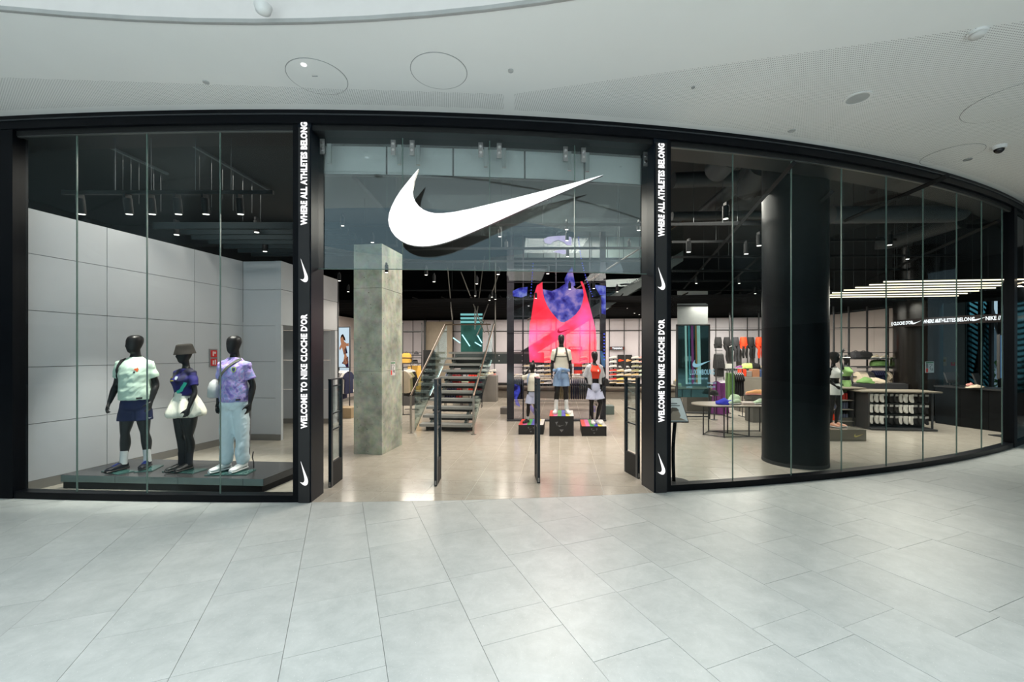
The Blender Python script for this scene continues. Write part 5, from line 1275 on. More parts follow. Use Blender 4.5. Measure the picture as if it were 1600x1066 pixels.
# ================================================================== translucent LED screen
def partly(name, cols, alpha, k=1.0, scale=3.):
    m = bpy.data.materials.new(name); nt, out = nodes_of(m); N, L = nt.nodes, nt.links
    tc = N.new('ShaderNodeTexCoord'); nz = N.new('ShaderNodeTexNoise'); nz.inputs['Scale'].default_value = scale; nz.inputs['Detail'].default_value = 3; L.new(tc.outputs['Object'], nz.inputs['Vector'])
    r = N.new('ShaderNodeValToRGB'); L.new(nz.outputs['Fac'], r.inputs[0]); e = r.color_ramp.elements
    while len(e) < len(cols): e.new(.5)
    for i, (p, c) in enumerate(cols): e[i].position = p; e[i].color = (*c, 1)
    E = N.new('ShaderNodeEmission'); L.new(r.outputs[0], E.inputs[0]); E.inputs[1].default_value = k
    T = N.new('ShaderNodeBsdfTransparent'); mx = N.new('ShaderNodeMixShader'); mx.inputs[0].default_value = alpha
    L.new(T.outputs[0], mx.inputs[1]); L.new(E.outputs[0], mx.inputs[2]); L.new(mx.outputs[0], out.inputs[0]); MATS[name] = m; return m
SY = 11.8
scr = thing('led_screen', 'tall see-through LED screen showing a figure in a red and pink tank top', 'screen', (dp(870, 600, SY).x, SY, 0))
SX0, SX1 = dp(792, 0, SY).x, dp(947, 0, SY).x
SZ = 5.25
mb = MB(); mb.bb((SX0, SY + .02, .03), (SX1, SY + .026, SZ)); mb.build('clear_panel', glass('screen_panel', (.84, .82, .84), .3), scr)
PST = mat('post_grey', (.035, .038, .045), .5)
for a, b in ((792, 803), (938.5, 947)):
    mb = MB(); mb.bb((dp(a, 0, SY).x, SY + .03, 0), (dp(b, 0, SY).x, SY + .12, SZ)); mb.build('post', PST, scr)
for x in (817.5, 869, 922):
    mb = MB(); mb.bb((dp(x, 0, SY).x - .015, SY + .03, .05), (dp(x, 0, SY).x + .015, SY + .06, SZ)); mb.build('mullion', PST, scr)
for y in (657, 627, 600.5, 574, 547.5, 521, 494, 467, 441, 414, 388):
    z = dp(0, y, SY).z; mb = MB(); mb.bb((SX0, SY + .03, z - .008), (SX1, SY + .05, z + .008)); mb.build('crossbar', PST, scr)
mb = MB(); mb.bb((SX0, SY - .03, 0), (SX1, SY + .15, .05)); mb.build('base_rail', PST, scr)
def flat(nm, P_, m, k=0.):
    mb = MB(); q = [dp(x, y, SY) - Vector((0, k, 0)) for x, y in P_]; mb.add(q, [tuple(range(len(q)))]); o = mb.build(nm, m, scr, fixn=False)
    bm = bmesh.new(); bm.from_mesh(o.data); bmesh.ops.triangulate(bm, faces=bm.faces); bm.to_mesh(o.data); bm.free()
TANK = partly('tank_red', [(.3, srgb(255, 40, 60)), (.48, srgb(255, 62, 84)), (.6, srgb(250, 90, 150)), (.75, srgb(240, 100, 210))], .66, 1.6, .9)
SKN = partly('skin_blue', [(.36, srgb(60, 50, 150)), (.5, srgb(110, 110, 225)), (.62, srgb(190, 165, 240))], .6, .95, 3.5)
flat('tank_top_image', [(847.5, 440.8), (847.6, 450), (848.5, 458), (851, 468), (855, 477.5), (860, 486), (865.5, 492.5), (871, 499), (876, 503), (881, 504), (887, 501), (893, 497), (900, 491), (906, 483), (910, 473), (912, 461), (910.5, 450), (906.7, 440), (909.7, 440), (912.7, 446), (916, 458), (918, 466), (922, 480), (925.5, 494), (928.5, 506), (931, 517), (932.3, 534), (932, 550), (928, 566), (905, 569), (860, 567), (827.6, 566), (826, 543), (826.5, 522), (828, 503), (829.5, 500), (832.5, 479), (835.5, 458), (839, 446)], TANK, .004)
flat('chest_image', [(848, 452), (862, 455), (874, 450), (882, 444), (893, 446), (900, 452), (911, 452), (912, 461), (910, 473), (906, 483), (900, 491), (893, 497), (887, 501), (881, 504), (876, 503), (871, 499), (865.5, 492.5), (860, 486), (855, 477.5), (851, 468)], SKN, .002)
flat('neck_image', [(882, 436), (888, 424), (894, 417), (896, 430), (899, 446), (893, 450), (884, 450)], SKN, .002)
LIL = partly('lilac_glow', [(.3, srgb(190, 170, 230)), (.7, srgb(240, 230, 255))], .8, 1.0)
flat('face_image', [(849, 375), (856, 370), (868, 369), (884, 368), (893, 371), (893, 384), (886, 383), (880, 378), (872, 375), (864, 378), (860, 382), (852, 380)], LIL, .002)
flat('lip_image', [(863, 394), (872, 391), (882, 390), (888, 396), (880, 397.5), (870, 395)], LIL, .002)
SLV = partly('sleeve_blue', [(.35, srgb(50, 50, 150)), (.5, srgb(90, 100, 225)), (.65, srgb(150, 165, 245))], .6, 1.0, 5)
flat('sleeve_image', [(801, 455), (811, 450), (824.5, 448.5), (823, 462), (815, 465), (801, 463)], SLV); flat('sleeve_image', [(928, 445), (946.5, 447), (946.5, 462), (937, 461)], SLV)
SLV2 = partly('fold_blue', [(.4, srgb(30, 20, 90)), (.6, srgb(90, 100, 240))], .5, 1.0, 6)
flat('fold_image', [(804, 600), (812, 603), (813, 612), (808, 622), (813, 636), (806, 633), (803, 618)], SLV2); flat('fold_image', [(926, 633), (932, 636), (930, 645), (925, 641)], SLV2); flat('fold_image', [(828, 630), (835, 640), (842, 650), (836, 650), (828, 640)], SLV2)
flat('arm_image', [(939.5, 462), (946.5, 462), (946.5, 492), (940, 490)], SLV); flat('arm_image', [(937, 548), (941, 549), (946, 562), (945, 575), (940, 570)], partly('arm_blue', [(.3, srgb(60, 100, 160)), (.7, srgb(130, 180, 210))], .5))
BD = emis('bead_blue', srgb(90, 100, 240), 1.1)
mb = MB()
for i in range(26):
    t_ = i / 25; mb.box(dp(904 + 6 * t_ + 16 * t_ ** 2, 371 + 92 * t_, SY - .01), (.022, .004, .028), 0, .4)
for i in range(12): mb.box(dp(833 - 4 * i / 12, 412 + i * 4.6, SY - .01), (.02, .004, .024), 0, -.4)
for i in range(9): mb.box(dp(944, 522 + i * 5, SY - .012), (.035, .004, .03), 0, .3)
mb.build('bead_string_image', BD, scr)
mb = MB(); tick(mb, dp(881, 517, SY - .012), (1, 0, 0), (0, 0, 1), .36, .002); mb.build('tick_emblem', partly('tick_dark_red', [(.3, srgb(190, 30, 60)), (.7, srgb(210, 30, 70))], .8), scr)

# ================================================================== staircase
STEP = mat('step_stone', srgb(146, 148, 146), .6, bump=.2, bscale=50)
GRS = glass('balustrade_glass', (.88, .94, .93), .6)
BRONZE = mat('handrail_bronze', (.16, .115, .085), .35, .6)
SO = (-2.24, 10.3); RS, RUN, SW = .175, .272, 1.28
st = thing('staircase', 'open grey staircase with glass balustrades rising into the shop', 'staircase', (*SO, 0))
for i in range(10):
    mb = MB(); c = A3(SW / 2, i * RUN + .15, (i + 1) * RS - .03, SO); mb.box(c, (SW, .31, .06), -AX); mb.build('tread', STEP, st)
    mb = MB(); c = A3(SW / 2 + .06, i * RUN + .17, (i + 1) * RS - .09, SO); mb.box(c, (SW - .12, .03, .09 if i else .15), -AX); mb.build('riser_bar', CHAR, st)
STRG = mat('stringer_green', (.085, .105, .105), .4)
for r in (.22, SW - .2):
    a, b = A3(r, .25, .0, SO), A3(r, 10 * RUN, 10 * RS - .16, SO); u = A3(.03, 0); 
    mb = MB(); mb.hexa([a - u, a + u, a + u + Vector((0, 0, .2)), a - u + Vector((0, 0, .2))], [b - u, b + u, b + u + Vector((0, 0, .2)), b - u + Vector((0, 0, .2))]); mb.build('stringer', STRG, st)
ld = 10 * RUN
mb = MB(); mb.box(A3(1.25, ld + .65, 10 * RS + .14, SO), (2.5, 1.3, .06), -AX); mb.build('landing', STEP, st)
mb = MB(); mb.box(A3(1.55, ld + .02, 10 * RS - .02, SO), (2.7, .03, .34), -AX); mb.build('landing_fascia', STRG, st)
mb = MB()
for q in (1.55, 1.9, 2.25, 2.6):
    for z in (-.10, .06): mb.box(A3(q, ld - .005, 10 * RS + z, SO), (.03, .02, .03), -AX)
mb.build('fascia_bolt', WHITE, st)
r0 = 2.4
for i in range(16):
    mb = MB(); mb.box(A3(r0 + i * .28, ld + .65, 10 * RS + .17 + i * RS, SO), (.31, 1.2, .05), -AX); mb.build('upper_tread', STEP, st)
for dd in (.05, 1.22):
    a, b = A3(r0 - .2, ld + dd, 10 * RS - .12, SO), A3(r0 + 16 * .28, ld + dd, 26 * RS - .02, SO)
    mb = MB(); u = A3(0, .02); h_ = Vector((0, 0, .30)); mb.hexa([a - u, b - u, b + u, a + u], [a - u + h_, b - u + h_, b + u + h_, a + u + h_]); mb.build('upper_stringer', STRG, st)
a, b = A3(r0, ld + .03, 10 * RS + .2, SO), A3(r0 + 16 * .28, ld + .03, 26 * RS + .2, SO)
mb = MB(); mb.hexa([a, b, b + A3(0, .01), a + A3(0, .01)], [p + Vector((0, 0, .85)) for p in (a, b, b + A3(0, .01), a + A3(0, .01))]); mb.build('upper_glass', GRS, st)
mb = MB(); mb.tube([a + Vector((0, 0, .92)), b + Vector((0, 0, .92))], .022, 8); mb.build('upper_handrail', BRONZE, st)
for r, px in ((-.06, 0), (SW + .06, 1)):
    a, b = A3(r, -.15, .03, SO), A3(r, 10 * RUN, 10 * RS, SO); e = A3(.012, 0)
    mb = MB(); mb.hexa([a, a + e, b + e, b], [p + Vector((0, 0, .98)) for p in (a, a + e, b + e, b)]); mb.build('glass_balustrade', GRS, st)
    hr = [a + Vector((0, 0, .86)) + A3(-.05 if r < 0 else .05, -.12), b + Vector((0, 0, 1.0)) + A3(-.05 if r < 0 else .05, 0)]
    mb = MB(); mb.tube(hr + ([hr[1] + A3(1.4, .05)] if r < 0 else []), .022, 8); mb.build('handrail', BRONZE, st)
    mb = MB(); p = hr[0]; mb.cyl((p.x, p.y, .01), p, .024, n=10); mb.cyl((p.x, p.y, .0), (p.x, p.y, .015), .06, n=12); mb.build('rail_post', STEEL, st)
    for f in (.3, .65): 
        q = hr[0].lerp(hr[1], f); mb = MB(); mb.tube([q, q + A3(.06 if r < 0 else -.06, 0) - Vector((0, 0, .04))], .01, 6); mb.build('rail_bracket', STEEL, st)
# slender steel rods above the stairs
for qi, (xa, ya, xb, yb, d_) in enumerate(((699, 418, 707, 500, 12.6), (720, 425, 757, 520, 13.0), (782, 420, 752, 505, 13.0), (774, 408, 774, 560, 12.4), (760, 503, 772, 560, 13.2), (757, 500, 745, 525, 13.4), (757, 400, 742, 515, 13.6), (742, 415, 742, 510, 13.8))):
    mb = MB(); mb.tube([dp(xa, ya, d_), dp(xb, yb, d_)], .016, 6)
    tag(mb.build('steel_rod', mat('rod_steel', (.13, .125, .11), .4, .5)), 'thin steel hanger rod above the staircase, %s' % ['leftmost, leaning right', 'long one leaning right', 'long one leaning left', 'upright one at the right', 'lower right one', 'lower one leaning left', 'steep one leaning left', 'upright one in the middle'][qi], 'steel rod', 'steel rods over the staircase')
# pale upper gallery seen high on the right, behind the screen top
t = thing('gallery_balustrade', 'pale glazed upper gallery parapet high behind the screen', 'balustrade', (2.5, 15.9, 4.0))
for i in range(9):
    a = dp(800 + i * 25, 0, 15.5).x; b = dp(824 + i * 25, 0, 15.5).x; mb = MB(); mb.bb((a, 15.5, 5.35), (b, 15.53, 6.1)); mb.build('parapet_panel', mat('parapet', srgb(150, 168, 166), .25), t)

# ================================================================== teal glass box and fittings by the stairs
TEAL = mat('teal_glow', srgb(60, 112, 108), .12, .6, var=.4, scale=3)
t = thing('glass_case', 'teal mirrored glass case beyond the staircase', 'glass case', (-1.35, 16.2, 0))
x0, x1 = dp(720, 0, 16.2).x, dp(754, 0, 16.2).x
mb = MB(); mb.bb((x0, 16.2, 1.3), (x1, 16.3, 3.2)); mb.build('mirror_panel', TEAL, t)
mb = MB(); mb.bb((x0, 16.14, 1.2), (x1, 16.34, 1.3)); mb.bb((x0, 16.2, 0), (x0 + .08, 16.3, 1.3)); mb.bb((x1 - .08, 16.2, 0), (x1, 16.3, 1.3)); mb.build('frame', CHAR, t)
LB = emis('light_strip', srgb(170, 235, 240), 2.2)
mb = MB()
for (xa, ya, xb, yb) in ((708, 528, 719, 536), (722, 523, 734, 541), (742, 535, 752, 541), (746, 524, 753, 536)): mb.tube([dp(xa, ya, 16.1), dp(xb, yb, 16.1)], .018, 4)
mb.build('neon_tube', LB, t)
mb = MB(); mb.ball(dp(723, 554, 16.0), .045, 10, 6); mb.build('yellow_lamp', emis('yellow_lamp', srgb(255, 235, 90), 1.5), t)
mb = MB()
for i in range(3): mb.bb((x0, 16.1, 3.02 + .14 * i), (x1, 16.14, 3.09 + .14 * i))
mb.build('lit_louvre', emis('louvre_teal', srgb(130, 200, 200), .9), t)

# ================================================================== merchandise generators
def smesh(kind, cols):
    mb = shoe_mb(.30); return mb
SHM = {}
def trainer(loc, rz, up, so, label, group, k=1.):
    key = (up, so)
    if key not in SHM:
        mu = fabric('trainer_' + up, COLS[up]); ms = fabric('sole_' + so, COLS[so])
        SHM[key] = shoe_mb(.31).mesh('trainer', [mu, ms, ms], None, 50)
    o = bpy.data.objects.new('trainer', SHM[key]); COL.objects.link(o); o.location = loc; o.rotation_euler = (0, 0, rz); o.scale = (k,) * 3
    return tag(o, label, 'shoe', group)
COLS = {'white': srgb(226, 224, 218), 'cream': srgb(214, 200, 172), 'red': srgb(206, 60, 48), 'pink': srgb(228, 160, 150), 'black': (.012, .012, .013), 'olive': srgb(150, 148, 110), 'tan': srgb(206, 176, 120), 'grey': srgb(140, 140, 142),
        'mint': srgb(200, 222, 190), 'lime': srgb(190, 214, 120), 'blue': srgb(54, 62, 190), 'navy': srgb(24, 30, 62), 'green': srgb(104, 140, 80), 'purple': srgb(128, 62, 132), 'orange': srgb(240, 70, 30), 'gold': srgb(190, 150, 66), 'peach': srgb(236, 176, 120), 'charcoal': srgb(52, 52, 56), 'beige': srgb(196, 182, 160), 'maroon': srgb(130, 28, 34), 'slate': srgb(90, 96, 120), 'yellow': srgb(226, 206, 110)}
def BWr(px, o=0.):
    # r coordinate of the rear wall under picture column px
    s_ = (px - CX) / F; bx = bw0.x - ax.x * o; by = bw0.y - ax.y * o
    return (s_ * by - bx) / (bwd.x - s_ * bwd.y)
def shoe_column(px, ys, cols, where):
    r = BWr(px, .15); q = BW(r, 0, .15)
    zs = [H - (y - HY) / F * q.y for y in ys]
    t = thing('shoe_rail', 'slim black shoe display rail on the rear wall, %s' % where, 'display rail', BW(r, zs[-1] - .1, .06), -AX, 'shoe rails on the rear wall')
    mb = MB(); mb.box((0, 0, (zs[0] - zs[-1]) / 2 + .06), (.05, .03, zs[0] - zs[-1] + .14)); mb.build('spine', BLACKM, t, local=True)
    for kz, (z, c) in enumerate(zip(zs, cols)):
        mb = MB(); mb.box((0, -.10, z - zs[-1] + .085), (.24, .16, .012)); mb.build('ledge', BLACKM, t, local=True)
        up, so = (c.split('/') + [c])[:2] if '/' in c else (c, 'white')
        trainer(BW(r, z - .006, .16), -AX - PI / 2 + .15, up, so, '%s trainer, %s from the top, %s' % (up, NTH[kz], where), 'trainers on the rear shoe wall')
YS = [560.5, 567, 574, 581, 587.5, 594.5, 600]
shoe_column(959, YS, ['white', 'white', 'white', 'red', 'red', 'red', 'cream/black'], 'first column right of the screen')
shoe_column(970, YS[3:], ['cream/tan', 'cream', 'yellow/cream', 'tan'], 'second column right of the screen')
shoe_column(982, YS[3:], ['white', 'cream/tan', 'cream', 'white'], 'third column right of the screen')
shoe_column(993.5, YS, ['white', 'cream', 'olive', 'olive/cream', 'tan', 'tan', 'cream'], 'fourth column right of the screen')
shoe_column(1005, YS[:5], ['pink', 'pink', 'olive', 'mint', 'mint'], 'fifth column right of the screen')
shoe_column(913, YS[:4], ['white/pink', 'cream', 'cream', 'cream'], 'right part behind the screen')
shoe_column(857, YS, ['cream', 'white', 'tan', 'cream', 'tan', 'cream', 'white'], 'just left of the middle mannequin')
shoe_column(846, YS, ['white', 'cream', 'white', 'white', 'cream', 'cream', 'tan'], 'second left of the middle mannequin')
shoe_column(834, YS[:4], ['white', 'cream', 'white', 'white'], 'above the child mannequin')
shoe_column(823, YS[:4], ['white', 'cream', 'cream', 'white'], 'upper left of the child mannequin')
shoe_column(771, YS[3:], ['white', 'pink', 'white', 'cream'], 'between staircase and screen')
for px, c in ((970.2, 'orange'), (982.2, 'peach')):
    a = BWr(px, .08); p = BW(a, 0, .08); z0_, z1_ = H - (575.5 - HY) / F * p.y, H - (554.5 - HY) / F * p.y
    t = thing('wall_poster', 'black shoe poster on the rear wall, %s of the pair' % ('left' if px < 975 else 'right'), 'poster', BW(a, z0_, .08), -AX)
    h_ = z1_ - z0_; mb = MB(); mb.box((0, 0, h_ / 2), (.27, .015, h_)); mb.build('panel', BLACKM, t, local=True)
    mb = MB(); mb.prism([(-.11, .0), (-.08, .05), (-.02, .05), (.05, .0), (.10, -.01), (.11, -.04), (-.10, -.05)], V(0, -.009, h_ * .6), (1, 0, .2), (-.2, 0, 1), (0, -.002, 0)); mb.build('shoe_picture', fabric('picture_' + c, COLS[c]), t, local=True)
    mb = MB(); mb.box((-.05, -.009, h_ * .15), (.10, .002, .03)); mb.box((-.03, -.009, h_ * .08), (.14, .002, .02)); mb.build('caption_bar', WHITE, t, local=True)
def wall_sign(px, y, w_, s_, lab, redends):
    r = BWr(px, .14); p = BW(r, 0, .14); z = H - (y - HY) / F * p.y
    t = thing('category_sign', lab, 'sign', BW(r, z, .14), -AX)
    mb = MB(); mb.box((0, 0, 0), (w_, .05, .14)); mb.build('sign_box', BLACKM, t, local=True)
    text('lettering', s_, .11, (0, -.028, -.005), (1, 0, 0), (0, 0, 1), LETTER, t, .003, .8, .003, local=True)
    for sg_ in (-1, 1):
        mb = MB(); mb.box((sg_ * (w_ / 2 - .05), -.027, 0), (.05, .004, .10)); mb.build('red_end', mat('dull_red', (.16, .03, .02), .6), t, local=True)
wall_sign(964.5, 544.5, .60, 'TRAINING', 'small black hanging sign reading TRAINING on the rear wall', 1)
wall_sign(899, 544.5, .55, 'RUNNING', 'small black category sign glowing through the pink part of the screen', 1)

GM = {}
def garment_mesh(c, kind='tee'):
    if (c, kind) in GM: return GM[(c, kind)]
    m = fabric('cloth_' + c, COLS[c]); mb = MB()
    P = {'tee': [(-.04, 0), (-.12, -.03), (-.24, -.18), (-.19, -.23), (-.155, -.18), (-.17, -.66), (-.06, -.675), (.06, -.66), (.17, -.67), (.155, -.18), (.19, -.23), (.24, -.18), (.12, -.03), (.04, 0)],
         'coat': [(-.04, 0), (-.13, -.03), (-.23, -.28), (-.25, -.52), (-.19, -.53), (-.17, -.3), (-.18, -.82), (0, -.84), (.18, -.82), (.17, -.3), (.19, -.53), (.25, -.52), (.23, -.28), (.13, -.03), (.04, 0)],
         'pants': [(-.15, 0), (-.17, -.25), (-.15, -.95), (-.04, -.95), (0, -.3), (.04, -.95), (.15, -.95), (.17, -.25), (.15, 0)],
         'dress': [(-.05, 0), (-.11, -.03), (-.12, -.2), (-.13, -.5), (-.19, -1.0), (-.08, -1.02), (.05, -1.0), (.18, -1.02), (.13, -.5), (.12, -.2), (.11, -.03), (.05, 0)],
         'shorts': [(-.16, 0), (-.2, -.34), (-.03, -.36), (0, -.2), (.03, -.36), (.2, -.34), (.16, 0)]}[kind]
    n = len(P); cx_ = 0; cz = sum(p[1] for p in P) / n
    A = [V(x, .020 * (1 if i % 2 else .6), z) for i, (x, z) in enumerate(P)]; B = [V(x, -.020 * (1 if i % 2 else .6), z) for i, (x, z) in enumerate(P)]
    mid = [V(x * .6, .028, cz + (z - cz) * .6) for x, z in P]; mid2 = [V(x * .6, -.028, cz + (z - cz) * .6) for x, z in P]
    mb.add(mid + A + B + mid2, [tuple(range(n))] + [(k * n + i, k * n + (i + 1) % n, (k + 1) * n + (i + 1) % n, (k + 1) * n + i) for k in range(3) for i in range(n)] + [tuple(reversed(range(3 * n, 4 * n)))])
    mb.m = 1; mb.tube([(-.16, 0, -.045), (0, 0, .03), (.16, 0, -.045)], .006, 4); mb.tube([(0, 0, .03), (0, 0, .075), (.03, 0, .10), (.0, 0, .125), (-.03, 0, .10)], .004, 4)
    me = mb.mesh('garment', [m, STEELD], None, 40); GM[(c, kind)] = me; return me
NMS = {'tee': 't_shirt', 'coat': 'jacket', 'pants': 'trousers', 'dress': 'long_dress', 'shorts': 'shorts'}
def rail(a, b, z, items, lab, where, legs=True, face=None, scale=1.):
    """clothes rail from a to b at height z; items [(colour, kind, n)] side by side"""
    a, b = Vector((a[0], a[1], z)), Vector((b[0], b[1], z)); d = (b - a); L_ = d.length; d = d / L_; rz = math.atan2(d.y, d.x)
    t = thing('clothes_rail', lab, 'clothes rail', ((a.x + b.x) / 2, (a.y + b.y) / 2, 0 if legs else z), rz)
    z0_ = z if legs else 0
    mb = MB(); mb.tube([(-L_ / 2, 0, z0_), (L_ / 2, 0, z0_)], .013, 6); mb.build('top_bar', CHAR, t, local=True)
    if legs:
        for q in (-1, 1):
            mb = MB(); mb.tube([(q * L_ / 2, 0, 0.015), (q * L_ / 2, 0, z0_)], .013, 6); mb.tube([(q * L_ / 2, -.22, .015), (q * L_ / 2, .22, .015)], .013, 6); mb.build('leg', CHAR, t, local=True)
    n = sum(i[2] for i in items); k = 0
    for (c, kind, m_) in items:
        for j in range(m_):
            p = a + d * L_ * (k + .5) / n; k += 1
            o = bpy.data.objects.new(NMS[kind], garment_mesh(c, kind)); COL.objects.link(o); o.location = p - Vector((0, 0, .125 * scale)); o.scale = (scale,) * 3
            o.rotation_euler = (0, 0, rz + (PI / 2 - .14 if face is None else face))
            tag(o, '%s %s, %s along the rail %s' % (c, NMS[kind].replace('t_shirt', 't-shirt').replace('_', ' '), NTH[k - 1], where), 'clothing', 'clothes hanging ' + where)
def P2(px, Yd): return (dp(px, 0, Yd).x, Yd)
def table(px0, px1, yb, z, dep, lab, m=None, leg=True, thick=.03, cat='table', top_m=None):
    a, b = wp(px0, yb), wp(px1, yb); w_ = b.x - a.x
    t = thing('display_table', lab, cat, ((a.x + b.x) / 2, a.y + dep / 2, 0), -AX * .6)
    mb = MB(); mb.box((0, 0, z - thick / 2), (w_, dep, thick)); mb.build('table_top', top_m or mat('table_top', srgb(150, 144, 132), .5), t, local=True)
    for i in (-1, 1):
        for j in (-1, 1):
            mb = MB(); mb.box((i * (w_ / 2 - .04), j * (dep / 2 - .04), (z - thick) / 2), (.025, .025, z - thick)); mb.build('leg', CHAR, t, local=True)
        mb = MB(); mb.box((i * (w_ / 2 - .04), 0, .02), (.025, dep - .08, .025)); mb.build('floor_bar', CHAR, t, local=True)
    return t
def block(p, dims, m, lab, rz=-AX, nm='plinth_block'):
    mb = MB(); w_, d_, h_ = dims; g = .006
    rows = []
    lo = [V(-w_ / 2, -d_ / 2, 0), V(w_ / 2, -d_ / 2, 0), V(w_ / 2, d_ / 2, 0), V(-w_ / 2, d_ / 2, 0)]
    def sc_(k, z): return [V(q.x * k, q.y * k, z) for q in lo]
    mb.loft([sc_(.985, 0), sc_(1, .02), sc_(1, h_ - g), sc_(.985, h_)]); M_ = Matrix.Translation(Vector(p)) @ Matrix.Rotation(rz, 4, 'Z'); mb.v = [M_ @ q for q in mb.v]
    return tag(mb.build(nm, m, origin=Vector(p)), lab, 'plinth')
def cap(p, c, lab, rz=0., k=1.):
    mb = MB(); mb.erings([(0, 0, z, rx, ry) for z, rx, ry in ((0, .09, .10), (.05, .088, .098), (.10, .06, .07), (.12, .02, .025))], 18); mb.erings([(0, -.12, 0, .075, .08), (0, -.125, .012, .07, .07)], 16)
    M_ = Matrix.Translation(Vector(p)) @ Matrix.Rotation(rz, 4, 'Z') @ Matrix.Scale(k, 4); mb.v = [M_ @ q for q in mb.v]
    return tag(mb.build('cap', fabric('cloth_' + c, COLS[c]), smooth=50, origin=Vector(p)), lab, 'cap')
def bag(p, c, lab, w_=.34, h_=.4, d_=.16, rz=0., nm='backpack'):
    t = thing(nm, lab, 'bag', p, rz)
    mb = MB(); mb.erings([(0, 0, z * h_, rx * w_, ry * d_) for z, rx, ry in ((0, .42, .42), (.05, .5, .5), (.5, .5, .52), (.85, .44, .42), (1, .25, .2))], 20, p=3.5); mb.build('bag_body', fabric('cloth_' + c, COLS[c]), t, local=True, smooth=60)
    mb = MB(); mb.tube([V(-.06, 0, h_ * .97), V(0, 0, h_ * 1.12), V(.06, 0, h_ * .97)], .01, 6, sm=2); mb.build('handle', BLACKM, t, local=True)
    mb = MB(); mb.erings([(0, -.5 * d_, z * h_, .3 * w_, .12 * d_) for z in (.12, .45)], 16, p=4); mb.build('pocket', fabric('cloth_' + c, COLS[c]), t, local=True, smooth=60)
    return t
def folded(p, c, lab, n=3, w_=.32, d_=.26, rz=0.):
    mb = MB()
    for i in range(n):
        mb.erings([(0, 0, i * .035 + z, w_ / 2 * k, d_ / 2 * k) for z, k in ((0, .95), (.006, 1), (.028, 1), (.034, .95))], 20, p=5)
    M_ = Matrix.Translation(Vector(p)) @ Matrix.Rotation(rz, 4, 'Z'); mb.v = [M_ @ q for q in mb.v]
    return tag(mb.build('folded_clothes', fabric('cloth_' + c, COLS[c]), smooth=40, origin=Vector(p)), lab, 'clothing')

# ---- far left, seen between the pale wall and the concrete column
Yp = 14.6
a, b = dp(529, 512, Yp), dp(545.5, 586, Yp)
t = thing('light_poster', 'bright backlit poster of a woman in dark sportswear left of the concrete column', 'poster', ((a.x + b.x) / 2, Yp, b.z))
mb = MB(); mb.bb((a.x - .03, Yp, b.z - .03), (b.x + .03, Yp + .08, a.z + .03)); mb.build('frame', CHAR, t)
mb = MB(); mb.bb((a.x, Yp - .012, b.z), (b.x, Yp - .002, a.z)); mb.build('lit_panel', emis('poster_light', srgb(205, 226, 240), .95), t)
def pl(nm, P_, col):
    mb = MB(); mb.prism([(x, -y) for x, y in P_], (0, Yp - .014, 0), (1, 0, 0), (0, 0, 1), (0, -.002, 0)); q = mb.v
    mb.v = [V(dp(p.x, -p.z, p.y).x, p.y, dp(p.x, -p.z, p.y).z) for p in mb.v]; mb.build(nm, emis(nm, col, .6), t)
pl('picture_skin', [(532, 527), (536, 526), (538, 534), (542, 537), (545, 536), (545, 541), (541, 541), (540, 545), (541, 554), (543, 560), (545, 566), (543, 568), (540, 570), (536, 568), (538, 556), (536, 548), (534, 543), (531, 548), (530, 544), (533, 538), (532, 532)], srgb(214, 150, 112))
pl('picture_top', [(534, 541), (538, 546), (541, 542), (543, 552), (537, 554)], srgb(24, 26, 62)); pl('picture_tights', [(538, 562), (544, 557), (545, 575), (541, 575), (539, 570), (534, 568)], srgb(60, 40, 70)); pl('picture_hair', [(533, 524), (536, 522), (539, 528), (540, 533), (537, 531), (535, 527), (532, 529)], srgb(46, 30, 28))
rail(P2(530, 13.0), P2(546, 12.9), 1.45, [('navy', 'coat', 3), ('grey', 'tee', 2), ('white', 'tee', 2), ('navy', 'tee', 1)], 'low clothes rail in front of the backlit poster', 'in front of the backlit poster')
table(531, 557, 643, .62, .7, 'pale display table below the backlit poster')
p = wp(541, 622, .62); folded(V(dp(536, 0, 14.1).x, 14.1, .62), 'charcoal', 'small stack of charcoal clothes on the table below the poster'); trainer(V(dp(547, 0, 14.1).x, 14.1, .62), .9, 'beige', 'white', 'beige trainer on the table below the backlit poster', 'shoes on display tables')
block(wp(541, 652), (.55, .5, .30), mat('block_wood', srgb(150, 132, 104), .6), 'low wooden block below the table near the concrete column')
# ---- between column and stairs
ZB = 16.5
t = thing('shelf_unit', 'tall wall shelving with cap, shoe and yellow backpack right of the concrete column', 'shelf', ((dp(646, 0, ZB).x), ZB, 0))
for x in (629, 659):
    mb = MB(); mb.bb((dp(x, 0, ZB).x - .02, ZB, 0), (dp(x, 0, ZB).x + .02, ZB + .04, 3.05)); mb.build('upright', CHAR, t)
for y in (550.5, 555, 559, 567.5, 574, 517.5):
    z = dp(0, y, ZB).z; mb = MB(); mb.bb((dp(629, 0, ZB).x, ZB - (.3 if y in (559, 567.5) else .02), z - .02), (dp(659, 0, ZB).x, ZB + .02, z + .01)); mb.build('shelf_board', CHAR, t)
cap(dp(650.5, 554, ZB - .15), 'charcoal', 'dark cap on the upper shelf right of the concrete column'); trainer(dp(648, 567.2, ZB - .15), -PI / 2, 'black', 'black', 'black trainer on the shelf under the dark cap', 'shoes on display tables')
bag(dp(635, 569, ZB - .2), 'gold', 'bulky yellow camouflage backpack on the shelf beside the column', .42, .42)
rail(P2(630, 13.0), P2(643, 14.2), 1.45, [('beige', 'tee', 2), ('olive', 'tee', 2), ('black', 'coat', 3)], 'clothes rail just right of the concrete column', 'right of the concrete column')
rail(P2(642, 15.5), P2(653, 15.5), 1.55, [('gold', 'pants', 3)], 'short rail with gold trousers left of the staircase', 'left of the staircase', face=0)
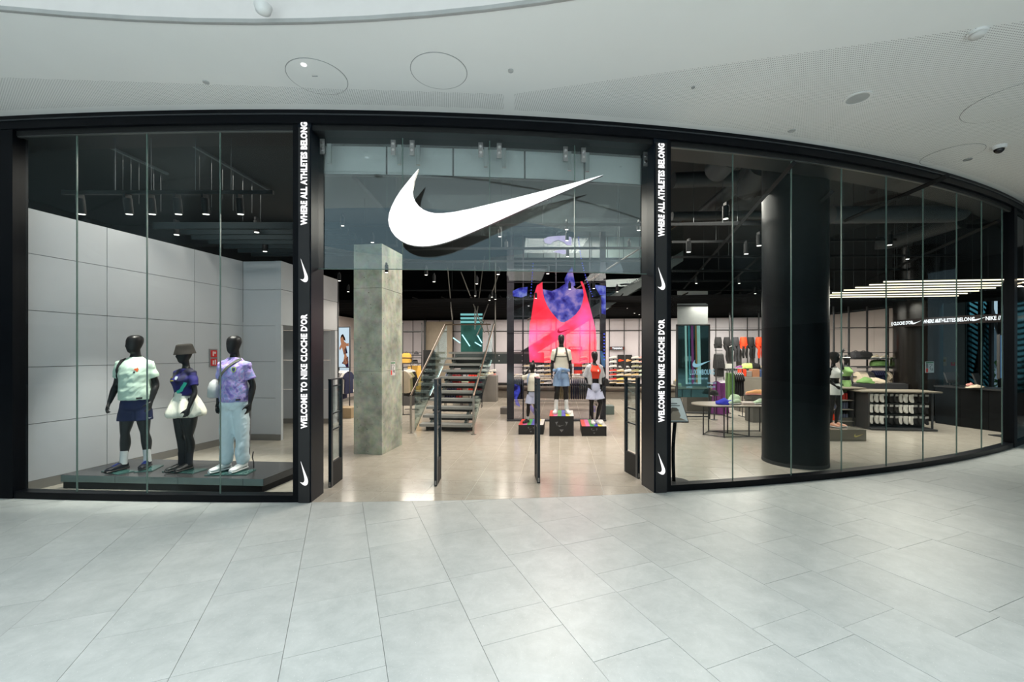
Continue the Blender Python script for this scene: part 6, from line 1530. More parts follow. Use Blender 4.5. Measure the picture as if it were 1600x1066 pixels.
block(wp(638, 633), (.45, .45, .78), mat('block_dark', (.05, .05, .052), .6, bump=.3, bscale=60), 'dark speckled block under the clothes right of the column')
mb = MB(); q0, q1 = dp(665, 504, 18.0), dp(707, 504, 18.0); mb.bb((q0.x, 17.9, 0), (q1.x, 18.0, 3.2)); o = mb.build('wall_tan', mat('tan_wall', srgb(172, 160, 142), .7)); o['kind'] = 'structure'
mb = MB(); mb.bb((dp(662, 0, 17.6).x, 17.6, 0), (dp(665, 0, 17.6).x, 17.7, 3.25)); o = mb.build('trim_3', CHAR); o['kind'] = 'structure'
block(V(dp(671, 0, 17.2).x, 17.2, 0), (.36, .5, 2.0), BLACKM, 'tall black cabinet against the tan wall behind the handrail')
# behind / under the stairs
rail(P2(697, 14.9), P2(720, 14.9), 1.3, [('slate', 'tee', 4), ('maroon', 'tee', 4)], 'clothes rail behind the staircase with slate and maroon tops', 'behind the staircase')
rail(P2(733, 14.9), P2(753, 14.9), 1.3, [('red', 'tee', 6), ('maroon', 'tee', 2)], 'clothes rail behind the staircase with red tops', 'behind the staircase on the right')
rail(P2(695, 13.9), P2(722, 13.9), .85, [('navy', 'shorts', 5), ('maroon', 'shorts', 2)], 'low rail of shorts seen between the lower steps', 'between the lower steps', scale=.9)
block(V(dp(728, 0, 15.4).x, 15.4, 0), (.8, .6, .85), mat('block_white', srgb(190, 190, 184), .5), 'white block table behind the staircase')
folded(V(dp(727, 0, 15.4).x, 15.4, .85), 'mint', 'pale folded stack on the white block behind the staircase')
for i, (px, c) in enumerate(((748, 'peach'), (755, 'white'), (762, 'cream'), (757, 'pink'), (768, 'beige'))):
    trainer(V(dp(px, 0, 16.4 + .1 * i).x, 16.4 + .1 * i, 1.02), -1.2 + .2 * i, c, 'white', '%s trainer in the cluster beyond the right stair rail' % c, 'shoes on display tables')
block(V(dp(758, 0, 16.7).x, 16.7, 0), (.95, .5, 1.0), mat('block_grey', srgb(110, 108, 104), .6), 'grey block carrying shoes beyond the right stair rail')
block(wp(788.5, 646), (.22, .4, .19), mat('block_grey', srgb(110, 108, 104), .6), 'small grey block on the floor left of the screen')
block(wp(951, 648) + V(0, .2, 0), (.38, .4, .26), mat('block_teal', srgb(106, 124, 120), .4), 'small teal grey block on the floor right of the screen')
# behind the screen
table(800, 935, 634, 1.0, .6, 'long table behind the see-through screen')
for i, (px, c) in enumerate(((806, 'cream'), (812, 'white'), (819, 'beige'), (827, 'tan'), (838, 'white'), (893, 'cream'), (902, 'white'), (924, 'white'))):
    yy = wp(0, 634).y + .3; trainer(V(dp(px, 0, yy).x, yy - .07 * math.sin(i), 1.0), -1.3, c, 'white', '%s trainer on the long table behind the screen, near %s' % (c, ['the left post', 'the left mullion', 'the child', 'the child head', 'the child arm', 'the red stack', 'the red stack end', 'the woman'][i]), 'trainers behind the screen')
rail(P2(800, 14.2), P2(818, 14.2), 1.15, [('navy', 'tee', 7)], 'low clothes rail at the left behind the screen', 'left behind the screen')
rail(P2(868, 14.2), P2(925, 14.2), 1.15, [('olive', 'tee', 7), ('navy', 'tee', 4), ('charcoal', 'tee', 6)], 'low clothes rail at the right behind the screen', 'right behind the screen')
for i, c in enumerate(('red', 'navy', 'red')): folded(V(dp(903, 0, 17.0).x, 17.0, 1.06 + .14 * i), c, '%s folded stack behind the screen, %s' % (c, ['lowest', 'middle', 'highest'][i]), 4)

# ================================================================== right side
# mirror panel; its reflections are painted on as coloured strips
Ym = 12.2
xa, xb = dp(1057, 0, Ym).x, dp(1116, 0, Ym).x; zt, zb_ = dp(0, 509, Ym).z, dp(0, 603, Ym).z
t = thing('framed_mirror', 'tall framed teal mirror panel on a black floor frame right of the entrance', 'mirror', ((xa + xb) / 2, Ym, 0))
mb = MB(); mb.bb((xa + .03, Ym + .01, .62), (xb - .16, Ym + .02, zt)); mb.build('mirror_glass', mat('teal_mirror', (.20, .36, .38), .04, .95), t)
for x in (xa, xb - .16):
    mb = MB(); mb.bb((x, Ym, 0), (x + .045, Ym + .05, zt + .03)); mb.build('upright', CHAR, t)
mb = MB(); mb.bb((xa, Ym, zt), (xb - .12, Ym + .05, zt + .035)); mb.build('top_rail', CHAR, t)
for z in (.05, .16):
    mb = MB(); mb.bb((xa, Ym - .02, z), (xb - .12, Ym + .05, z + .035)); mb.build('base_rail', CHAR, t)
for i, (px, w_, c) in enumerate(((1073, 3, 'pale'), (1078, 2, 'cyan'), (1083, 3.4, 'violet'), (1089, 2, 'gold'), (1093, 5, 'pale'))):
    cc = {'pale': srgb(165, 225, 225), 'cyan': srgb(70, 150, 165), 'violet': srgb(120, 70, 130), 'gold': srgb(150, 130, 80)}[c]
    mb = MB(); x = dp(px, 0, Ym).x; h_ = w_ / F * Ym / 2; mb.hexa([V(x - h_, Ym, 1.0 + .1 * (i % 3)), V(x + h_, Ym, 1.0 + .1 * (i % 3)), V(x + h_, Ym + .006, 1.0), V(x - h_, Ym + .006, 1.0)], [V(x - h_ - .03, Ym, zt), V(x + h_ - .03, Ym, zt), V(x + h_ - .03, Ym + .006, zt), V(x - h_ - .03, Ym + .006, zt)]); mb.build('painted_reflection', mat('reflection_' + c, cc, .15, .3), t)
t = thing('banner_panel', 'plain grey white hanging panel above the teal mirror', 'panel', (dp(1082, 0, 13).x, 13.0, 2.75))
for y0, y1 in ((455, 477), (479, 508)):
    mb = MB(); a, b = dp(1059, y0, 13.0), dp(1106, y1, 13.0); mb.bb((a.x, 13.0, b.z), (b.x, 13.04, a.z)); mb.build('panel_board', mat('panel_grey', srgb(168, 172, 172), .5), t)
mb = MB(); mb.tube([dp(1059, 478, 12.98), dp(1106, 478, 12.98)], .02, 6); mb.build('joint_bar', CHAR, t)
# portrait sign on a stand
pb = wp(1056, 753)
t = thing('sign_stand', 'angled framed sign on a black pole stand just behind the right pillar', 'sign stand', (pb.x, pb.y, 0))
mb = MB(); mb.cyl((pb.x, pb.y, 0), (pb.x, pb.y, .012), .19, n=36); mb.build('base_disc', BLACKM, t)
mb = MB(); mb.tube([(pb.x - .03, pb.y, .01), (pb.x - .04, pb.y, .5), (pb.x, pb.y, 1.02)], .026, 10, sm=3); mb.build('pole', BLACK, t)
c0 = [dp(1040, 660, pb.y - .12), dp(1076.5, 660, pb.y - .12), dp(1063.5, 621, pb.y + .12), dp(1040, 621, pb.y + .12)]
o_ = (c0[0] + c0[1] + c0[2] + c0[3]) / 4; un_ = (c0[1] - c0[0]).normalized(); vn_ = (c0[3] - c0[0]).normalized(); nn_ = un_.cross(vn_).normalized()
if nn_.y > 0: nn_ = -nn_
mb = MB(); mb.hexa([p - nn_ * .015 for p in c0], c0); mb.build('frame', BLACKM, t)
I = [o_ + (p - o_) * .93 + nn_ * .003 for p in c0]; mb = MB(); mb.hexa([p - nn_ * .003 for p in I], I); mb.build('poster_sheet', mat('sheet', srgb(244, 244, 242), .6), t)
def on_sheet(px, py):
    d_ = V((px - CX) / F, 1, -(py - HY) / F); k_ = (I[0] - V(0, 0, H)).dot(nn_) / d_.dot(nn_); return V(0, 0, H) + d_ * k_ + nn_ * .003
def sheet(nm, P_, m, k=0):
    mb = MB(); q = [on_sheet(*p) + nn_ * k for p in P_]; n = len(q); mb.add(q + [p - nn_ * .002 for p in q], [tuple(range(n)), tuple(reversed(range(n, 2 * n)))] + [(i, (i + 1) % n, n + (i + 1) % n, n + i) for i in range(n)]); mb.build(nm, m, t)
sheet('portrait_picture', [(1041, 657.5), (1041, 648), (1045, 641), (1050, 638), (1056, 638.5), (1060, 642), (1062, 646), (1063.5, 650), (1062, 653), (1073, 657.5)], mat('portrait_tone', srgb(168, 150, 132), .6))
sheet('hair_picture', [(1045, 641), (1050, 637), (1057, 637.5), (1061, 641.5), (1056, 643), (1051, 643), (1048, 648)], mat('portrait_hair', srgb(96, 84, 74), .6), .001)
sheet('text_line', [(1044, 630), (1058, 630), (1058, 631.5), (1044, 631.5)], mat('ink_grey', srgb(120, 120, 120), .6)); sheet('text_line', [(1044, 633.5), (1062, 633.5), (1062, 634.7), (1044, 634.7)], mat('ink_grey', srgb(120, 120, 120), .6))
# glass lettering on the first right pane
xg = Xat(1097, .055); ng = fn(xg); tg = V(ng.y, -ng.x, 0); GLY = partly('vinyl_blue', [(.3, srgb(150, 205, 222)), (.7, srgb(160, 212, 228))], .85, .75)
og = fp(xg, .052); g_t = thing('window_lettering', 'pale blue LUXEMBOURG lettering with tick and opening hours on the glass', 'lettering', og)
def gz(py): return H - (py - HY) / F * og.y
def gt(s_, px, py, size, sq, bold=.0, al='CENTER'):
    k_ = og.y / F * (px - 1097); text('lettering', s_, size, V(og.x, og.y, gz(py)) + tg * k_ * 1.02, tg, (0, 0, 1), GLY, g_t, .001, sq, bold, al)
gt('LUXEMBOURG', 1097, 582, .105, .56, .001)
gt("HEURES D'OUVERTURE", 1090, 592, .034, .85); gt('LUNDI - VENDREDI', 1070, 599, .034, .8, 0, 'LEFT'); gt('10:00-20:00', 1105, 599, .034, .9, 0, 'LEFT'); gt('SAMEDI', 1070, 605, .034, .8, 0, 'LEFT'); gt('9:00-20:00', 1105, 605, .034, .9, 0, 'LEFT')
mb = MB(); tick(mb, V(og.x, og.y, gz(568)) + tg * (.0), tg, (0, 0, 1), .30, .001, 1.); mb.build('tick_emblem', GLY, g_t)
# evacuation notices
safety_plan('evacuation_plan', fp(Xat(1452, .075), .075, dp(0, 574, fp(Xat(1452), .07).y).z) + V(0, 0, 0), tuple(V(fn(8.).y, -fn(8.).x, 0)), .27, .19, 'evacuation plan with green header stuck on the right window glass')
# round-ended front table
def stadium(cx_, cy_, hw, r, z, n=10):
    P_ = [V(cx_ - hw + r * math.cos(a), cy_ + r * math.sin(a), z) for a in [PI / 2 + PI * j / n for j in range(n + 1)]] + [V(cx_ + hw + r * math.cos(a), cy_ + r * math.sin(a), z) for a in [-PI / 2 + PI * j / n for j in range(n + 1)]]
    return P_
t = thing('display_table', 'round-ended grey display table on thin black legs left of the black column', 'table', (5.6, 9.95, 0))
mb = MB(); mb.hexa(stadium(5.45, 9.9, .8, .46, .695), stadium(5.45, 9.9, .8, .46, .715)); mb.build('table_top', mat('table_top2', srgb(146, 138, 126), .45), t)
mb = MB(); mb.hexa(stadium(5.45, 9.9, .8, .455, .680), stadium(5.45, 9.9, .8, .455, .695)); mb.build('edge_band', CHAR, t)
for (x, y) in ((4.40, 9.82), (4.72, 9.5), (4.72, 10.25), (5.05, 10.0), (5.33, 9.6), (5.95, 9.5), (5.95, 10.25)):
    mb = MB(); mb.box((x, y, .34), (.022, .022, .68)); mb.build('leg', CHAR, t)
mb = MB(); mb.tube([(4.40, 9.82, .02), (4.72, 9.5, .02), (5.33, 9.55, .02), (5.95, 9.5, .02)], .011, 5); mb.tube([(4.40, 9.82, .02), (4.72, 10.25, .02), (5.95, 10.25, .02)], .011, 5); mb.tube([(4.72, 10.25, .02), (5.05, 10.0, .02), (5.33, 9.6, .02)], .011, 5); mb.build('floor_frame', CHAR, t)
ZT = .715
def crumple(p, c, lab, w_, d_, h_, seed, nm='folded_clothes'):
    mb = MB(); rows = []
    for (z, k) in ((0, .95), (.2, 1), (.6, .8), (.85, .5), (1, .2)): rows.append((.0 + .05 * w_ * math.sin(z * 5 + seed), 0, z * h_, w_ / 2 * k, d_ / 2 * k))
    mb.erings(rows, 24, sm=2, p=2.6)
    me = mb.mesh(nm, fabric('cloth_' + c, COLS[c]), None, True)
    for v in me.vertices: v.co += v.normal * .035 * noise.noise(v.co * 14 + V(seed, 0, 0)) + v.normal * .012 * noise.noise(v.co * 40)
    for v in me.vertices: v.co.z = max(0, v.co.z)
    o = bpy.data.objects.new(nm, me); COL.objects.link(o); o.location = p; return tag(o, lab, 'clothing')
crumple(V(4.86, 9.75, ZT), 'blue', 'crumpled royal blue top on the left end of the round-ended table', .42, .24, .13, 1)
trainer(V(5.08, 9.72, ZT), -1.3, 'mint', 'white', 'mint trainer beside the blue top on the round-ended table', 'trainers on the round-ended table', 1.1); trainer(V(5.22, 10.0, ZT), -1.6, 'mint', 'mint', 'mint trainer behind the pink box on the round-ended table', 'trainers on the round-ended table', 1.1)
crumple(V(5.16, 9.92, ZT), 'mint', 'tilted mint running shoe shape at the middle of the round-ended table', .30, .16, .22, 4, 'running_shoe')['category'] = 'shoe'
block(V(5.34, 9.70, ZT), (.24, .18, .06), mat('box_pink', srgb(206, 190, 182), .5), 'flat pale pink shoe box on the round-ended table', -.1, 'shoe_box')['category'] = 'box'
trainer(V(5.68, 9.75, ZT), -1.2, 'mint', 'white', 'mint trainer on the right end of the round-ended table', 'trainers on the round-ended table', 1.15)
# second table in front of the mirror
t2 = table(1056, 1112, 640, .80, .7, 'dark framed table in front of the teal mirror')
block(V(dp(1066, 0, 14.3).x + .05, 14.55, .80), (.4, .3, .13), mat('block_grey2', srgb(140, 136, 128), .6), 'low grey block on the table by the mirror', 0); trainer(V(dp(1066, 0, 14.4).x, 14.5, .93), -1.4, 'peach', 'yellow', 'orange and yellow trainer on the block by the mirror', 'shoes on display tables', 1.1)
block(wp(1098, 645), (1.1, .5, .55), mat('block_char', srgb(84, 82, 78), .6), 'wide charcoal block under the table by the mirror')
cap(V(dp(1116, 0, 12.0).x, 12.0, .70), 'black', 'black cap on a stand at the left of the purple dresses', 0, 1.2)
mb = MB(); mb.cyl((dp(1116, 0, 12.05).x, 12.05, 0), (dp(1116, 0, 12.05).x, 12.05, .72), .018, n=8); mb.cyl((dp(1116, 0, 12.05).x, 12.05, 0), (dp(1116, 0, 12.05).x, 12.05, .012), .1, n=16); tag(mb.build('cap_stand', CHAR), 'thin stand carrying the black cap', 'stand')
rail(P2(1119, 13.0), P2(1131, 13.4), 1.02 + .12, [('purple', 'dress', 7)], 'low rail of purple dresses behind the round-ended table', 'behind the black cap')
rail(P2(1136, 12.6), P2(1160, 12.6), 1.42, [('green', 'pants', 3), ('black', 'tee', 5)], 'clothes rail with green trousers and black tops left of the column', 'left of the black column')
rail(P2(1117, 15.6), P2(1129, 15.6), 1.98, [('black', 'coat', 6)], 'wall rail of black tops under the first black shorts form', 'under the black shorts form', legs=False)
# wall fixture: shelf with legging forms
Yl = 15.9
def LX(px, Yd=Yl): return dp(px, 0, Yd).x
t = thing('long_shelf', 'long dark wall shelf under the row of legging forms', 'shelf', (LX(1155), Yl, 1.25))
mb = MB(); mb.bb((LX(1128), Yl - .35, dp(0, 578, Yl).z - .02), (LX(1192), Yl + .1, dp(0, 576, Yl).z)); mb.build('shelf_board', CHAR, t)
mb = MB(); mb.bb((LX(1128), Yl - .3, dp(0, 578, Yl).z - .14), (LX(1192), Yl - .27, dp(0, 578, Yl).z - .10)); mb.build('hanging_bar', CHAR, t)
for x in (1143, 1189):
    mb = MB(); mb.bb((LX(x) - .02, Yl + .12, 0), (LX(x) + .02, Yl + .16, 3.4)); mb.build('upright', CHAR, t)
mb = MB(); mb.bb((LX(1112), Yl + .12, dp(0, 512, Yl).z), (LX(1192), Yl + .16, dp(0, 513.2, Yl).z + .02)); mb.build('cross_bar', CHAR, t)
ORG = fabric('cloth_orange', COLS['orange'])
for i, (px, ytop, yh, c1, c2, ln) in enumerate(((1122, 527, 545, 'black', None, .42), (1136, 527, 565, 'black', 'black', 1), (1149, 527, 565, 'charcoal', 'charcoal', 1), (1161.5, 527, 560, 'orange', 'black', 1), (1173, 527, 560, 'black', 'black', 1), (1186, 527, 560, 'orange', 'orange', 1))):
    zt_ = dp(0, ytop, Yl - .1).z; hgt = (yh - ytop) / F * (Yl - .1); x = LX(px, Yl - .1)
    t = thing('legging_form', ['black shorts form, first in the row on the wall', 'black legging form, second in the row with a white stripe', 'charcoal flared legging form, third in the row', 'orange shorts over black legging form, fourth in the row', 'black legging form with a shiny thigh, fifth in the row', 'orange legging form, last in the row beside the column'][i], 'legging form', (x, Yl - .1, zt_ - hgt), 0, 'legging forms on the wall')
    mb = MB(); h_ = hgt; sc = h_ / .9 if ln == 1 else h_ / .45
    mb.erings([(0, 0, h_, .105, .08), (0, 0, h_ - .10, .125, .10), (0, 0, h_ - .22, .135, .11), (0, 0, h_ - .30, .11, .10), (0, 0, h_ - .34, .10, .09)], 18, sm=2)
    bm_ = fabric('cloth_' + c1, COLS[c1]); l1 = .3 if c2 != c1 else None
    mb.build('hips', bm_, t, local=True, smooth=60)
    if ln == 1:
        for sd, kx in ((-1, -.07), (1, .05)):
            mb = MB(); K_ = V(kx + .05, -.05, h_ * .42); mb.tube([V(sd * .07, 0, h_ - .28), V(sd * .075 + .02, -.02, h_ * .55), K_, V(kx + .06, .0, h_ * .2), V(kx + .08, .0, .0)], [.075, .066, .046, .048, .032 if c2 != 'charcoal' else .065], 12, sm=2); mb.build('leg', fabric('cloth_' + c2, COLS[c2]), t, local=True, smooth=60)
        if c1 == 'orange' and c2 == 'black':
            for sd in (-1, 1): mb = MB(); mb.tube([V(sd * .07, 0, h_ - .25), V(sd * .08 + .01, 0, h_ - .42)], [.082, .078], 12); mb.build('shorts_leg', ORG, t, local=True, smooth=60)
    else:
        for sd in (-1, 1): mb = MB(); mb.tube([V(sd * .07, 0, h_ - .25), V(sd * .06, 0, 0.02)], [.09, .07], 12); mb.build('leg', bm_, t, local=True, smooth=60)
    if i == 1: mb = MB(); mb.box((.08, -.10, h_ * .62), (.11, .01, .015), 0, -.4); mb.build('white_stripe', WHITE, t, local=True)
for px, w_ in ((1141, 7), (1156, 8), (1177, 7)):
    mb = MB(); x = LX(px); h_ = .75; r = w_ / 2 / F * Yl; z0_ = 1.32; P_ = [(-r, 0), (r, 0), (r, h_ - r)] + [(r * math.cos(a), h_ - r + r * math.sin(a)) for a in [PI * j / 10 for j in range(1, 10)]] + [(-r, h_ - r)]
    mb.prism(P_, (x, Yl + .05, z0_ - .03), (1, 0, 0), (0, 0, 1), (0, .03, 0)); tag(mb.build('arched_panel', mat('arch_grey', srgb(78, 74, 74), .7)), 'grey arched board standing behind the legging forms, %s' % {1141: 'left', 1156: 'middle', 1177: 'right'}[px], 'panel')
zs_ = dp(0, 576, Yl).z + .002
for i, (px, c, k) in enumerate(((1133, None, 1), (1151, 'purple', 1), (1163, 'lime', 1.2), (1160, 'black', 1), (1173, 'black', 1.1), (1180, 'white', 1.1), (1187, 'tan', 1))):
    if c is None:
        block(V(LX(px), Yl - .2, zs_), (.30, .22, .18), mat('block_white', srgb(190, 190, 184), .5), 'white shoe box on the legging shelf', 0, 'shoe_box')['category'] = 'box'
    elif c == 'lime' or c == 'black' and k == 1.1: bag(V(LX(px), Yl - .22, zs_), c, '%s duffel bag on the legging shelf' % c, .44, .20, .2, 0, 'duffel_bag')
    else: trainer(V(LX(px), Yl - .25 + .02 * i, zs_), -1.5, c, 'white', '%s trainer on the legging shelf' % c, 'trainers on the legging shelf', k)
for i, (x0_, x1_, y0, y1, m_, lab) in enumerate(((1155, 1163.5, 577, 588, ORG, 'orange folded tote hanging under the legging shelf'), (1164, 1172, 580, 588.5, mat('box_pic', srgb(150, 140, 134), .5), 'grey picture shoe box on the pale counter'), (1173, 1184, 577, 589, mat('box_pic2', srgb(170, 120, 90), .5), 'tan picture box on the pale counter beside the column'), (1185, 1192, 578, 589, mat('box_blue', srgb(60, 84, 130), .5), 'blue box on the pale counter at the edge of the column'))):
    a, b = dp(x0_, y0, 13.6), dp(x1_, y1, 13.6); block(V((a.x + b.x) / 2, 13.6, b.z), (b.x - a.x, .2, a.z - b.z), m_, lab, 0, 'goods_box')['category'] = 'box'
a, b = dp(1160, 589, 13.6), dp(1192, 612, 13.6)
block(V((a.x + b.x) / 2 + .2, 13.7, 0), (b.x - a.x + .4, .5, a.z), mat('counter_pale', srgb(140, 134, 124), .6, bump=.3, bscale=40), 'pale grey counter block behind the black column', 0)
block(wp(1162, 642), (.44, .44, .75), mat('block_speckle', srgb(96, 92, 88), .7, bump=.4, bscale=60), 'speckled dark grey round-edged block left of the column'); trainer(V(*wp(1162, 642).xy, .76), -1.3, 'cream', 'white', 'cream trainer on the speckled grey block', 'shoes on display tables', .9)
block(V(dp(1186, 0, 11.6).x, 11.6, .62), (.62, .4, .13), mat('block_char', srgb(84, 82, 78), .6), 'low charcoal riser beside the black column', 0); block(V(dp(1186, 0, 11.7).x, 11.75, 0), (.5, .4, .62), mat('block_char', srgb(84, 82, 78), .6), 'charcoal pedestal under the riser beside the column', 0)
trainer(V(dp(1181, 0, 11.5).x, 11.5, .75), -1.9, 'peach', 'pink', 'peach running shoe on the charcoal riser beside the column', 'shoes on display tables', 1.3)

# ---- accessory gondolas
g0, g1 = wp(1357, 671.5), wp(1460, 674)
u_ = (g1 - g0).normalized(); v_ = V(-u_.y, u_.x, 0); L_ = (g1 - g0).length; rz = math.atan2(u_.y, u_.x)
t = thing('sock_stand', 'dark counter with three rows of hanging sock packs behind the right window', 'display counter', g0 + u_ * L_ / 2, rz)
GH = .95
mb = MB(); mb.box((0, .05 + .3, GH - .015), (L_ + .32, .75, .03)); mb.build('counter_top', mat('counter_top', srgb(122, 116, 104), .4), t, local=True)
mb = MB(); mb.box((0, .32, GH / 2), (L_ - .02, .06, GH - .05)); mb.build('back_panel', BLACKM, t, local=True)
mb = MB(); mb.box((-L_ / 2 + .01, .32, GH / 2 - .015), (.03, .66, GH - .03)); mb.build('side_panel', mat('side_grey', (.05, .05, .05), .4), t, local=True)
mb = MB(); mb.box((L_ / 2 - .01, .05, GH / 2 - .015), (.025, .04, GH - .03)); mb.build('end_post', CHAR, t, local=True)
mb = MB(); mb.box((0, .15, .03), (L_, .5, .04)); mb.build('bottom_board', CHAR, t, local=True)
for z in (.88, .62, .345):
    mb = MB(); mb.box((0, .27, z), (L_ - .04, .02, .02)); mb.build('hook_bar', STEELD, t, local=True)
WS = fabric('sock_pack_white', srgb(232, 230, 224)); BS = fabric('sock_pack_black', (.014, .014, .015)); CARD = mat('card_label', srgb(170, 170, 168), .5); CARDB = mat('card_black', (.02, .02, .02), .5)
def sock_mesh(m1, m2):
    mb = MB(); P_ = [(-.045, 0), (.045, 0), (.047, -.10), (.062, -.165), (.055, -.20), (.02, -.205), (-.03, -.17), (-.047, -.12)]
    mb.prism(P_, (0, -.02, 0), (1, 0, 0), (0, 0, 1), (0, .035, 0)); mb.m = 1; mb.box((0, -.024, -.02), (.095, .012, .05)); return mb.mesh('sock_pack', [m1, m2])
SW_, SB_ = sock_mesh(WS, WS), sock_mesh(BS, CARD)
for r, z in enumerate((.87, .61, .335)):
    for k in range(12):
        w_ = (k // 3) % 2 == 0; x = -L_ / 2 + .12 + k * (L_ - .2) / 11.4
        o = bpy.data.objects.new('sock_pack', SW_ if w_ else SB_); COL.objects.link(o); M_ = ROOT[t.name] @ Matrix.Translation(V(x, .12 - .02 * (k % 3), z)); o.location = M_.translation; o.rotation_euler = (0, .06 * math.sin(k * 3 + r), rz + .35)
        tag(o, '%s sock pack, %s from the left in the %s row of the counter' % ('white' if w_ else 'black', NTH[k], ['top', 'middle', 'bottom'][r]), 'socks', 'sock packs on the dark counter')
# bottle shelves left of it
b0, b1 = wp(1292, 668), wp(1341, 668)
t = thing('bottle_shelf', 'low shelf unit with coloured drink bottles between the mannequins and the sock counter', 'shelf', (b0 + b1) / 2)
LB_ = b1.x - b0.x; y_ = b0.y + .25
mb = MB(); mb.bb((b0.x - .1, y_ - .2, .97), (b1.x + .25, y_ + .5, 1.0)); mb.build('counter_top', mat('counter_top', srgb(122, 116, 104), .4), t)
for z in (.12, .42, .66): mb = MB(); mb.bb((b0.x, y_ - .12, z), (b1.x, y_ + .3, z + .02)); mb.build('shelf_board', mat('table_top', srgb(150, 144, 132), .5), t)
mb = MB(); mb.bb((b0.x, y_ + .3, 0), (b1.x, y_ + .33, .97)); mb.build('back_panel', BLACKM, t); mb = MB(); mb.bb((b1.x - .02, y_ - .12, 0), (b1.x, y_ + .3, .97)); mb.build('side_panel', CHAR, t); mb = MB(); mb.bb((b0.x, y_ - .12, 0), (b0.x + .02, y_ + .3, .97)); mb.build('side_panel', CHAR, t)
BTM = {}
def bottle(x, y, z, c, lab):
    if c not in BTM:
        mb = MB(); mb.erings([(0, 0, q, r, r) for q, r in ((0, .030), (.01, .034), (.09, .034), (.12, .030), (.15, .034), (.165, .028))], 14); mb.m = 1; mb.erings([(0, 0, q, r, r) for q, r in ((.165, .027), (.185, .027), (.19, .012), (.205, .012))], 12)
        BTM[c] = mb.mesh('drink_bottle', [mat('bottle_' + c, COLS[c], .25), BLACKM], None, 50)
    o = bpy.data.objects.new('drink_bottle', BTM[c]); COL.objects.link(o); o.location = (x, y, z); tag(o, lab, 'bottle', 'drink bottles on the low shelf')
for r, (z, cs) in enumerate(((.68, ['black'] * 3 + ['red'] * 6), (.44, ['blue'] * 5 + ['slate'] * 6), (.14, ['purple', 'blue', 'red'] + ['orange'] * 3 + ['slate'] * 5))):
    for k, c in enumerate(cs): bottle(b0.x + .07 + k * (LB_ - .12) / (len(cs) - .2), y_, z, c, '%s drink bottle, %s from the left on the %s bottle shelf' % (c, NTH[k], ['upper', 'middle', 'lower'][r]))
# ---- right side wall with clothing wall
panel_wall('wall_right_shop', (11.75, 18.6), (12.15, 12.9), [0.05, 1.1, 2.2, 3.3, 4.4, 5.6], [.12, 1.2, 2.75, 3.32], WARMW)
Yr = 13.2
def RX(px, Yd=Yr): return dp(px, 0, Yd).x
t = thing('clothing_rack', 'dark wall rack with shelves of bags above hanging clothes right of the black column', 'rack', (RX(1365), Yr, 0))
for x in (1311, 1335, 1364, 1397):
    mb = MB(); mb.bb((RX(x) - .02, Yr + .2, 0), (RX(x) + .02, Yr + .24, 3.35)); mb.build('upright', CHAR, t)
for y, dpt in ((512, .02), (551, .02), (561, .25), (573, .25), (588, .25)):
    z = dp(0, y, Yr).z; mb = MB(); mb.bb((RX(1311 if y < 552 else 1325), Yr - dpt, z - .012), (RX(1404), Yr + .22, z + .012)); mb.build('shelf_board' if dpt > .1 else 'cross_bar', CHAR, t)
def onr(y): return dp(0, y, Yr).z + .014
bag(V(RX(1347), Yr - .05, onr(561) ), 'black', 'black duffel bag on the upper shelf of the clothing wall', .5, .22, .22, 0, 'duffel_bag'); bag(V(RX(1335), Yr - .05, onr(561)), 'charcoal', 'charcoal bag at the left end of the upper shelf', .34, .22, .2, 0, 'duffel_bag')
bag(V(RX(1371), Yr - .05, onr(573)), 'green', 'green duffel bag on the middle shelf of the clothing wall', .5, .2, .22, 0, 'duffel_bag')
trainer(V(RX(1363), Yr - .1, onr(561)), -1.3, 'cream', 'white', 'cream trainer on the upper shelf, left one', 'trainers on the clothing wall'); trainer(V(RX(1378), Yr - .1, onr(561)), -1.3, 'beige', 'white', 'beige trainer on the upper shelf, right one', 'trainers on the clothing wall')
rail((RX(1390), Yr - .15), (RX(1404), Yr - .15), onr(553), [('green', 'shorts', 6)], 'upper rail of green shorts at the right of the clothing wall', 'at the upper right of the clothing wall', legs=False)
rail((RX(1329), Yr - .25), (RX(1350), Yr - .25), onr(575), [('beige', 'tee', 6), ('charcoal', 'tee', 2), ('black', 'tee', 3)], 'rail of beige and black tops on the clothing wall', 'at the left of the clothing wall', legs=False)
rail((RX(1352), Yr - .25), (RX(1371), Yr - .25), onr(575), [('navy', 'tee', 6)], 'rail of navy tops on the clothing wall', 'in the middle of the clothing wall', legs=False, scale=.7)
rail((RX(1372), Yr - .25), (RX(1403), Yr - .25), onr(575), [('beige', 'tee', 2), ('black', 'tee', 3), ('green', 'tee', 7)], 'rail of black and green tops on the clothing wall', 'at the right of the clothing wall', legs=False)
crumple(V(RX(1353, 12.2), 12.2, 1.02), 'green', 'green crumpled clothing on the counter behind the bottles', .45, .3, .16, 2); crumple(V(RX(1367, 12.2), 12.2, 1.02), 'beige', 'beige crumpled clothing on the counter behind the bottles', .6, .3, .16, 7)
block(V(RX(1358, 12.3), 12.3, 0), (1.7, .6, 1.02), CHAR, 'dark counter behind the bottle shelf carrying crumpled clothing', 0)
